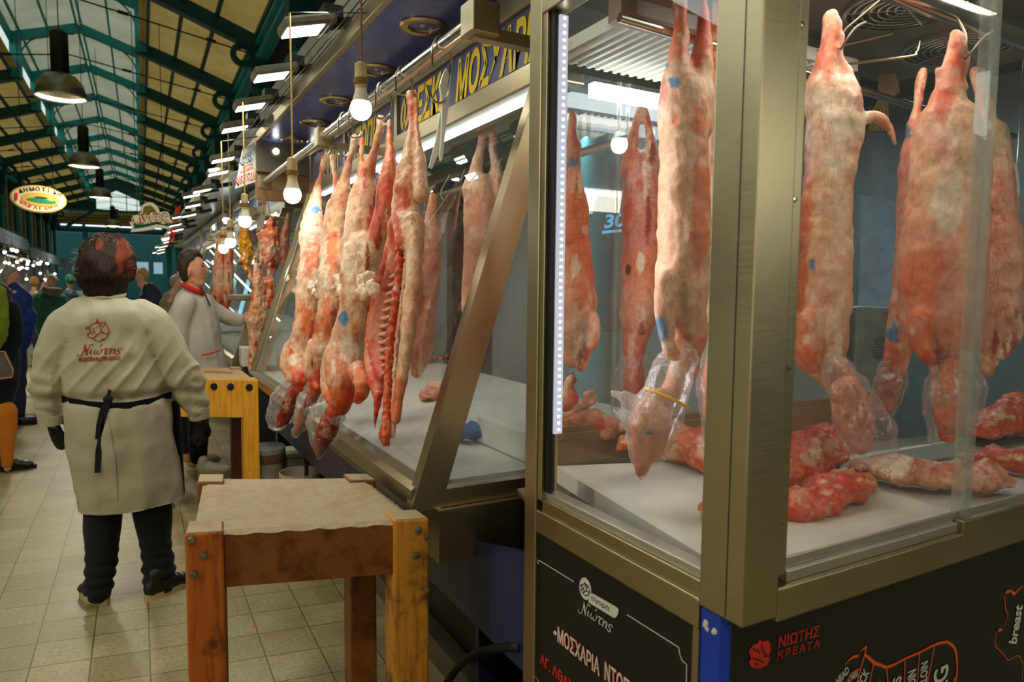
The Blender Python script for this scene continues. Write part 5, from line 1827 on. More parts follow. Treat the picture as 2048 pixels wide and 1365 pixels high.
for k, (a, b_) in enumerate((((1600, 110), (1790, 60)), ((1640, 135), (1838, 102)))):
    o = thing('skewer_hook', ['long steel hook lying across the cabinet behind the broad lamb', 'long steel hook lower across the cabinet, right of the broad lamb'][k], 'hook', tuple(at(a[0], a[1], 1.95)), 'long steel hooks across the cabinet')
    b = MB()
    p, q = at(a[0], a[1], 2.0), at(b_[0] - 25, b_[1] + 12, 1.95)
    b.tube([p, q, at(b_[0] - 6, b_[1] + 4, 1.95), at(b_[0], b_[1] - 8, 1.95), at(b_[0] + 2, b_[1] - 20, 1.95)], [.004, .004, .0038, .003, .0015], 6, smooth_n=6)
    b.build('wire', MAT['steel'], o, smooth=True)

# ------------------------------------------------------------------ cuts lying on the white boards
def cut(lab, rows, name='meat_cut', m='beef', seed=1, spots=(), flat_=.6, z=.945, voxel=.006, bumps=((14, .014), (40, .007), (90, .003)), group='cuts of meat on the cabinet boards', extra=()):
    """rows: (px, py, r_px, colour) picked on the board plane; heights follow the radii"""
    def f(x, y, r=0):
        return on_z(x, y, z)
    chs = []
    for rr in (rows,) + tuple(extra):
        ch = []
        for (x, y, r, c) in rr:
            p = on_z(x, y, z)
            q = pxr(p, r) * 1.22
            ch.append((p + V((0, 0, q * flat_)), q, q * flat_, c))
        chs.append(ch)
    p0 = chs[0][0][0]
    root = thing(name, lab, 'meat cut', (p0.x, p0.y, z), group)
    sp = []
    rr_ = random.Random(seed)
    for _ in range(18):
        q_ = rr_.choice(chs[0])
        sp.append((q_[0] + V((rr_.uniform(-1, 1) * q_[1], rr_.uniform(-1, 1) * q_[1], 0)), rr_.uniform(.006, .014), rr_.choice('cfdrcopf'), rr_.uniform(.25, .6)))
    for s in spots:
        p = on_z(s[0], s[1], z) + V((0, 0, .05))
        sp.append((p, pxr(p, s[2]), s[3]) + tuple(s[4:]))
    def keep(P, N):
        return P
    o = blob('flesh', chs, MAT[m], root, voxel=voxel, seed=seed, pal=PAL, axis=(0, 0, 1), bumps=bumps, spots=sp, smooth_it=2, deform=flesh_folds)
    me = o.data
    P = verts_np(me)
    P[:, 2] = np.maximum(P[:, 2], .002)
    set_verts(me, P)
    return root
cut('thick marbled brisket behind another at the board edge, near the corner post', [(1560, 985, 34, 'm'), (1600, 962, 44, 'r'), (1640, 945, 46, 'r'), (1672, 935, 26, 'm')], seed=81, flat_=.95, spots=[(1620, 940, 26, 'c'), (1600, 915, 20, 'r'), (1660, 925, 14, 'f')])
cut('raw red marbled chunk lying in front on the board near the corner post', [(1575, 1035, 30, 'r'), (1620, 1030, 42, 'r'), (1670, 1010, 46, 'r'), (1715, 992, 32, 'o'), (1745, 980, 16, 'm')], seed=82, flat_=.7, spots=[(1610, 1000, 20, 'd'), (1700, 970, 16, 'f'), (1600, 1040, 20, 'p')])
cut('long pale ribbed side of pork laid along the white board', [(1715, 950, 24, 'p'), (1770, 965, 46, 'f'), (1840, 975, 52, 'p'), (1910, 978, 50, 'p'), (1975, 980, 48, 'p'), (2010, 980, 38, 'p')], seed=83, flat_=.5, spots=[(1820, 930, 26, 'r', .5), (1880, 935, 24, 'r', .5), (1945, 940, 22, 'r', .5), (1790, 965, 30, 'c'), (1990, 950, 14, 'r'), (1760, 930, 18, 'r')])
cut('thin red trimmed strip lying behind the large bag at the left', [(1575, 895, 14, 'm'), (1620, 890, 20, 'm'), (1670, 886, 16, 'v'), (1700, 888, 10, 'm')], seed=84, flat_=.6)
cut('lean red beef round behind the sliding glass', [(1960, 888, 26, 'r'), (2000, 872, 40, 'r'), (2045, 868, 42, 'r'), (2090, 872, 36, 'r')], seed=85, flat_=.85, bumps=((14, .008), (90, .002)), spots=[(1975, 862, 20, 'p'), (1995, 850, 12, 'f')])
cut('long red beef shank behind the sliding glass, nearest the right edge', [(1935, 928, 18, 'p'), (1975, 935, 28, 'r'), (2030, 945, 34, 'r'), (2090, 955, 30, 'r')], seed=86, flat_=.8, bumps=((14, .007), (90, .002)))
cut('small bright red trimming on the round behind the sliding glass', [(2018, 822, 14, 'r'), (2036, 816, 18, 'o'), (2060, 818, 16, 'r')], seed=87, flat_=.9, z=.99)
cut('crumpled red and white chest piece behind the bagged head at the aisle glass', [(1310, 900, 26, 'f'), (1345, 920, 40, 'p'), (1385, 935, 44, 'm'), (1425, 945, 46, 'r'), (1470, 955, 40, 'r')], seed=88, flat_=.75, spots=[(1360, 905, 20, 'o', 1), (1330, 935, 22, 'f'), (1400, 880, 28, 'r'), (1420, 920, 30, 'f')])
cut('small round red piece left of the bagged head at the aisle glass', [(1250, 905, 18, 'o'), (1268, 902, 20, 'o')], seed=89, flat_=.9)
cut('dark red piece at the corner post close to the board edge', [(1415, 1040, 18, 'm'), (1450, 1045, 26, 'r'), (1500, 1030, 26, 'r')], seed=90, flat_=.9)
# pile seen beyond the back sill
def far_cut(lab, d, rows, seed, spots=(), flat_=.8):
    f = fixed(d)
    return meat_thing('meat_cut', lab, 'meat cut', f, [chain(f, r, flat_) for r in rows], f(*rows[0][0][:2]), 'beef', 'cuts of meat piled beyond the back sill', deform=flesh_folds, spots=[spot(f, *s) for s in spots], seed=seed, voxel=.007, bumps=((14, .014), (40, .007)))
far_cut('heap of pale red trimmings beyond the back sill of the cabinet', 2.22, [[(1130, 845, 20, 'o'), (1155, 838, 26, 'p'), (1185, 838, 24, 'f'), (1215, 850, 18, 'p'), (1240, 856, 11, 'o')], [(1135, 865, 16, 'p'), (1180, 866, 18, 'o'), (1225, 866, 14, 'p')]], 91, [(1150, 832, 12, 'o'), (1200, 850, 14, 'r')])
far_cut('pale bone end standing on the trimmings beyond the back sill', 2.15, [[(1150, 820, 9, 'o'), (1168, 808, 11, 'f'), (1180, 796, 13, 'c'), (1172, 788, 8, 'c')]], 92)
far_cut('dark red head beside the light strip beyond the back sill', 1.88, [[(1146, 742, 10, 'r'), (1136, 770, 14, 'd'), (1138, 795, 17, 'r'), (1140, 815, 13, 'r')]], 93)

# ------------------------------------------------------------------ lambs inside the slanted display and beyond
GD = 'lambs hung inside the near sloping display'
fi = fixed(3.0)
meat_thing('hanging_lamb', 'lamb hung inside the sloping display, hocks tied beneath its strip light', 'lamb carcass', fi,
           [chain(fi, [(965, 258, 8, 'p'), (963, 290, 8, 'p'), (952, 335, 14, 'f'), (946, 385, 22, 'f')], 1.1), chain(fi, [(987, 258, 9, 'p'), (985, 300, 8, 'p'), (992, 340, 13, 'f'), (990, 390, 20, 'p')], 1.1),
            chain(fi, [(962, 380, 34, 'f'), (960, 440, 34, 'p'), (956, 500, 30, 'f'), (950, 560, 26, 'n'), (944, 610, 22, 'f'), (940, 640, 12, 'o')], 1.0)], fi(975, 258), 'meat_pale', GD, seed=101, voxel=.009)
fj = fixed(3.2)
meat_thing('hanging_lamb', 'lamb hung inside the sloping display right behind the opened half', 'lamb carcass', fj,
           [chain(fj, [(866, 392, 7, 'f'), (862, 430, 12, 'p'), (858, 480, 20, 'v')], 1.0), chain(fj, [(858, 470, 26, 'v'), (854, 540, 28, 'v'), (848, 600, 28, 'v'), (842, 660, 30, 'p'), (838, 710, 26, 'v'), (834, 745, 12, 'm')], 1.0)], fj(866, 392), 'meat', GD, seed=102, voxel=.009, spots=[spot(fj, 842, 590, 7, 'd', 5)])
def dcut(lab, rows, seed, z=.857, **k):
    return cut(lab, rows, z=z, seed=seed, group='cuts lying in the sloping display', **k)
dcut('pink piece lying on the white display deck by the end frame', [(860, 795, 15, 'p'), (872, 790, 17, 'f'), (850, 805, 12, 'v')], 103)
dcut('red strip lying far back on the white display deck', [(872, 722, 8, 'r'), (900, 720, 9, 'r')], 104)
# ------------------------------------------------------------------ butcher blocks
def quad(c):
    """bilinear map of the unit square onto four floor points FL, FR, BR, BL"""
    c = [V((p[0], p[1], 0)) for p in c]
    def f(u, v, z):
        p = c[0] * (1 - u) * (1 - v) + c[1] * u * (1 - v) + c[2] * u * v + c[3] * (1 - u) * v
        return V((p.x, p.y, z))
    return f

def qbox(b, f, u0, v0, u1, v1, z0, z1, bevel=0.0):
    vs = [b.bm.verts.new(f(u, v, z)) for z in (z0, z1) for (u, v) in ((u0, v0), (u1, v0), (u1, v1), (u0, v1))]
    fs = [b.bm.faces.new([vs[i] for i in q]) for q in ((0, 3, 2, 1), (4, 5, 6, 7), (0, 1, 5, 4), (1, 2, 6, 5), (2, 3, 7, 6), (3, 0, 4, 7))]
    if bevel:
        bmesh.ops.bevel(b.bm, geom=list({e for q in fs for e in q.edges}), offset=bevel, segments=2, affect='EDGES', profile=.5)

def block(lab, corners, zt, mats, apron, bolts, worn=False, pw=.15, group='wooden butcher blocks'):
    f = quad(corners)
    c = f(.5, .5, 0)
    root = thing('butcher_block', lab, 'butcher block', tuple(c), group)
    pv = pw * 1.12
    for i, (u, v) in enumerate(((0, 0), (1 - pw, 0), (1 - pw, 1 - pv), (0, 1 - pv))):
        b = MB()
        qbox(b, f, u, v, u + pw, v + pv, 0, zt, .006)
        lg = b.build('leg', MAT[mats[i]], root)
        b = MB()
        qbox(b, f, u + .008, v + .008, u + pw - .008, v + pv - .008, zt - .001, zt + .0015)
        b.build('leg_end_grain', MAT[mats[5]], lg)
    e = .03
    for (u0, v0, u1, v1) in ((pw, e, 1 - pw, e + .09), (pw, 1 - e - .09, 1 - pw, 1 - e), (e, pv, e + .09, 1 - pv), (1 - e - .09, pv, 1 - e, 1 - pv)):
        b = MB()
        qbox(b, f, u0, v0, u1, v1, zt - apron, zt - (.030 if worn else .012), .002)
        b.build('apron', MAT[mats[4]], root)
    # worn top: a grid slab, dished, with ragged edges
    bm = bmesh.new()
    N = 28
    G_ = []
    for i in range(N + 1):
        row = []
        for j in range(N + 1):
            u, v = i / N, j / N
            uu = e * 1.02 + u * (1 - 2.04 * e)
            vv = e * 1.02 + v * (1 - 2.04 * e)
            p = f(uu, vv, 0)
            h = zt - .006
            if worn:
                ed = min(u, 1 - u, v, 1 - v)
                h -= .016 * math.sin(PI * u) * math.sin(PI * v) * .9
                if ed < .01:
                    h -= .006 + .006 * abs(math.sin(i * 2.3 + j * 1.7))
            row.append(bm.verts.new((p.x, p.y, h)))
        G_.append(row)
    for i in range(N):
        for j in range(N):
            bm.faces.new((G_[i][j], G_[i + 1][j], G_[i + 1][j + 1], G_[i][j + 1]))
    r = bmesh.ops.extrude_face_region(bm, geom=bm.faces[:])
    bmesh.ops.translate(bm, verts=[x for x in r['geom'] if isinstance(x, bmesh.types.BMVert)], vec=(0, 0, -.022))
    b = MB()
    b.bm.free()
    b.bm = bm
    bt = b.build('block_top', MAT[mats[5]], root)
    bt.data.materials.append(MAT[mats[4]])
    for pl in bt.data.polygons:
        if abs(pl.normal.z) < .5:
            pl.material_index = 1
    for (p, n, rr) in bolts(f):
        b = MB()
        b.lathe([(rr * 1.15, 0), (rr * 1.1, .003), (rr, .009), (0, .0105)], p, 8, n, cap=False)
        b.build('bolt', MAT['black'] if rr > .02 else MAT['steel_dark'], root)
    return root

def bolts_near(f):
    n = (f(.5, 0, 0) - f(.5, 1, 0)).normalized()
    m_ = (f(0, .5, 0) - f(1, .5, 0)).normalized()
    zt = .82
    return [(f(.025, 0, zt - .017), n, .009), (f(.07, 0, zt - .058), n, .009), (f(.03, 0, zt - .105), n, .009), (f(.95, 0, zt - .03), n, .009), (f(.94, 0, zt - .10), n, .009), (f(.985, 0, zt - .05), n, .006), (f(.99, 0, zt - .2), n, .006)]
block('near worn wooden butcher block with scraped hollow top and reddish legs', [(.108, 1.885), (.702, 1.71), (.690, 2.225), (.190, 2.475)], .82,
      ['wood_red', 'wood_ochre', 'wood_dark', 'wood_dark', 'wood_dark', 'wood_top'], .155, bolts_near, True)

def bolts_far(f):
    n = (f(.5, 0, 0) - f(.5, 1, 0)).normalized()
    return [(f(u, .0 if u > .85 else .03, .80), n, .022) for u in (.58, .74, .915)]
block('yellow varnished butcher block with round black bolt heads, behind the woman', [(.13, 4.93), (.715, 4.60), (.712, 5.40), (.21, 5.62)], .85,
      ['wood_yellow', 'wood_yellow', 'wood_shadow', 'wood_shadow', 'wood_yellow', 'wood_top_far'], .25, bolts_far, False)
# knife plate lying on the far block
t = thing('steel_ruler', 'thin steel blade lying along the back of the yellow block', 'blade', (.45, 5.45, .852))
b = MB()
b.bar(on_z(410, 743, .853), on_z(465, 744, .853), .03, .004)
b.build('blade', MAT['steel_bright'], t)

# ------------------------------------------------------------------ buckets and clutter under the display
def bucket(lab, c, r, h, lid=True):
    root = thing('bucket', lab, 'bucket', tuple(c), 'plastic buckets under the display')
    b = MB()
    b.lathe([(r * .84, 0), (r * .97, h * .86), (r * 1.03, h * .86), (r * 1.03, h)] + ([] if lid else [(r * .98, h), (r * .93, h * .86), (r * .8, .02), (0, .02)]), c, 28, cap=lid)
    b.build('tub', MAT['offwhite'], root, smooth=True)
    if lid:
        b = MB()
        b.lathe([(r * 1.04, h * .93), (r * 1.06, h + .004), (r * .98, h + .012), (0, h + .012)], c, 28, cap=False)
        b.build('lid', MAT['white'], root, smooth=True)
        b = MB()
        b.lathe([(r * 1.032, h * .76), (r * 1.045, h * .77), (r * 1.045, h * .92), (r * 1.034, h * .925)], c, 28, cap=False)
        b.build('rim_band', MAT['tan'], root, smooth=True)
    return root
p = on_z(531, 893, .36)
bucket('lidded cream bucket beside the leg of the yellow block', (p.x, p.y, 0), .125, .35)
p = on_z(603, 943, .30)
bucket('open cream bucket behind the near worn block', (p.x, p.y, 0), .13, .30, False)
t = thing('wooden_handle', 'dark red wooden handle standing in the open cream bucket', 'handle', (p.x, p.y, .02))
b = MB()
b.bar((p.x + .03, p.y, .02), (p.x + .035, p.y + .02, .36), .03, .02)
b.build('shaft', plain('dark_red_wood', lin(92, 34, 24), .5), t)
p = on_z(590, 905, .28)
t = thing('plastic_tub', 'cream plastic tub behind the two buckets under the display', 'tub', (p.x, p.y + .1, 0))
b = MB()
b.box((p.x - .12, p.y, 0), (p.x + .14, p.y + .25, .24), bevel=.02)
b.build('tub', MAT['offwhite'], t)
b = MB()
b.box((p.x - .13, p.y - .01, .24), (p.x + .15, p.y + .26, .27), bevel=.01)
b.build('lid', MAT['white'], t)
# corrugated hose by the cabinet foot
t = thing('drain_hose', 'black corrugated drain hose curving out beside the cabinet foot', 'hose', tuple(on_x(1005, 1300, .95)))
pts = [on_x(x, y, .90 - k * .0) for k, (x, y) in enumerate(((1040, 1296), (1005, 1296), (965, 1303), (930, 1322), (905, 1350), (885, 1385), (870, 1430)))]
pts = [V(p) for p in catmull([tuple(q) for q in pts], 14)]
b = MB()
b.tube(pts, [.0135 if i % 2 else .0105 for i in range(len(pts))], 10)
b.build('tube', MAT['rubber'], t, smooth=True)

# ------------------------------------------------------------------ farther stalls on the right
D2 = slanted_display(6.0, 9.2, 'second sloping glass display, beyond the man at the counter', xoff=.02)
D3 = slanted_display(9.6, 13.2, 'third sloping glass display down the right side', xoff=.02)
D4 = slanted_display(13.6, 18.0, 'farthest sloping glass display down the right side', xoff=.02)
for y0, y1, z, lab in ((5.45, 9.3, 2.5, 'second stall canopy down the right side, plain grey blue'), (9.4, 14.0, 2.5, 'third stall canopy down the right side'), (14.1, 21.5, 2.5, 'farthest stall canopy down the right side')):
    c = canopy(y0, y1, z, lab, x0=.86, end=False, soff='pale_soffit')
RAIL3 = rail(5.7, 9.0, .885, 2.02, .016, 'thin pale rail with bundled strings above the second display', (5.8, 8.9))
for k, (x, z) in enumerate(((.1, 0), (.4, .0), (.7, 0))):
    pass
# small lit spots in the canopy end boards
for k, (px_, py_) in enumerate(((552, 303), (628, 303))):
    p = on_y(px_, py_, 5.33)
    t = thing('small_spotlight', ['small lit spot in the grey board under the blue soffit, left one', 'small lit spot in the grey board under the blue soffit, right one'][k], 'spotlight', tuple(p), 'small spots in the canopy end board')
    b = MB()
    b.lathe([(.022, 0), (.022, .008), (0, .009)], p, 16, (0, -1, 0), cap=False)
    b.build('lens', MAT['ledspot'], t, smooth=True)

# Easter notice hung at the canopy corner
def sheet(name, lab, cat, pts, m='paper', thick=.003, group=None):
    root = thing(name, lab, cat, tuple(pts[0]), group)
    b = MB()
    n = (V(pts[1]) - V(pts[0])).cross(V(pts[2]) - V(pts[0])).normalized()
    b.prism(pts, n * thick)
    b.build('sheet', MAT[m], root)
    return root, n
q = [on_y(*p, 5.42) for p in ((484, 300), (509, 284), (516, 362), (470, 378))]
root, n = sheet('hanging_notice', 'white paper notice with red KALO PASCHA line hung at the canopy corner', 'notice', q)
def on_sheet(root, q, rows, off):
    tl, tr, br, bl = [V(p) for p in q]
    for (s, u0, u1, v, hh, m) in rows:
        le = tl.lerp(bl, v)
        ri = tr.lerp(br, v)
        p0, p1 = le.lerp(ri, u0), le.lerp(ri, u1)
        fit_letters(s, p0, p1, V((0, 0, 1)), hh, m, root, off, bold=.02)
on_sheet(root, q, [('ΑΡΝΙΑ', .18, .82, .28, .03, 'blue_print'), ('ΚΑΤΣΙΚΙΑ', .15, .85, .44, .045, 'blue_print'), ('ελληνικα', .25, .8, .54, .02, 'orange_print'), ('γαλακτος', .15, .85, .64, .02, 'orange_print'), ('ΚΑΛΟ ΠΑΣΧΑ', .08, .95, .93, .055, 'red_print')], (0, -.004, 0))
q = [on_y(*p, 5.75) for p in ((515, 393), (536, 388), (528, 455), (513, 463))]
root, n = sheet('hanging_notice', 'narrow white paper tag with blue writing hung beside the string rail', 'notice', q)
on_sheet(root, q, [('ΑΜΝΟΣ', .15, .9, .3, .03, 'red_print'), ('ΑΓΟΡΑ', .15, .9, .6, .03, 'blue_print')], (0, -.004, 0))
q = [on_y(*p, 6.1) for p in ((478, 425), (487, 428), (482, 492), (470, 490))]
root, n = sheet('hanging_notice', 'narrow white and blue tag hung left of the yellow tripe', 'notice', q)
on_sheet(root, q, [('ΑΡΝΑΚΙ', .1, .9, .75, .05, 'blue_print')], (0, -.004, 0))

# offal and lambs by the second stall
GO = 'offal hung between the near display and the man'
f6 = lambda x, y: on_y(x, y, 5.6)
f62 = lambda x, y: on_y(x, y, 5.35)
f7 = lambda x, y: on_y(x, y, 6.9)
PAL['w'] = lin(206, 158, 20)
meat_thing('hanging_tripe', 'yellow tripe hung under a bare bulb by the man', 'offal', f6, [chain(f6, [(488, 452, 9, 'y'), (490, 478, 13, 'w'), (493, 500, 14, 'w'), (496, 520, 9, 'w'), (490, 530, 7, 'w'), (499, 548, 7, 'o'), (503, 562, 5, 'o')]), chain(f6, [(480, 525, 6, 'w'), (490, 518, 7, 'w'), (508, 514, 6, 'w'), (512, 508, 3, 'w')])], f6(488, 452), 'meat', GO, seed=111, spots=[spot(f6, 488, 452, 10, 'y')], bumps=((40, .012), (90, .005)))
meat_thing('hanging_offal', 'pluck of lung and liver hung left of the display frame', 'offal', f62, [chain(f62, [(543, 438, 7, 'f'), (543, 455, 14, 'o'), (541, 480, 20, 'o'), (543, 505, 18, 'c'), (542, 528, 15, 'd'), (541, 545, 9, 'p'), (541, 560, 8, 'o'), (543, 590, 7, 'o'), (546, 612, 6, 'o')]), chain(f62, [(530, 560, 6, 'f'), (536, 590, 6, 'o'), (532, 615, 5, 'o')]), chain(f62, [(524, 470, 9, 'v'), (526, 500, 8, 'v'), (522, 530, 5, 'f')])], f62(543, 438), 'beef', GO, seed=112, bumps=((40, .014), (90, .006)),
           spots=[spot(f62, 541, 528, 11, 'd'), spot(f62, 543, 500, 8, 'c')])
meat_thing('twisted_intestines', 'long twisted rope of intestines hung at the display corner, knotted half way', 'offal', f62, [chain(f62, [(512, 530, 6, 'f'), (515, 560, 10, 'n'), (514, 600, 11, 'n'), (511, 628, 16, 'y'), (509, 645, 19, 'n'), (508, 668, 11, 'n'), (506, 710, 10, 'n'), (502, 740, 7, 'n')]), chain(f62, [(522, 550, 5, 'f'), (525, 600, 7, 'y'), (520, 640, 14, 'n'), (515, 680, 8, 'n'), (511, 735, 5, 'n')])], f62(512, 530), 'meat', GO, seed=113, bumps=((36, .008), (100, .004)))
meat_thing('hanging_offal', 'slim purple piece hung beside the slanted frame of the near display', 'offal', f6, [chain(f6, [(577, 428, 3, 'v'), (574, 455, 8, 'v'), (570, 480, 10, 'v'), (568, 510, 8, 'v'), (566, 530, 4, 'p')])], f6(577, 430), 'meat', GO, seed=114)
GF = 'lambs hung by the second stall'
for k, (dx, lab) in enumerate(((0, 'lamb hung behind the man, left one of a pair by the second stall'), (17, 'lamb hung behind the man, right one of a pair by the second stall'))):
    g_ = (lambda d: (lambda x, y: f7(x + d, y)))(dx)
    meat_thing('hanging_lamb', lab, 'lamb carcass', g_, [chain(g_, [(444, 462, 5, 'p'), (441, 490, 9, 'f'), (439, 520, 12, 'p'), (438, 560, 13, 'f'), (437, 590, 12, 'p'), (436, 608, 8, 'r'), (434, 618, 5, 'r')])], g_(444, 462), 'meat', GF, seed=121 + k, voxel=.011, spots=[spot(g_, 446, 510, 4, 'r', 5), spot(g_, 434, 612, 8, 'r')])
for o_ in [x for x in COL.objects if x.parent is None and x.name.startswith(('hanging_offal', 'twisted_intestines', 'hanging_tripe'))]:
    b = MB()
    p_ = o_.location
    b.tube([p_ + V((0, 0, -.03)), V((.88, min(p_.y, 5.22) if p_.y < 5.4 else max(p_.y, 5.72), 2.17 if p_.y < 5.4 else 2.02))], .004, 5)
    b.build('string', MAT['cord_yellow'], o_)
# scale and steel tray on the second counter
t = thing('steel_tray', 'steel tray shelf beyond the twisted intestines', 'tray', tuple(on_y(485, 595, 6.2)))
b = MB()
p, q_ = on_y(466, 590, 6.2), on_y(505, 602, 6.2)
b.box((p.x, 6.2, q_.z), (q_.x + .2, 6.6, p.z), bevel=.01)
b.build('tray', MAT['steel'], t)
t = thing('counter_box', 'white counter box beyond the outstretched arm', 'box', tuple(on_y(480, 690, 6.0)))
b = MB()
b.box((.78, 5.80, .80), (1.05, 5.98, .96), bevel=.01)
b.build('box', MAT['white'], t)
b = MB()
b.box((.80, 5.82, .0), (1.03, 5.97, .80))
b.build('stand', MAT['dark'], t)
# bulb clusters and coloured things farther along the right stalls
far_b = [(462, 470, 8.6), (436, 495, 10.0), (500, 520, 7.4), (489, 405, 7.6), (452, 440, 9.2), (430, 455, 11.5), (418, 470, 13.0)]
for k, (x, y, d) in enumerate(far_b):
    p = on_y(x, y, d)
    bulb(p.x, p.y, p.z, 2.5, 'far bare bulb over the right stalls, %s of the distant ones' % ordinal[k], far=True)
t = thing('hanging_flag', 'orange and red cloth hanging above the far right stalls', 'banner', tuple(on_y(355, 415, 12)))
for k, (pts, m) in enumerate((([(352, 415), (362, 410), (356, 448), (343, 452)], 'orange_cloth'), ([(344, 450), (356, 450), (350, 470), (338, 480)], 'red_collar'), ([(338, 478), (350, 470), (346, 482), (337, 486)], 'orange_cloth'))):
    b = MB()
    b.prism([on_y(*p, 12) for p in pts], (0, .02, 0))
    b.build('cloth', MAT[m], t)
# fish tube lights on far right stalls
for k, (x0, y0, x1, y1, d) in enumerate(((455, 605, 470, 560, 8.2), (476, 640, 498, 560, 7.6), (430, 640, 440, 600, 9.5))):
    t = thing('tube_light', ['blue white tube light behind the outstretched arm, left one', 'blue white tube light slanting behind the intestines', 'blue white tube light low behind the coat of the man'][k], 'tube light', tuple(on_y(x0, y0, d)), 'tube lights in the second stall')
    b = MB()
    b.tube([on_y(x0, y0, d), on_y(x1, y1, d)], .02, 8)
    b.build('tube', emit('cool_tube_glow', (.35, .8, .9, 1), 1.6) if k == 0 else bpy.data.materials['cool_tube_glow'], t)

for (f_, a_, lab_) in ((f62, (543, 440), 'string of the pluck'), (f62, (512, 532), 'string of the intestines'), (f6, (577, 430), 'string of the purple piece')):
    pass
zt_ = at(1180, 884, 2.2)
t = thing('meat_tray', 'white tray under the heap of trimmings beyond the back sill', 'tray', (1.5, 2.1, .856))
b = MB()
b.box((1.16, 1.87, .857), (1.75, 2.35, zt_.z + .005), bevel=.01)
b.build('tray', MAT['white'], t)
# interior of the stall seen through the cabinet: back counter, blue curtain, steel column, blue sign
b = MB()
b.box((4.6, -1, 0), (4.7, 9, 2.75))
tag(b.build('wall_stall_back', plain('grey_stall_wall', lin(92, 104, 104), .5, var=.1)), kind='structure')
b = MB()
b.box((2.75, 4.6, 0), (4.7, 4.7, 2.75))
tag(b.build('wall_stall_side', MAT['wall_dark']), kind='structure')
b = MB()
b.box((1.0, -1, 2.75), (4.7, 5.4, 2.8))
tag(b.build('ceiling_stall', MAT['dark']), kind='structure')
t = thing('blue_curtain', 'pale blue plastic curtain behind the broad lamb', 'curtain', tuple(at(1765, 600, 3.0)))
b = MB()
pq = [at(1722, 390, 3.0), at(1800, 405, 3.0), at(1805, 612, 3.0), at(1716, 612, 3.0)]
b.prism(pq, (0, .01, 0))
b.build('sheet', plain('pale_blue_plastic', lin(116, 150, 178), .45), t)
t = thing('steel_cabinet', 'tan and steel box behind the lambs beneath the blue curtain', 'cabinet', tuple(at(1760, 760, 2.95)))
b = MB()
p0 = at(1715, 615, 2.95)
b.box((p0.x, p0.y, .0), (p0.x + .28, p0.y + .3, p0.z), bevel=.01)
b.build('body', plain('grey_box_paint', lin(128, 128, 116), .5), t)
b = MB()
b.lathe([(.05, 0), (.05, .004), (.042, .004), (.042, 0)], (p0.x + .17, p0.y - .001, p0.z - .18), 20, (0, -1, 0), cap=False)
for k in range(6):
    b.box((p0.x + .12, p0.y - .004, p0.z - .215 + k * .012), (p0.x + .22, p0.y, p0.z - .21 + k * .012))
b.build('vent', MAT['steel_bright'], t)
t = thing('blue_sign', 'blue lit sign with number 30 seen through the cabinet', 'sign', tuple(at(1240, 445, 3.9)))
fit_letters('30', at(1208, 456, 3.9), at(1252, 452, 3.9), (0, 0, 1), .075, 'cyan_sign', t, (0, 0, 0), bold=.03, shear=.2)
b = MB()
b.prism([at(1206, 462, 3.9), at(1250, 458, 3.9), at(1250, 463, 3.9), at(1206, 468, 3.9)], (0, .01, 0))
b.build('underline', MAT['cyan_sign'], t)
t = thing('paper_cone', 'white paper with blue print hanging at the right edge of the cabinet view', 'paper', tuple(at(2030, 330, 2.6)))
b = MB()
b.prism([at(2018, 345, 2.6), at(2034, 325, 2.6), at(2040, 380, 2.6), at(2030, 440, 2.6), at(2018, 462, 2.6), at(2016, 400, 2.6)], (0, .01, 0))
b.build('sheet', MAT['paper'], t)
b = MB()
for k in range(4):
    b.prism([at(2020 + 3 * k, 375 + 14 * k, 2.598), at(2026 + 3 * k, 368 + 14 * k, 2.598), at(2027 + 2 * k, 376 + 14 * k, 2.598), at(2021 + 2 * k, 384 + 14 * k, 2.598)], (0, .003, 0))
b.build('print', MAT['blue_print'], t)
b = MB()
b.tube([at(2034, 326, 2.6), at(2034, 326, 2.6) + V((0, 0, 1.2))], .003, 5)
b.build('string', MAT['chrome'], t)
t = thing('garlic_reflection', 'pale garlic string built behind the fan grille in place of a glass reflection', 'garlic string', tuple(at(1780, 90, 2.7)))  # solid garlic standing in for a reflection in the front glass
bl = []
for k, (x, y, r) in enumerate(((1775, 10, 16), (1765, 45, 20), (1795, 50, 18), (1790, 90, 24), (1765, 110, 20), (1780, 140, 22), (1770, 165, 20), (1790, 172, 14), (1775, 180, 14))):
    p = at(x, y, 2.7)
    bl.append([(p + V((0, 0, .02)), pxr(p, r * .7), pxr(p, r * .7), 'y'), (p - V((0, 0, .02)), pxr(p, r * .8), pxr(p, r * .8), 'g')])
blob('bulbs', bl, MAT['meat_pale'], t, voxel=.012, seed=131, pal=PAL, smooth_it=1)
b = MB()
for k in range(7):
    b.tube([at(1768 + k, 180, 2.7), at(1745 + 5 * k, 225, 2.7), at(1740 + 6 * k, 262, 2.7)], .004, 5)
b.build('stalks', MAT['cord_yellow'], t)
b = MB()
b.tube([at(1775, 5, 2.7), at(1775, 5, 2.7) + V((0, 0, .7))], .004, 5)
b.build('string', MAT['cord_yellow'], t)
area_lamp('stall_light', (3.3, 2.6, 2.6), .5, 26, (.8, .93, 1), (0, 0, -1), size_y=1.5)

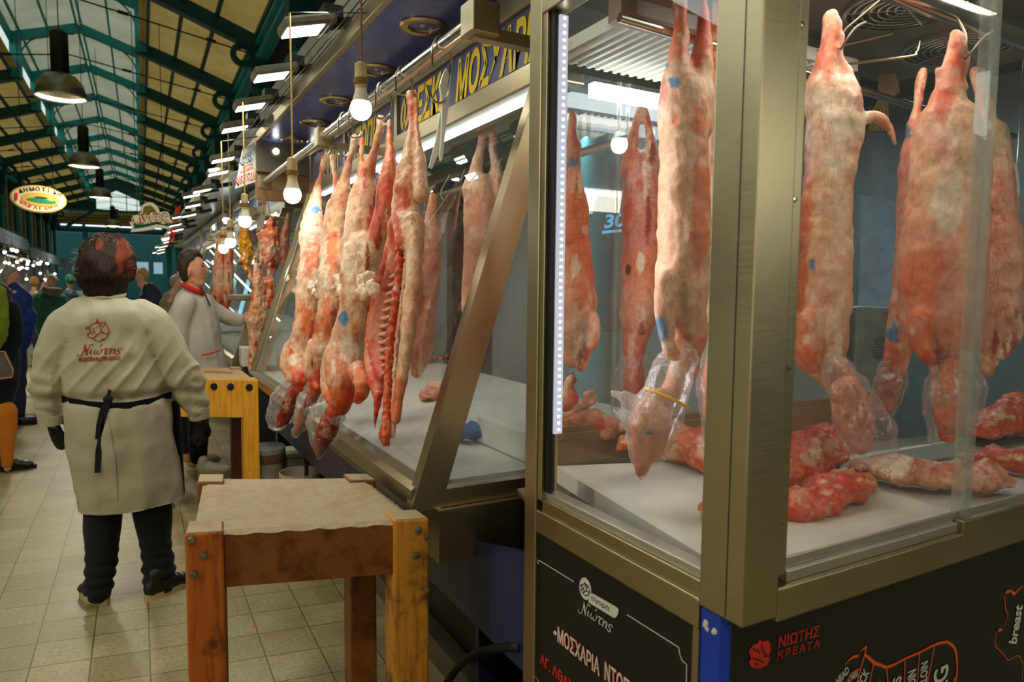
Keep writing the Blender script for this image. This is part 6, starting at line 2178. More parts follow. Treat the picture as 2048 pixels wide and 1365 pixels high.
# ------------------------------------------------------------------ left side of the hall
def left_stall(y0, y1, z, lab):
    root = thing('market_stall', lab, 'market stall', (-3.06, y0, 0), 'lit stalls along the left side')
    b = MB()
    b.prism([(-3.06, y0, z), (-4.7, y0, z + .5), (-4.7, y0, z + .56), (-3.04, y0, z + .06)], (0, y1 - y0, 0))
    b.build('awning', plain('grey_blue_awning', lin(104, 122, 140), .7), root)
    b = MB()
    b.box((-3.08, y0, z - .34), (-3.04, y1, z + .05))
    b.build('awning_valance', bpy.data.materials['grey_blue_awning'], root)
    b = MB()
    b.box((-3.3, y0, 0), (-2.6, y1, .85), bevel=.01)
    b.build('counter', MAT['white'], root)
    b = MB()
    b.box((-4.5, y0, 0), (-4.4, y1, 2.6))
    b.build('back_wall', plain('pink_tile', lin(170, 150, 140), .4), root)
    b = MB()
    n_ = int((y1 - y0) / .5)
    for k in range(n_):
        y = y0 + .25 + k * .5
        b.box((-3.2, y - .18, .85), (-2.75, y + .18, .95), bevel=.02)
    b.build('fish_boxes', plain('ice_boxes', lin(206, 214, 214), .3), root)
    b = MB()
    for xw in (-2.5, -2.9, -3.3, -3.7):
        for zw in (2.1, 2.35, 2.6, 2.8):
            b.tube([(xw, y0, zw), (xw, y1, zw)], .004, 4)
    b.build('light_wires', MAT['black'], root)
    area_lamp('stall_glow', (-3.4, (y0 + y1) / 2, 2.5), .6, 60, (.88, 1, .96), (.2, 0, -1), size_y=(y1 - y0) * .8, parent=root)
    return root
ls_ = left_stall(-4.5, 9.8, 2.95, 'unseen stall added opposite the cabinet on the left for fill light')  # unseen stall added so its lamps fill the aisle side
area_lamp('added_fill_light', (-3.0, 1.5, 2.5), .5, 88, (1, .93, .76), (1, 0, -.22), size_y=7.0, parent=ls_)  # broad fill lamp added for level light on cabinet and meat
cs_ = thing('market_stall', 'unseen stall added behind the camera to light the cabinet front', 'market stall', (2.6, -4.2, 0), 'lit stalls along the left side')  # unseen stall added to light the front glass and reflect in it
b = MB()
b.box((.4, -4.6, 0), (5.6, -4.5, 2.7))
b.build('back_wall', plain('teal_tile', lin(96, 128, 130), .4), cs_)
b = MB()
b.box((.6, -3.7, 0), (5.4, -3.0, .9), bevel=.01)
b.build('counter', MAT['white'], cs_)
b = MB()
b.box((.4, -4.5, 2.65), (5.6, -2.9, 2.72))
b.build('canopy', MAT['grey'], cs_)
b = MB()
for k in range(6):
    b.box((.8 + k * .8, -3.3, 2.58), (1.3 + k * .8, -3.24, 2.62))
b.build('tubes', MAT['tube'], cs_)
area_lamp('added_fill_light', (3.0, -2.85, 2.45), 4.0, 42, (.98, .96, .82), (0, 1, -.2), size_y=.25, parent=cs_)  # fill lamp added to brighten the cabinet front
left_stall(10.5, 19.5, 2.95, 'first lit stall on the left under a grey blue awning')
left_stall(20.0, 30.0, 2.95, 'second lit stall on the left, its awning ending at the pale piers')
left_stall(31.0, 45.0, 2.75, 'third lit stall far along the left')
left_stall(46.0, 60.0, 2.75, 'farthest lit stall on the left below the gable wall')
rnd = random.Random(5)
B0 = bulb(-2.7, 12.0, 2.1, 2.6, 'bare bulb over the left stalls, nearest of that row', far=True, grp='bare bulbs over the left stalls')
spots_ = []
for k in range(70):
    y = 10.8 + 26 * (k / 70.0) ** 1.2
    x = rnd.choice((-2.5, -2.9, -3.3, -3.7)) - .0
    z = rnd.choice((1.6, 1.85, 2.1, 2.3))
    spots_.append((x, y, z))
for k, (x, y, z) in enumerate(spots_):
    c = copy_tree(B0)
    c.location = (x, y, z)
    c['label'] = 'small bright bare bulb among many strung over the left fish stalls'
# signs hanging over the aisle
MAT['sign_glow'] = bpy.data.materials.get('added_glow_cream_sign') or emit('added_glow_cream_sign', lin(222, 206, 160), .55)  # glow added to the cream board to brighten it, not a lamp
t = thing('oval_sign', 'oval mustard hanging sign lettered for the municipal fish market', 'hanging sign', (-1.78, 20, 3.46))
cx_, cz_, ra, rb = -1.78, 3.46, .56, .32
b = MB()
b.lathe([(1, 0), (1, .06)], (0, 0, 0), 48, (0, -1, 0))
bmesh.ops.transform(b.bm, matrix=Matrix.Translation((cx_, 20.03, cz_)) @ Matrix.Rotation(R(3), 4, 'Y') @ Matrix.Diagonal((ra, 1, rb, 1)), verts=b.bm.verts[:])
b.build('board', MAT['signboard_gold'], t)
def oval(name, m, rx, rz, x, z, y, rot=0.0):
    b = MB()
    b.lathe([(1, 0), (1, .008)], (0, 0, 0), 40, (0, -1, 0))
    bmesh.ops.transform(b.bm, matrix=Matrix.Translation((x, y, z)) @ Matrix.Rotation(R(rot), 4, 'Y') @ Matrix.Diagonal((rx, 1, rz, 1)), verts=b.bm.verts[:])
    return b.build(name, MAT[m], t)
oval('rim_field', 'signboard_cream', ra * .94, rb * .92, cx_, cz_, 19.969, 3)
oval('centre_field', 'signboard_gold', ra * .68, rb * .50, cx_ + .04, cz_ - .01, 19.962, 3)
oval('fish_body', 'green_print', .26, .05, cx_ + .03, cz_ - .04, 19.954, 6)
oval('fish_back', 'dark_print', .13, .022, cx_ + .06, cz_ + .03, 19.953, 3)
oval('fish_tail', 'green_print', .08, .03, cx_ + .28, cz_ - .06, 19.951, -10)
oval('red_mark', 'red_print', .03, .1, cx_ - .43, cz_ + .02, 19.955, 4)
def arc_text(s, a0, a1, rx, rz, size, m, flip):
    n_ = len(s)
    for i, ch in enumerate(s):
        if ch == ' ':
            continue
        a = a0 + (a1 - a0) * i / (n_ - 1)
        p = V((cx_ + .02 + rx * math.cos(a), 19.955, cz_ + rz * math.sin(a)))
        tg = V((-rx * math.sin(a), 0, rz * math.cos(a))).normalized() * (1 if flip else -1)
        tg = (tg + V((1, 0, 0))).normalized()
        letters(ch, size, MAT[m], t, p - tg * size * .3, tg, V((0, -1, 0)).cross(tg) * -1 if False else V((-tg.z, 0, tg.x)), bold=.03)
arc_text('ΔΗΜΟΤΙΚΗ', R(142), R(32), .45, .185, .125, 'dark_print', False)
arc_text('ΨΑΡΑΓΟΡΑ', R(212), R(318), .44, .25, .12, 'red_print', True)
b = MB()
for x in (-.3, .3):
    b.tube([(cx_ + x, 20, cz_ + .28), (cx_ + x, 20, 9.13 - .3 * abs(cx_ + x + 1.09))], .008, 5)
b.build('hanger', MAT['black'], t)

t = thing('shop_sign', 'cream cut out hanging sign with green ribbon and red outlined word', 'hanging sign', (.5, 18, 2.98))
Y_ = 18.0
cs = lambda X, Y: (250 + X / 16.06, 395 + Y / 16.06)
def sg(pts, y, n=4):
    return [on_y(*cs(p[0], p[1]), y) for p in smooth2(pts, n)]
b = MB()
out_ = [(210, 640), (270, 580), (430, 560), (450, 440), (520, 290), (640, 190), (770, 150), (900, 175), (1020, 270), (1100, 400), (1110, 480), (1300, 450), (1390, 480), (1430, 560), (1450, 720), (1560, 780), (1480, 880), (1500, 1030), (1250, 990), (1040, 940), (960, 1010), (600, 1075), (180, 1110), (230, 1000), (140, 780), (230, 800)]
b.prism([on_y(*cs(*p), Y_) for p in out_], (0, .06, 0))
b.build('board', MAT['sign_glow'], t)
b = MB()
b.prism([on_y(*cs(*p), Y_ - .012) for p in ((250, 860), (640, 860), (860, 810), (1020, 790), (1230, 850), (1490, 790), (1430, 880), (1450, 960), (1250, 900), (1000, 870), (700, 950), (270, 1020), (290, 930))], (0, .01, 0))
b.build('ribbon', MAT['green_print'], t)
b = MB()
b.prism(sg([(560, 540), (600, 330), (700, 270), (860, 280), (960, 390), (1010, 520), (800, 545)], Y_ - .010), (0, .008, 0))
b.build('yellow_field', plain('pale_yellow_enamel', lin(216, 196, 96), .5), t)
fit_letters('πίνδος', on_y(*cs(255, 835), Y_), on_y(*cs(1420, 770), Y_), (0, 0, 1), .235, 'red_print', t, (0, -.02, 0), bold=.075)
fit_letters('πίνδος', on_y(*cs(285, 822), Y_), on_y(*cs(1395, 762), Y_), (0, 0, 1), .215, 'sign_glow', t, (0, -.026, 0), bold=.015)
b = MB()
for x in (.25, .8):
    b.tube([(x, 18.03, 3.1), (x, 18.03, 7.40 - .35 * (x - .64))], .008, 5)
b.build('hanger', MAT['black'], t)
# ------------------------------------------------------------------ people
def hand_chains(fn, palm, fingers, thumb, off=0.0):
    ch = [chain(fn, palm, .55, off)]
    for f_ in fingers:
        ch.append(chain(fn, f_, .95, off))
    ch.append(chain(fn, thumb, .95, off))
    return ch

def shoe(parent, heel, d, L=.26, h=.10, up_m='black', sole_m='sole', name='shoe'):
    heel, d = V(heel), V(d).normalized()
    s = V((-d.y, d.x, 0))
    pts = [(heel + d * .035 + V((0, 0, .05)), .036, .045, 0), (heel + d * .09 + V((0, 0, .052)), .040, .05, 0), (heel + d * .15 + V((0, 0, .042)), .044, .036, 0), (heel + d * (L - .045) + V((0, 0, .033)), .042, .026, 0)]
    chs = [pts, [(heel + d * .045 + V((0, 0, .06)), .036, .036, 0), (heel + d * .055 + V((0, 0, h + .01)), .038, .038, 0)]]
    o = blob(name, chs, MAT[up_m], parent, voxel=.007, axis=(0, 0, 1), bumps=((50, .002),), smooth_it=2)
    b = MB()
    outl = []
    for k in range(24):
        a = 2 * PI * k / 24
        u = math.cos(a)
        wd = .045 if u > 0 else .040
        outl.append(heel + d * (L / 2 + u * L / 2) + s * math.sin(a) * wd * (1.0 - .12 * u))
    b.prism([(p.x, p.y, .0) for p in outl], (0, 0, .028))
    b.build('sole', MAT[sole_m], o)
    b = MB()
    for k in range(3):
        c = heel + d * (.12 + .03 * k) + V((0, 0, .088 - .011 * k))
        b.tube([c - s * .03, c + V((0, 0, .006)), c + s * .03], .003, 5)
    b.build('laces', MAT['offwhite'], o)
    return o

# ---------- the woman in the white coat, seen from behind
WY = 3.55
fw = lambda x, y: on_y(x, y, WY)
W_ = thing('person', 'woman seen from behind in a white butcher coat with red emblem and black gloves', 'person', (-.03, WY, 0))
body = [chain(fw, [(212, 505, 30, 0), (212, 530, 36, 0), (212, 556, 26, 0), (215, 580, 18, 0), (218, 608, 36, 0), (220, 650, 66, 0), (224, 720, 76, 0), (232, 790, 84, 0), (245, 870, 94, 0), (254, 930, 92, 0)], .65),
        chain(fw, [(205, 930, 45, 0), (204, 1010, 38, 0), (204, 1090, 28, 0), (205, 1160, 22, 0), (204, 1186, 22, 0)], 1.0), chain(fw, [(300, 930, 45, 0), (306, 1010, 38, 0), (312, 1090, 28, 0), (318, 1150, 22, 0), (320, 1182, 22, 0)], 1.0),
        chain(fw, [(150, 648, 16, 0), (118, 695, 18, 0), (97, 770, 17, 0), (100, 830, 12, 0), (108, 856, 10, 0)], 1.0), chain(fw, [(286, 648, 16, 0), (330, 705, 18, 0), (372, 775, 17, 0), (393, 825, 12, 0), (400, 846, 10, 0)], 1.0)]
blob('body', body, MAT['skin'], W_, voxel=.012, bumps=())
WZ0 = fw(260, 1008).z
def coat_def(P, N):
    # hanging folds, gathered at the waist, sagging seat; flat hem
    z = P[:, 2]
    x = P[:, 0]
    wz = .952
    d = np.exp(-((z - wz) / .022) ** 2)
    P = P - N * (d * .016)[:, None]
    f1 = np.sin(x * 64 + (z - wz) * 16 + 2.0 * noise3(P, 6, 3)) * np.exp(-((z - .90) / .09) ** 2) * .004
    f2 = (1 - np.abs(np.sin((x * .75 - (z - wz) * .55) * 46 + 1.8 * noise3(P, 5, 5)))) ** 2 * np.clip((1.26 - z) / .2, 0, 1) * np.clip((z - wz - .01) / .05, 0, 1) * .010 * (.4 + .6 * np.clip(noise3(P, 4, 15) + .5, 0, 1))
    f3 = noise3(P, 7, 9) * .008 + noise3(P, 18, 10) * .004 - np.abs(noise3(P * np.array([1, 1, .6]), 11, 12)) * .012
    f4 = np.abs(np.sin((z - .8) * 55 + x * 18)) * .007 * (np.abs(x + .02) > .27) * (z < 1.08)
    P = P + N * (f1 + f2 + f3 + f4)[:, None]
    P[:, 2] = np.maximum(P[:, 2], WZ0 + .008 * np.sin(x * 9) - .02 * (x - .05))
    return P
coat = [chain(fw, [(216, 586, 30, 0), (216, 603, 62, 0), (217, 626, 90, 0), (220, 670, 96, 0), (224, 730, 104, 0), (230, 785, 107, 0), (238, 830, 113, 0), (248, 890, 114, 0), (258, 950, 112, 0), (264, 1000, 112, 0), (266, 1030, 112, 0)], .68),
        chain(fw, [(155, 626, 36, 0), (130, 650, 44, 0), (110, 700, 43, 0), (96, 745, 38, 0), (92, 785, 37, 0), (97, 818, 26, 0), (101, 840, 21, 0)], .95), chain(fw, [(280, 626, 36, 0), (306, 650, 44, 0), (338, 705, 44, 0), (364, 755, 43, 0), (383, 793, 33, 0), (394, 822, 25, 0)], .95)]
wc = blob('coat', coat, MAT['coat'], W_, voxel=.009, bumps=(), deform=coat_def, smooth_it=3, seed=3)
# cuffs
for (a, b_) in (((101, 832), (103, 850)), ((396, 818), (399, 838))):
    c0, c1 = fw(*a), fw(*b_)
    b = MB()
    b.tube([c0, c1], [.050, .046], 18)
    b.build('cuff', MAT['coat'], W_, smooth=True)
# collar band
b = MB()
b.torus(fw(215, 588) + V((0, 0, 0)), .062, .012, (0, -.25, 1), 28, 8)
b.build('collar', MAT['coat'], W_, smooth=True)
# logo on the back, laid on the cloth
bpy.context.view_layer.update()
bm_ = bmesh.new()
bm_.from_mesh(wc.data)
bm_.transform(root_matrix(wc.parent))
tree = BVHTree.FromBMesh(bm_)
bm_.free()
def lay(me, off=.0022):
    """press a flat mesh (world x, z at y=0) on the back of the coat"""
    P = verts_np(me)
    for v in me.vertices:
        h = tree.ray_cast(V((v.co.x, WY - 1.0, v.co.z)), V((0, 1, 0)))
        y = h[0].y - off if h[0] is not None else WY - .15
        v.co = V((v.co.x, y, v.co.z)) - W_.location
def lay_text(s, pa, pb, hpx, **k):
    me = text_mesh(s, 1.0, **k)
    P = verts_np(me)
    wd = P[:, 0].max() - P[:, 0].min()
    d0 = fw(*pa)
    yb = tree.ray_cast(V((d0.x, WY - 1, d0.z)), V((0, 1, 0)))[0].y
    a, b_ = on_y(*pa, yb), on_y(*pb, yb)
    x = b_ - a
    h = (on_y(pa[0], pa[1] - hpx, yb) - a).length
    me.transform(Matrix.Translation((-P[:, 0].min(), 0, 0)))
    me.transform(Matrix.Diagonal((x.length / wd, h / .73, 1, 1)))
    ang = math.atan2(x.z, x.x)
    me.transform(Matrix.Translation((a.x, 0, a.z)) @ Matrix.Rotation(-ang, 4, 'Y') @ Matrix.Rotation(PI / 2, 4, 'X'))
    lay(me)
    me.materials.append(MAT['red_thread'])
    o = put('lettering', me, wc)
    o.location = (0, 0, 0)
    return o
LAY_SCRIPT = True
lay_text('παράδοση στο κρέας', (158, 723), (242, 718), 9, bold=.03, shear=.15)
yb = tree.ray_cast(V((fw(195, 665).x, WY - 1, fw(195, 665).z)), V((0, 1, 0)))[0].y
fc = lambda X, Y: on_y(140 + X / 12.4, 630 + Y / 12.4, yb)
bm2 = bmesh.new()
for l in COW:
    P = [fc(*p) for p in smooth2(l, 3)]
    A, B = [], []
    for i in range(len(P)):
        t_ = (P[min(i + 1, len(P) - 1)] - P[max(i - 1, 0)]).normalized()
        s_ = V((-t_.z, 0, t_.x)) * .0016
        A.append(bm2.verts.new(P[i] + s_))
        B.append(bm2.verts.new(P[i] - s_))
    for i in range(len(P) - 1):
        bm2.faces.new((A[i], B[i], B[i + 1], A[i + 1]))
for f_ in COW_FILL:
    bm2.faces.new([bm2.verts.new(fc(*p)) for p in f_])
me = bpy.data.meshes.new('cow_emblem')
bm2.to_mesh(me)
bm2.free()
lay(me)
me.materials.append(MAT['red_thread'])
put('cow_emblem', me, wc)
bm2 = bmesh.new()
for l in SCRIPT:
    q_ = smooth2(l, 4)
    P = [fc(p[0], p[1]) for p in q_]
    A, B = [], []
    for i in range(len(P)):
        t_ = (P[min(i + 1, len(P) - 1)] - P[max(i - 1, 0)]).normalized()
        s_ = V((-t_.z, 0, t_.x)) * max(q_[i][2], 9) / 12.4 / F_PX * 3.05 * .5
        A.append(bm2.verts.new(P[i] + s_))
        B.append(bm2.verts.new(P[i] - s_))
    for i in range(len(P) - 1):
        bm2.faces.new((A[i], B[i], B[i + 1], A[i + 1]))
me = bpy.data.meshes.new('lettering')
bm2.to_mesh(me)
bm2.free()
lay(me)
me.materials.append(MAT['red_thread'])
put('lettering', me, wc)
# seam and vent down the back
b = MB()
P = []
for k in range(20):
    z = .90 - k * .021
    x = fw(215, 800).x + .0 + .012 * math.sin(k * .15) + (.9 - z) * .06
    h = tree.ray_cast(V((x, WY - 1, z)), V((0, 1, 0)))
    if h[0]:
        P.append(V((x, h[0].y - .001, z)))
if len(P) > 2:
    b.tube(P, .0022, 5)
    b.build('back_seam', plain('seam_thread', lin(150, 142, 118), .8), wc)
# apron strings round the waist, bow and tails
b = MB()
A, B = [], []
for k in range(41):
    t_ = k / 40
    px_, py_ = 124 + (343 - 124) * t_, 797 + 6 * math.sin(t_ * PI) - 20 * max(0, t_ - .55) ** 1.2
    p = fw(px_, py_)
    h = tree.ray_cast(V((p.x, WY - 1, p.z)), V((0, 1, 0)))
    y = (h[0].y if h[0] else WY) - .006
    hw = .0145
    A.append(b.bm.verts.new((p.x, y, p.z + hw)))
    B.append(b.bm.verts.new((p.x, y, p.z - hw)))
for k in range(40):
    b.bm.faces.new((A[k], B[k], B[k + 1], A[k + 1]))
bmesh.ops.solidify(b.bm, geom=b.bm.faces[:], thickness=-.004)
b.build('apron_strings', MAT['apron_black'], W_)
yk = tree.ray_cast(V((fw(213, 800).x, WY - 1, fw(213, 800).z)), V((0, 1, 0)))[0].y - .012
ks = lambda x, y: on_y(x, y, yk)
b = MB()
b.ball(ks(216, 799), .02, .012, .018)
for pts in ([(207, 803), (222, 806), (214, 830), (207, 858), (200, 880), (190, 878), (193, 848), (199, 822)], [(198, 870), (208, 830), (206, 880), (200, 946), (189, 946), (191, 900)], [(212, 796), (219, 795), (223, 782), (217, 778)]):
    b.prism([ks(*p) for p in pts], (0, -.006, 0))
b.build('apron_bow', MAT['apron_black'], W_)
# apron panel at her front, showing past her right side
bm2 = bmesh.new()
A = []
for k in range(15):
    a = R(-8) + R(150) * k / 14
    cx0 = fw(257, 880)
    r1, r2 = .232, .19
    x_, y_ = cx0.x + r1 * .93 * math.cos(a), WY + r2 * math.sin(a)
    A.append((bm2.verts.new((x_, y_, .94)), bm2.verts.new((x_ + .012, y_, fw(380, 985).z))))
for k in range(14):
    bm2.faces.new((A[k][0], A[k][1], A[k + 1][1], A[k + 1][0]))
bmesh.ops.solidify(bm2, geom=bm2.faces[:], thickness=.004)
b = MB(); b.bm.free(); b.bm = bm2
b.build('apron', MAT['apron_black'], W_, smooth=True)
# trousers
def trouser_def(P, N):
    z = P[:, 2]
    k = np.clip((.30 - z) / .2, 0, 1)
    return P + N * (np.sin(z * 120 + 3 * noise3(P, 9, 2)) * .006 * k + noise3(P, 11, 4) * .006)[:, None]
tr = [chain(fw, [(206, 960, 50, 0), (206, 1010, 42, 0), (204, 1060, 40, 0), (202, 1110, 36, 0), (200, 1150, 33, 0), (199, 1178, 32, 0)], 1.0), chain(fw, [(298, 960, 50, 0), (303, 1010, 42, 0), (308, 1060, 38, 0), (313, 1105, 34, 0), (318, 1140, 36, 0), (320, 1166, 34, 0)], 1.0)]
blob('trousers', tr, MAT['trousers'], W_, voxel=.008, bumps=(), deform=trouser_def)
hl, hr = on_z(214, 1212, 0), on_z(290, 1204, 0)
shoe(W_, (hl.x, hl.y, 0), (-.42, .9, 0), .25)
shoe(W_, (hr.x, hr.y, 0), (.8, .55, 0), .25)
# gloves with five fingers
g_l = hand_chains(fw, [(106, 850, 13, 0), (112, 866, 15, 0), (117, 880, 14, 0)], [[(110, 880, 5.2, 0), (113, 890, 5, 0), (117, 897, 4.2, 0)], [(116, 883, 5.2, 0), (121, 893, 5, 0), (124, 899, 4, 0)], [(122, 882, 5.2, 0), (127, 890, 4.8, 0), (129, 896, 4, 0)], [(126, 876, 4.8, 0), (131, 884, 4.2, 0), (132, 890, 3.6, 0)]], [(120, 862, 5.5, 0), (127, 870, 5, 0), (130, 879, 4.4, 0)])
blob('glove', g_l, MAT['glove'], W_, voxel=.0045, bumps=((60, .0015),), smooth_it=2)
g_r = hand_chains(fw, [(398, 838, 15, 0), (402, 855, 17, 0), (401, 868, 16, 0)], [[(409, 866, 5.4, 0), (410, 878, 5.2, 0), (404, 886, 4.4, 0)], [(403, 872, 5.4, 0), (402, 884, 5.2, 0), (396, 890, 4.4, 0)], [(396, 872, 5.4, 0), (393, 882, 5, 0), (388, 887, 4.2, 0)], [(390, 868, 5, 0), (385, 877, 4.4, 0), (381, 881, 3.8, 0)]], [(413, 852, 5.8, 0), (418, 862, 5, 0), (417, 872, 4.2, 0)])
blob('glove', g_r, MAT['glove'], W_, voxel=.0045, bumps=((60, .0015),), smooth_it=2)
# hair: a thick bob, reddish where dyed
def hair_def(P, N):
    a = np.arctan2(P[:, 1] - WY, P[:, 0] - fw(210, 530).x)
    return P + N * (noise3(P * np.array([1, 1, .25]), 45, 6) * .006 + noise3(P, 14, 7) * .012 + noise3(P, 40, 8) * .005)[:, None]
PAL['h0'] = (0, 0, 0, 1)
PAL['h1'] = (1, 1, 1, 1)
hair = [chain(fw, [(210, 494, 38, 'h0'), (209, 512, 52, 'h0'), (207, 535, 58, 'h0'), (205, 556, 58, 'h0'), (206, 572, 48, 'h0')], .92), chain(fw, [(190, 488, 22, 'h0'), (180, 500, 26, 'h0')], 1.0), chain(fw, [(232, 488, 24, 'h0'), (246, 503, 24, 'h0'), (256, 530, 20, 'h0'), (260, 552, 14, 'h0')], 1.0), chain(fw, [(160, 550, 14, 'h0'), (164, 570, 12, 'h0')], 1.0)]
blob('hair', hair, MAT['hair_dark'], W_, voxel=.006, bumps=(), deform=hair_def, smooth_it=1, pal=PAL,
     spots=[spot(fw, 247, 502, 15, 'h1', 1.9), spot(fw, 240, 525, 8, 'h1', 3), spot(fw, 198, 488, 7, 'h1', 2), spot(fw, 261, 535, 8, 'h1', 2.4)])
bm2 = bmesh.new()
rnd = random.Random(9)
b = MB()
for k in range(90):
    a = rnd.uniform(-.2, PI + .2)
    r0 = 44 + rnd.random() * 8
    cx1, cy1 = 209, 528
    p0 = (cx1 + r0 * math.cos(a) * 1.1, cy1 - r0 * math.sin(a))
    a2 = a + rnd.uniform(-.35, .35)
    r1_ = r0 + rnd.uniform(6, 17)
    p1 = (cx1 + r1_ * math.cos((a + a2) / 2) * 1.1, cy1 - r1_ * math.sin((a + a2) / 2))
    p2 = (cx1 + (r0 + rnd.uniform(0, 16)) * math.cos(a2) * 1.1, cy1 - (r0 + rnd.uniform(0, 16)) * math.sin(a2))
    dy = rnd.uniform(-.07, .07)
    b.tube([on_y(*p, WY + dy) for p in (p0, p1, p2)], .0003, 3, cap=False, smooth_n=3)
b.build('flyaway_hair', MAT['hair_grey'], W_)

# ---------- the man at the counter, in profile
MY = 5.85
fm = lambda x, y: on_y(x, y, MY)
M_ = thing('person', 'dark haired man in a pale coat with red collar, reaching to the hanging intestines', 'person', (.47, MY, 0))
mb = [chain(fm, [(380, 522, 20, 0), (384, 535, 22, 0), (388, 548, 20, 0), (384, 566, 14, 0), (382, 585, 18, 0), (388, 615, 38, 0), (392, 670, 44, 0), (398, 740, 44, 0), (402, 790, 38, 0)], .8),
      chain(fm, [(390, 522, 15, 0), (396, 532, 15, 0), (398, 545, 13, 0), (398, 556, 11, 0)], .95), chain(fm, [(384, 560, 10, 0), (394, 566, 8, 0), (402, 568, 6.5, 0)], 1.5), chain(fm, [(407, 531, 4.5, 0), (413, 539, 4.6, 0), (416, 544, 4.2, 0)], .8), chain(fm, [(405, 526, 4, 0), (408, 529, 3, 0)], 1.5), chain(fm, [(407, 553, 4.4, 0), (408, 558, 4.2, 0)], 1.4),
      chain(fm, [(406, 566, 5.2, 0), (402, 569, 5.2, 0)], 1.3), chain(fm, [(378, 540, 3.5, 0), (379, 546, 4, 0), (377, 552, 3, 0)], 3.0, -.07),
      chain(fm, [(395, 790, 24, 0), (396, 850, 18, 0), (395, 925, 13, 0)], 1.0, -.06), chain(fm, [(385, 790, 24, 0), (380, 850, 18, 0), (376, 915, 13, 0)], 1.0, .08),
      chain(fm, [(420, 618, 16, 0), (450, 634, 12, 0), (485, 642, 9, 0)], 1.0, .12)]
blob('body', mb, MAT['skin'], M_, voxel=.0085, bumps=(), smooth_it=2)
def mcoat_def(P, N):
    P = P + N * (noise3(P, 6, 21) * .012 + noise3(P, 16, 22) * .006)[:, None]
    return P
blob('coat', [chain(fm, [(381, 583, 20, 0), (380, 600, 38, 0), (388, 630, 46, 0), (394, 680, 52, 0), (400, 730, 55, 0), (406, 765, 57, 0), (408, 790, 56, 0)], .8), chain(fm, [(372, 606, 22, 0), (358, 640, 25, 0), (352, 690, 24, 0), (356, 730, 20, 0)], 1.0, -.12),
              chain(fm, [(408, 604, 20, 0), (430, 622, 19, 0), (455, 635, 17, 0), (478, 640, 15, 0)], 1.0, .1)], MAT['coat_far'], M_, voxel=.012, bumps=(), deform=mcoat_def)
b = MB()
b.torus(fm(386, 578), .075, .020, (.45, -.1, 1), 24, 8)
b.build('collar', MAT['red_collar'], M_, smooth=True)
b = MB()
b.tube([fm(399, 574) - V((0, .09, 0)), fm(408, 590) - V((0, .10, 0)), fm(418, 612) - V((0, .10, 0))], .006, 6)
b.build('neck_cord', MAT['black'], M_)
b = MB()
b.tube([fm(398, 706) - V((0, .2, 0)), fm(412, 704) - V((0, .205, 0)), fm(436, 697) - V((0, .17, 0))], .007, 6)
b.build('pocket_edge', MAT['red_collar'], M_)
blob('hair', [chain(fm, [(376, 512, 15, 0), (384, 508, 14, 0), (394, 511, 10, 0), (400, 515, 6, 0)], 1.25), chain(fm, [(374, 515, 17, 0), (369, 530, 16, 0), (369, 545, 13, 0), (371, 556, 9, 0)], 1.3), chain(fm, [(380, 520, 15, 0), (386, 525, 8, 0)], 1.55)], MAT['hair_brown'], M_, voxel=.008, bumps=((40, .006),), smooth_it=1)
b = MB()
b.tube([fm(401, 529) - V((0, .088, 0)), fm(407, 528) - V((0, .075, 0))], .004, 5)
b.build('eyebrow', MAT['hair_brown'], M_)
b = MB()
b.ball(fm(404, 533) - V((0, .072, 0)), .008)
b.build('eye', MAT['black'], M_, smooth=True)
b = MB()
b.tube([fm(405, 556) - V((0, .06, 0)), fm(411, 555) - V((0, .035, 0))], .004, 5)
b.build('mouth', plain('lips', lin(150, 82, 66), .5), M_)
blob('trousers', [chain(fm, [(400, 770, 32, 0), (398, 820, 24, 0), (396, 870, 21, 0), (396, 918, 17, 0)], 1.0, -.06), chain(fm, [(385, 770, 30, 0), (380, 830, 22, 0), (377, 900, 16, 0)], 1.0, .08)], MAT['trousers'], M_, voxel=.011, bumps=((20, .008),))
hm = on_z(392, 950, 0)
shoe(M_, (hm.x, hm.y, 0), (.9, -.3, 0), .27, up_m='shoe_white')
hm = on_z(372, 930, 0)
shoe(M_, (hm.x, hm.y, 0), (.95, .2, 0), .27, up_m='shoe_white')
# his hand closed on the intestines
fh_ = lambda x, y: on_y(x, y, MY + .1)
blob('hand', hand_chains(fh_, [(480, 640, 8, 0), (488, 640, 9, 0), (494, 640, 9, 0)], [[(496, 633, 3.6, 0), (504, 632, 3.4, 0), (508, 636, 3, 0)], [(497, 638, 3.6, 0), (506, 638, 3.4, 0), (509, 642, 3, 0)], [(496, 643, 3.6, 0), (505, 644, 3.3, 0), (507, 648, 3, 0)], [(494, 648, 3.2, 0), (501, 650, 3, 0), (504, 652, 2.6, 0)]], [(490, 632, 4, 0), (495, 627, 3.6, 0), (501, 627, 3, 0)]), MAT['skin'], M_, voxel=.005, bumps=(), smooth_it=2)

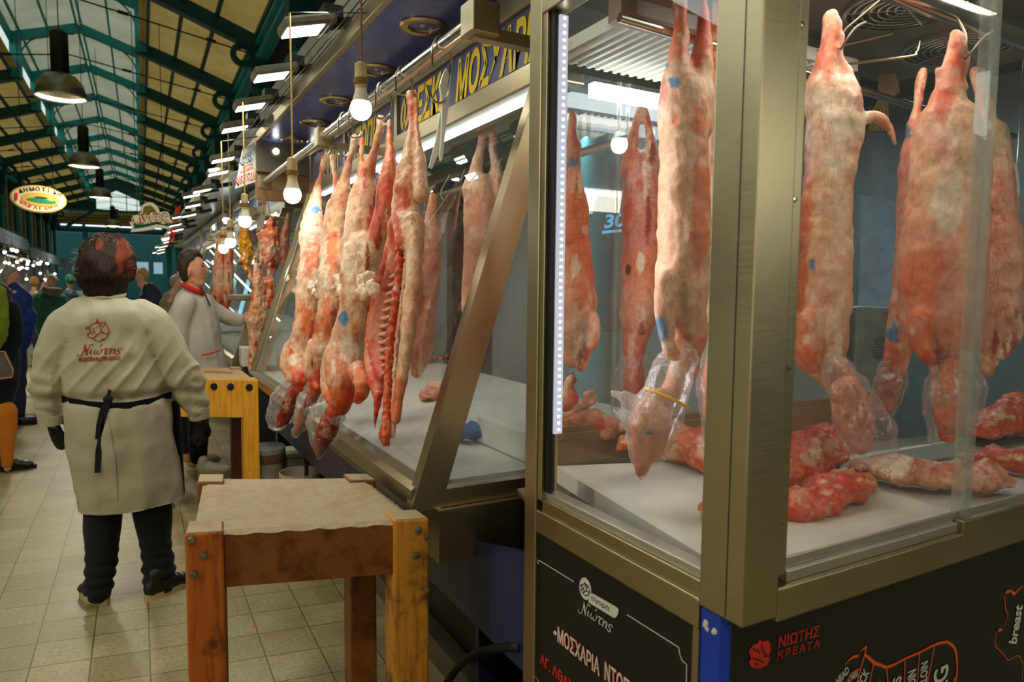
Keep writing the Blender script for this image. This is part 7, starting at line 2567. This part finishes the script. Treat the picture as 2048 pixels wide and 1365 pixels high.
# ---------- passers by
def passer(lab, Yp, head, torso, legs, cloth, hair, legm='jeans', arms=(), skin_extra=(), hat=None, hatm='brown_hat', face=1, shoes='leather', zfoot=True, vox=.018):
    """head: (x, y, r); torso rows; legs list of rows; all picked in the plane y = Yp"""
    fp = lambda x, y: on_y(x, y, Yp)
    hx, hy, hr_ = head
    root = thing('person', lab, 'person', (fp(hx, hy).x, Yp, 0))
    neck = [(hx, hy - hr_ * .35, hr_ * .78, 0), (hx, hy, hr_ * .85, 0), (hx, hy + hr_ * .7, hr_ * .62, 0), (hx, hy + hr_ * 1.3, hr_ * .5, 0)]
    ch = [chain(fp, neck + [(t[0], t[1], t[2] * .85, 0) for t in torso], .72)] + [chain(fp, [(t[0], t[1], t[2] * .8, 0) for t in l], 1.0) for l in legs] + [chain(fp, [(t[0], t[1], t[2] * .75, 0) for t in a], 1.0) for a in arms]
    ch += [chain(fp, s, 1.0, -.03) for s in skin_extra]
    ch.append(chain(fp, [(hx + face * hr_ * .7, hy, hr_ * .2, 0), (hx + face * hr_ * .9, hy + hr_ * .12, hr_ * .14, 0)], .8))
    blob('body', ch, MAT['skin'], root, voxel=vox * .75, bumps=(), smooth_it=2)
    blob('jacket', [chain(fp, [(t[0], t[1], t[2], 0) for t in torso], .72)] + [chain(fp, [(t[0], t[1], t[2], 0) for t in a[:-1]], 1.0, -.02) for a in arms], MAT[cloth], root, voxel=vox, bumps=((14, .014), (30, .007)))
    blob('trousers', [chain(fp, [(t[0], t[1], t[2], 0) for t in l], 1.0) for l in legs], MAT[legm], root, voxel=vox, bumps=((14, .008),))
    if hat:
        blob('hat', [chain(fp, [(q[0], q[1], q[2], 0) for q in hat], 1.0)], MAT[hatm], root, voxel=vox * .7, bumps=())
    else:
        blob('hair', [chain(fp, [(hx - face * hr_ * .1, hy - hr_ * .62, hr_ * .66, 0), (hx - face * hr_ * .45, hy - hr_ * .15, hr_ * .66, 0), (hx - face * hr_ * .5, hy + hr_ * .35, hr_ * .45, 0)], 1.15)], MAT[hair], root, voxel=vox * .6, bumps=((40, .006),))
    for l in legs:
        x, y = l[-1][0], l[-1][1]
        p = fp(x, y)
        b = MB()
        b.box((p.x - .05, Yp - .1, 0), (p.x + .05 + .1 * face, Yp + .1, .09), bevel=.03)
        b.build('shoe', MAT[shoes], root)
    return root
def foot_y(x, Yp):
    """picture height where the floor lies at distance Yp under column x"""
    p = on_y(x, 700, Yp)
    v = V((p.x, Yp, .07)) - CO
    return CY + F_PX * v.dot(IY) / v.dot(_F)
def legs2(x, y0, Yp, r, dx=10):
    fy_ = foot_y(x, Yp)
    return [[(x - dx * .7, y0, r, 0), (x - dx, (y0 + fy_) / 2, r * .75, 0), (x - dx, fy_, r * .55, 0)], [(x + dx * .7, y0, r, 0), (x + dx, (y0 + fy_) / 2, r * .75, 0), (x + dx, fy_, r * .55, 0)]]
passer('grey haired man in a bright blue jacket at the left edge', 8.6, (22, 553, 19), [(24, 572, 14), (26, 588, 34), (28, 620, 39), (30, 660, 38), (30, 690, 34)], legs2(28, 690, 8.6, 18, 13), 'blue_jacket', 'hair_grey', arms=[[(52, 600, 14), (60, 630, 13), (58, 665, 11), (54, 690, 8)]], face=1)
GR = passer('stooping man in a green puffer jacket, seen from behind with a shopping bag', 11.0, (103, 563, 13), [(104, 578, 14), (102, 590, 30), (100, 612, 36), (104, 645, 36), (106, 665, 32)], legs2(104, 668, 11.0, 15, 11), 'green_jacket', 'hair_grey', arms=[[(74, 598, 13), (66, 625, 12), (57, 645, 10), (51, 657, 6)]], face=-1)
fg = lambda x, y: on_y(x, y, 10.8)
blob('hood', [chain(fg, [(90, 578, 9, 0), (104, 584, 13, 0), (120, 582, 9, 0)], .8)], plain('brown_hood', lin(92, 80, 68), .8), GR, voxel=.015, bumps=((20, .01),))
t = thing('shopping_bag', 'white plastic shopping bag carried by the man in green', 'shopping bag', tuple(fg(50, 660)))
blob('bag', [chain(fg, [(50, 668, 8, 0), (48, 690, 16, 0), (46, 715, 19, 0), (47, 735, 16, 0)], .6)], MAT['white'], t, voxel=.014, bumps=((14, .02), (40, .008)))
b = MB()
b.tube([fg(44, 672), fg(50, 656), fg(55, 670)], .008, 6)
b.build('handle', MAT['white'], t)
passer('fair haired man in a dark quilted jacket right of the woman’s hair', 9.6, (283, 552, 15), [(288, 570, 10), (298, 582, 22), (303, 600, 28), (304, 630, 30), (304, 660, 28)], legs2(304, 660, 9.6, 15, 10), 'navy_jacket', 'hair_sandy', face=-1)
passer('grey haired person in a pale jacket half hidden behind the man at the counter', 9.0, (352, 565, 13), [(348, 582, 8), (342, 596, 18), (340, 620, 24), (342, 650, 24)], legs2(342, 655, 9.0, 14, 8), 'khaki', 'hair_grey', face=1)
passer('passer by in a brown knitted hat beyond the blue jacket', 14.5, (68, 568, 9), [(68, 580, 6), (68, 592, 16), (68, 615, 19), (68, 640, 17)], legs2(68, 640, 14.5, 9, 6), 'khaki', 'hair_brown', hat=[(68, 560, 9), (68, 565, 11)], hatm='brown_hat')
passer('passer by in a dark teal cap right of the green jacket', 13.0, (140, 566, 10), [(140, 578, 7), (140, 590, 17), (141, 615, 20), (141, 645, 18)], legs2(141, 645, 13.0, 10, 7), 'navy_jacket', 'hair_brown', hat=[(139, 556, 9), (141, 561, 11)], hatm='green_jacket', face=1)
passer('small distant passer by between the blue and green jackets', 18.0, (86, 566, 7), [(86, 574, 5), (86, 584, 11), (86, 600, 13), (86, 618, 12)], legs2(86, 618, 18.0, 7, 4), 'jeans', 'hair_brown')
# lady at the left edge: shawl, black coat, orange tights
LY = 6.45
fl_ = lambda x, y: on_y(x, y, LY)
L_ = thing('person', 'person in a black coat, olive shawl and orange tights cut by the left edge', 'person', (-.80, LY, 0))
blob('body', [chain(fl_, [(-42, 490, 26, 0), (-42, 522, 22, 0), (-36, 556, 16, 0), (-16, 600, 30, 0), (-14, 680, 34, 0), (-12, 760, 34, 0), (-8, 830, 30, 0)], .7), chain(fl_, [(8, 820, 20, 0), (12, 870, 15, 0), (14, 920, 9, 0), (15, 938, 9, 0)], 1.0, -.05), chain(fl_, [(-35, 820, 20, 0), (-38, 870, 14, 0), (-40, 938, 9, 0)], 1.0, .05)], MAT['skin'], L_, voxel=.013, bumps=())
blob('coat', [chain(fl_, [(-16, 590, 40, 0), (-12, 630, 48, 0), (-8, 690, 50, 0), (-6, 740, 50, 0), (-14, 790, 46, 0), (-16, 815, 44, 0)], .8), chain(fl_, [(24, 612, 14, 0), (34, 650, 14, 0), (36, 680, 14, 0), (24, 700, 12, 0)], 1.0, -.05)], MAT['apron_black'], L_, voxel=.014, bumps=((12, .012),))
blob('shawl', [chain(fl_, [(-6, 582, 20, 0), (-2, 620, 22, 0), (-6, 660, 22, 0), (-14, 700, 14, 0)], .8, -.2)], MAT['olive_cloth'], L_, voxel=.012, bumps=((14, .014), (40, .005)))
blob('tights', [chain(fl_, [(8, 825, 29, 0), (12, 865, 23, 0), (14, 905, 15, 0), (14, 928, 13, 0)], 1.0, -.05), chain(fl_, [(-35, 825, 29, 0), (-38, 870, 22, 0), (-40, 930, 13, 0)], 1.0, .05)], MAT['orange_tights'], L_, voxel=.012, bumps=())
hp = on_z(-8, 945, 0)
shoe(L_, (hp.x, hp.y, 0), (.97, .1, 0), .26, up_m='leather', sole_m='rubber')
hp = on_z(-56, 938, 0)
shoe(L_, (hp.x, hp.y, 0), (.95, .1, 0), .26, up_m='leather', sole_m='rubber')
b = MB()
t = thing('shoulder_bag', 'tan edged shoulder bag hanging at the left edge against the black coat', 'shoulder bag', tuple(fl_(8, 730)))
b.prism([on_y(*p, LY - .3) for p in ((-16, 705), (8, 704), (26, 742), (24, 755), (-14, 760))], (0, .08, 0))
b.build('body', plain('grey_leather', lin(92, 84, 78), .5), t)
b = MB()
pp = [on_y(*p, LY - .305) for p in ((-16, 705), (8, 704), (26, 742), (24, 755), (-14, 760))]
b.tube(pp, .007, 6)
b.build('piping', MAT['tan_leather'], t)
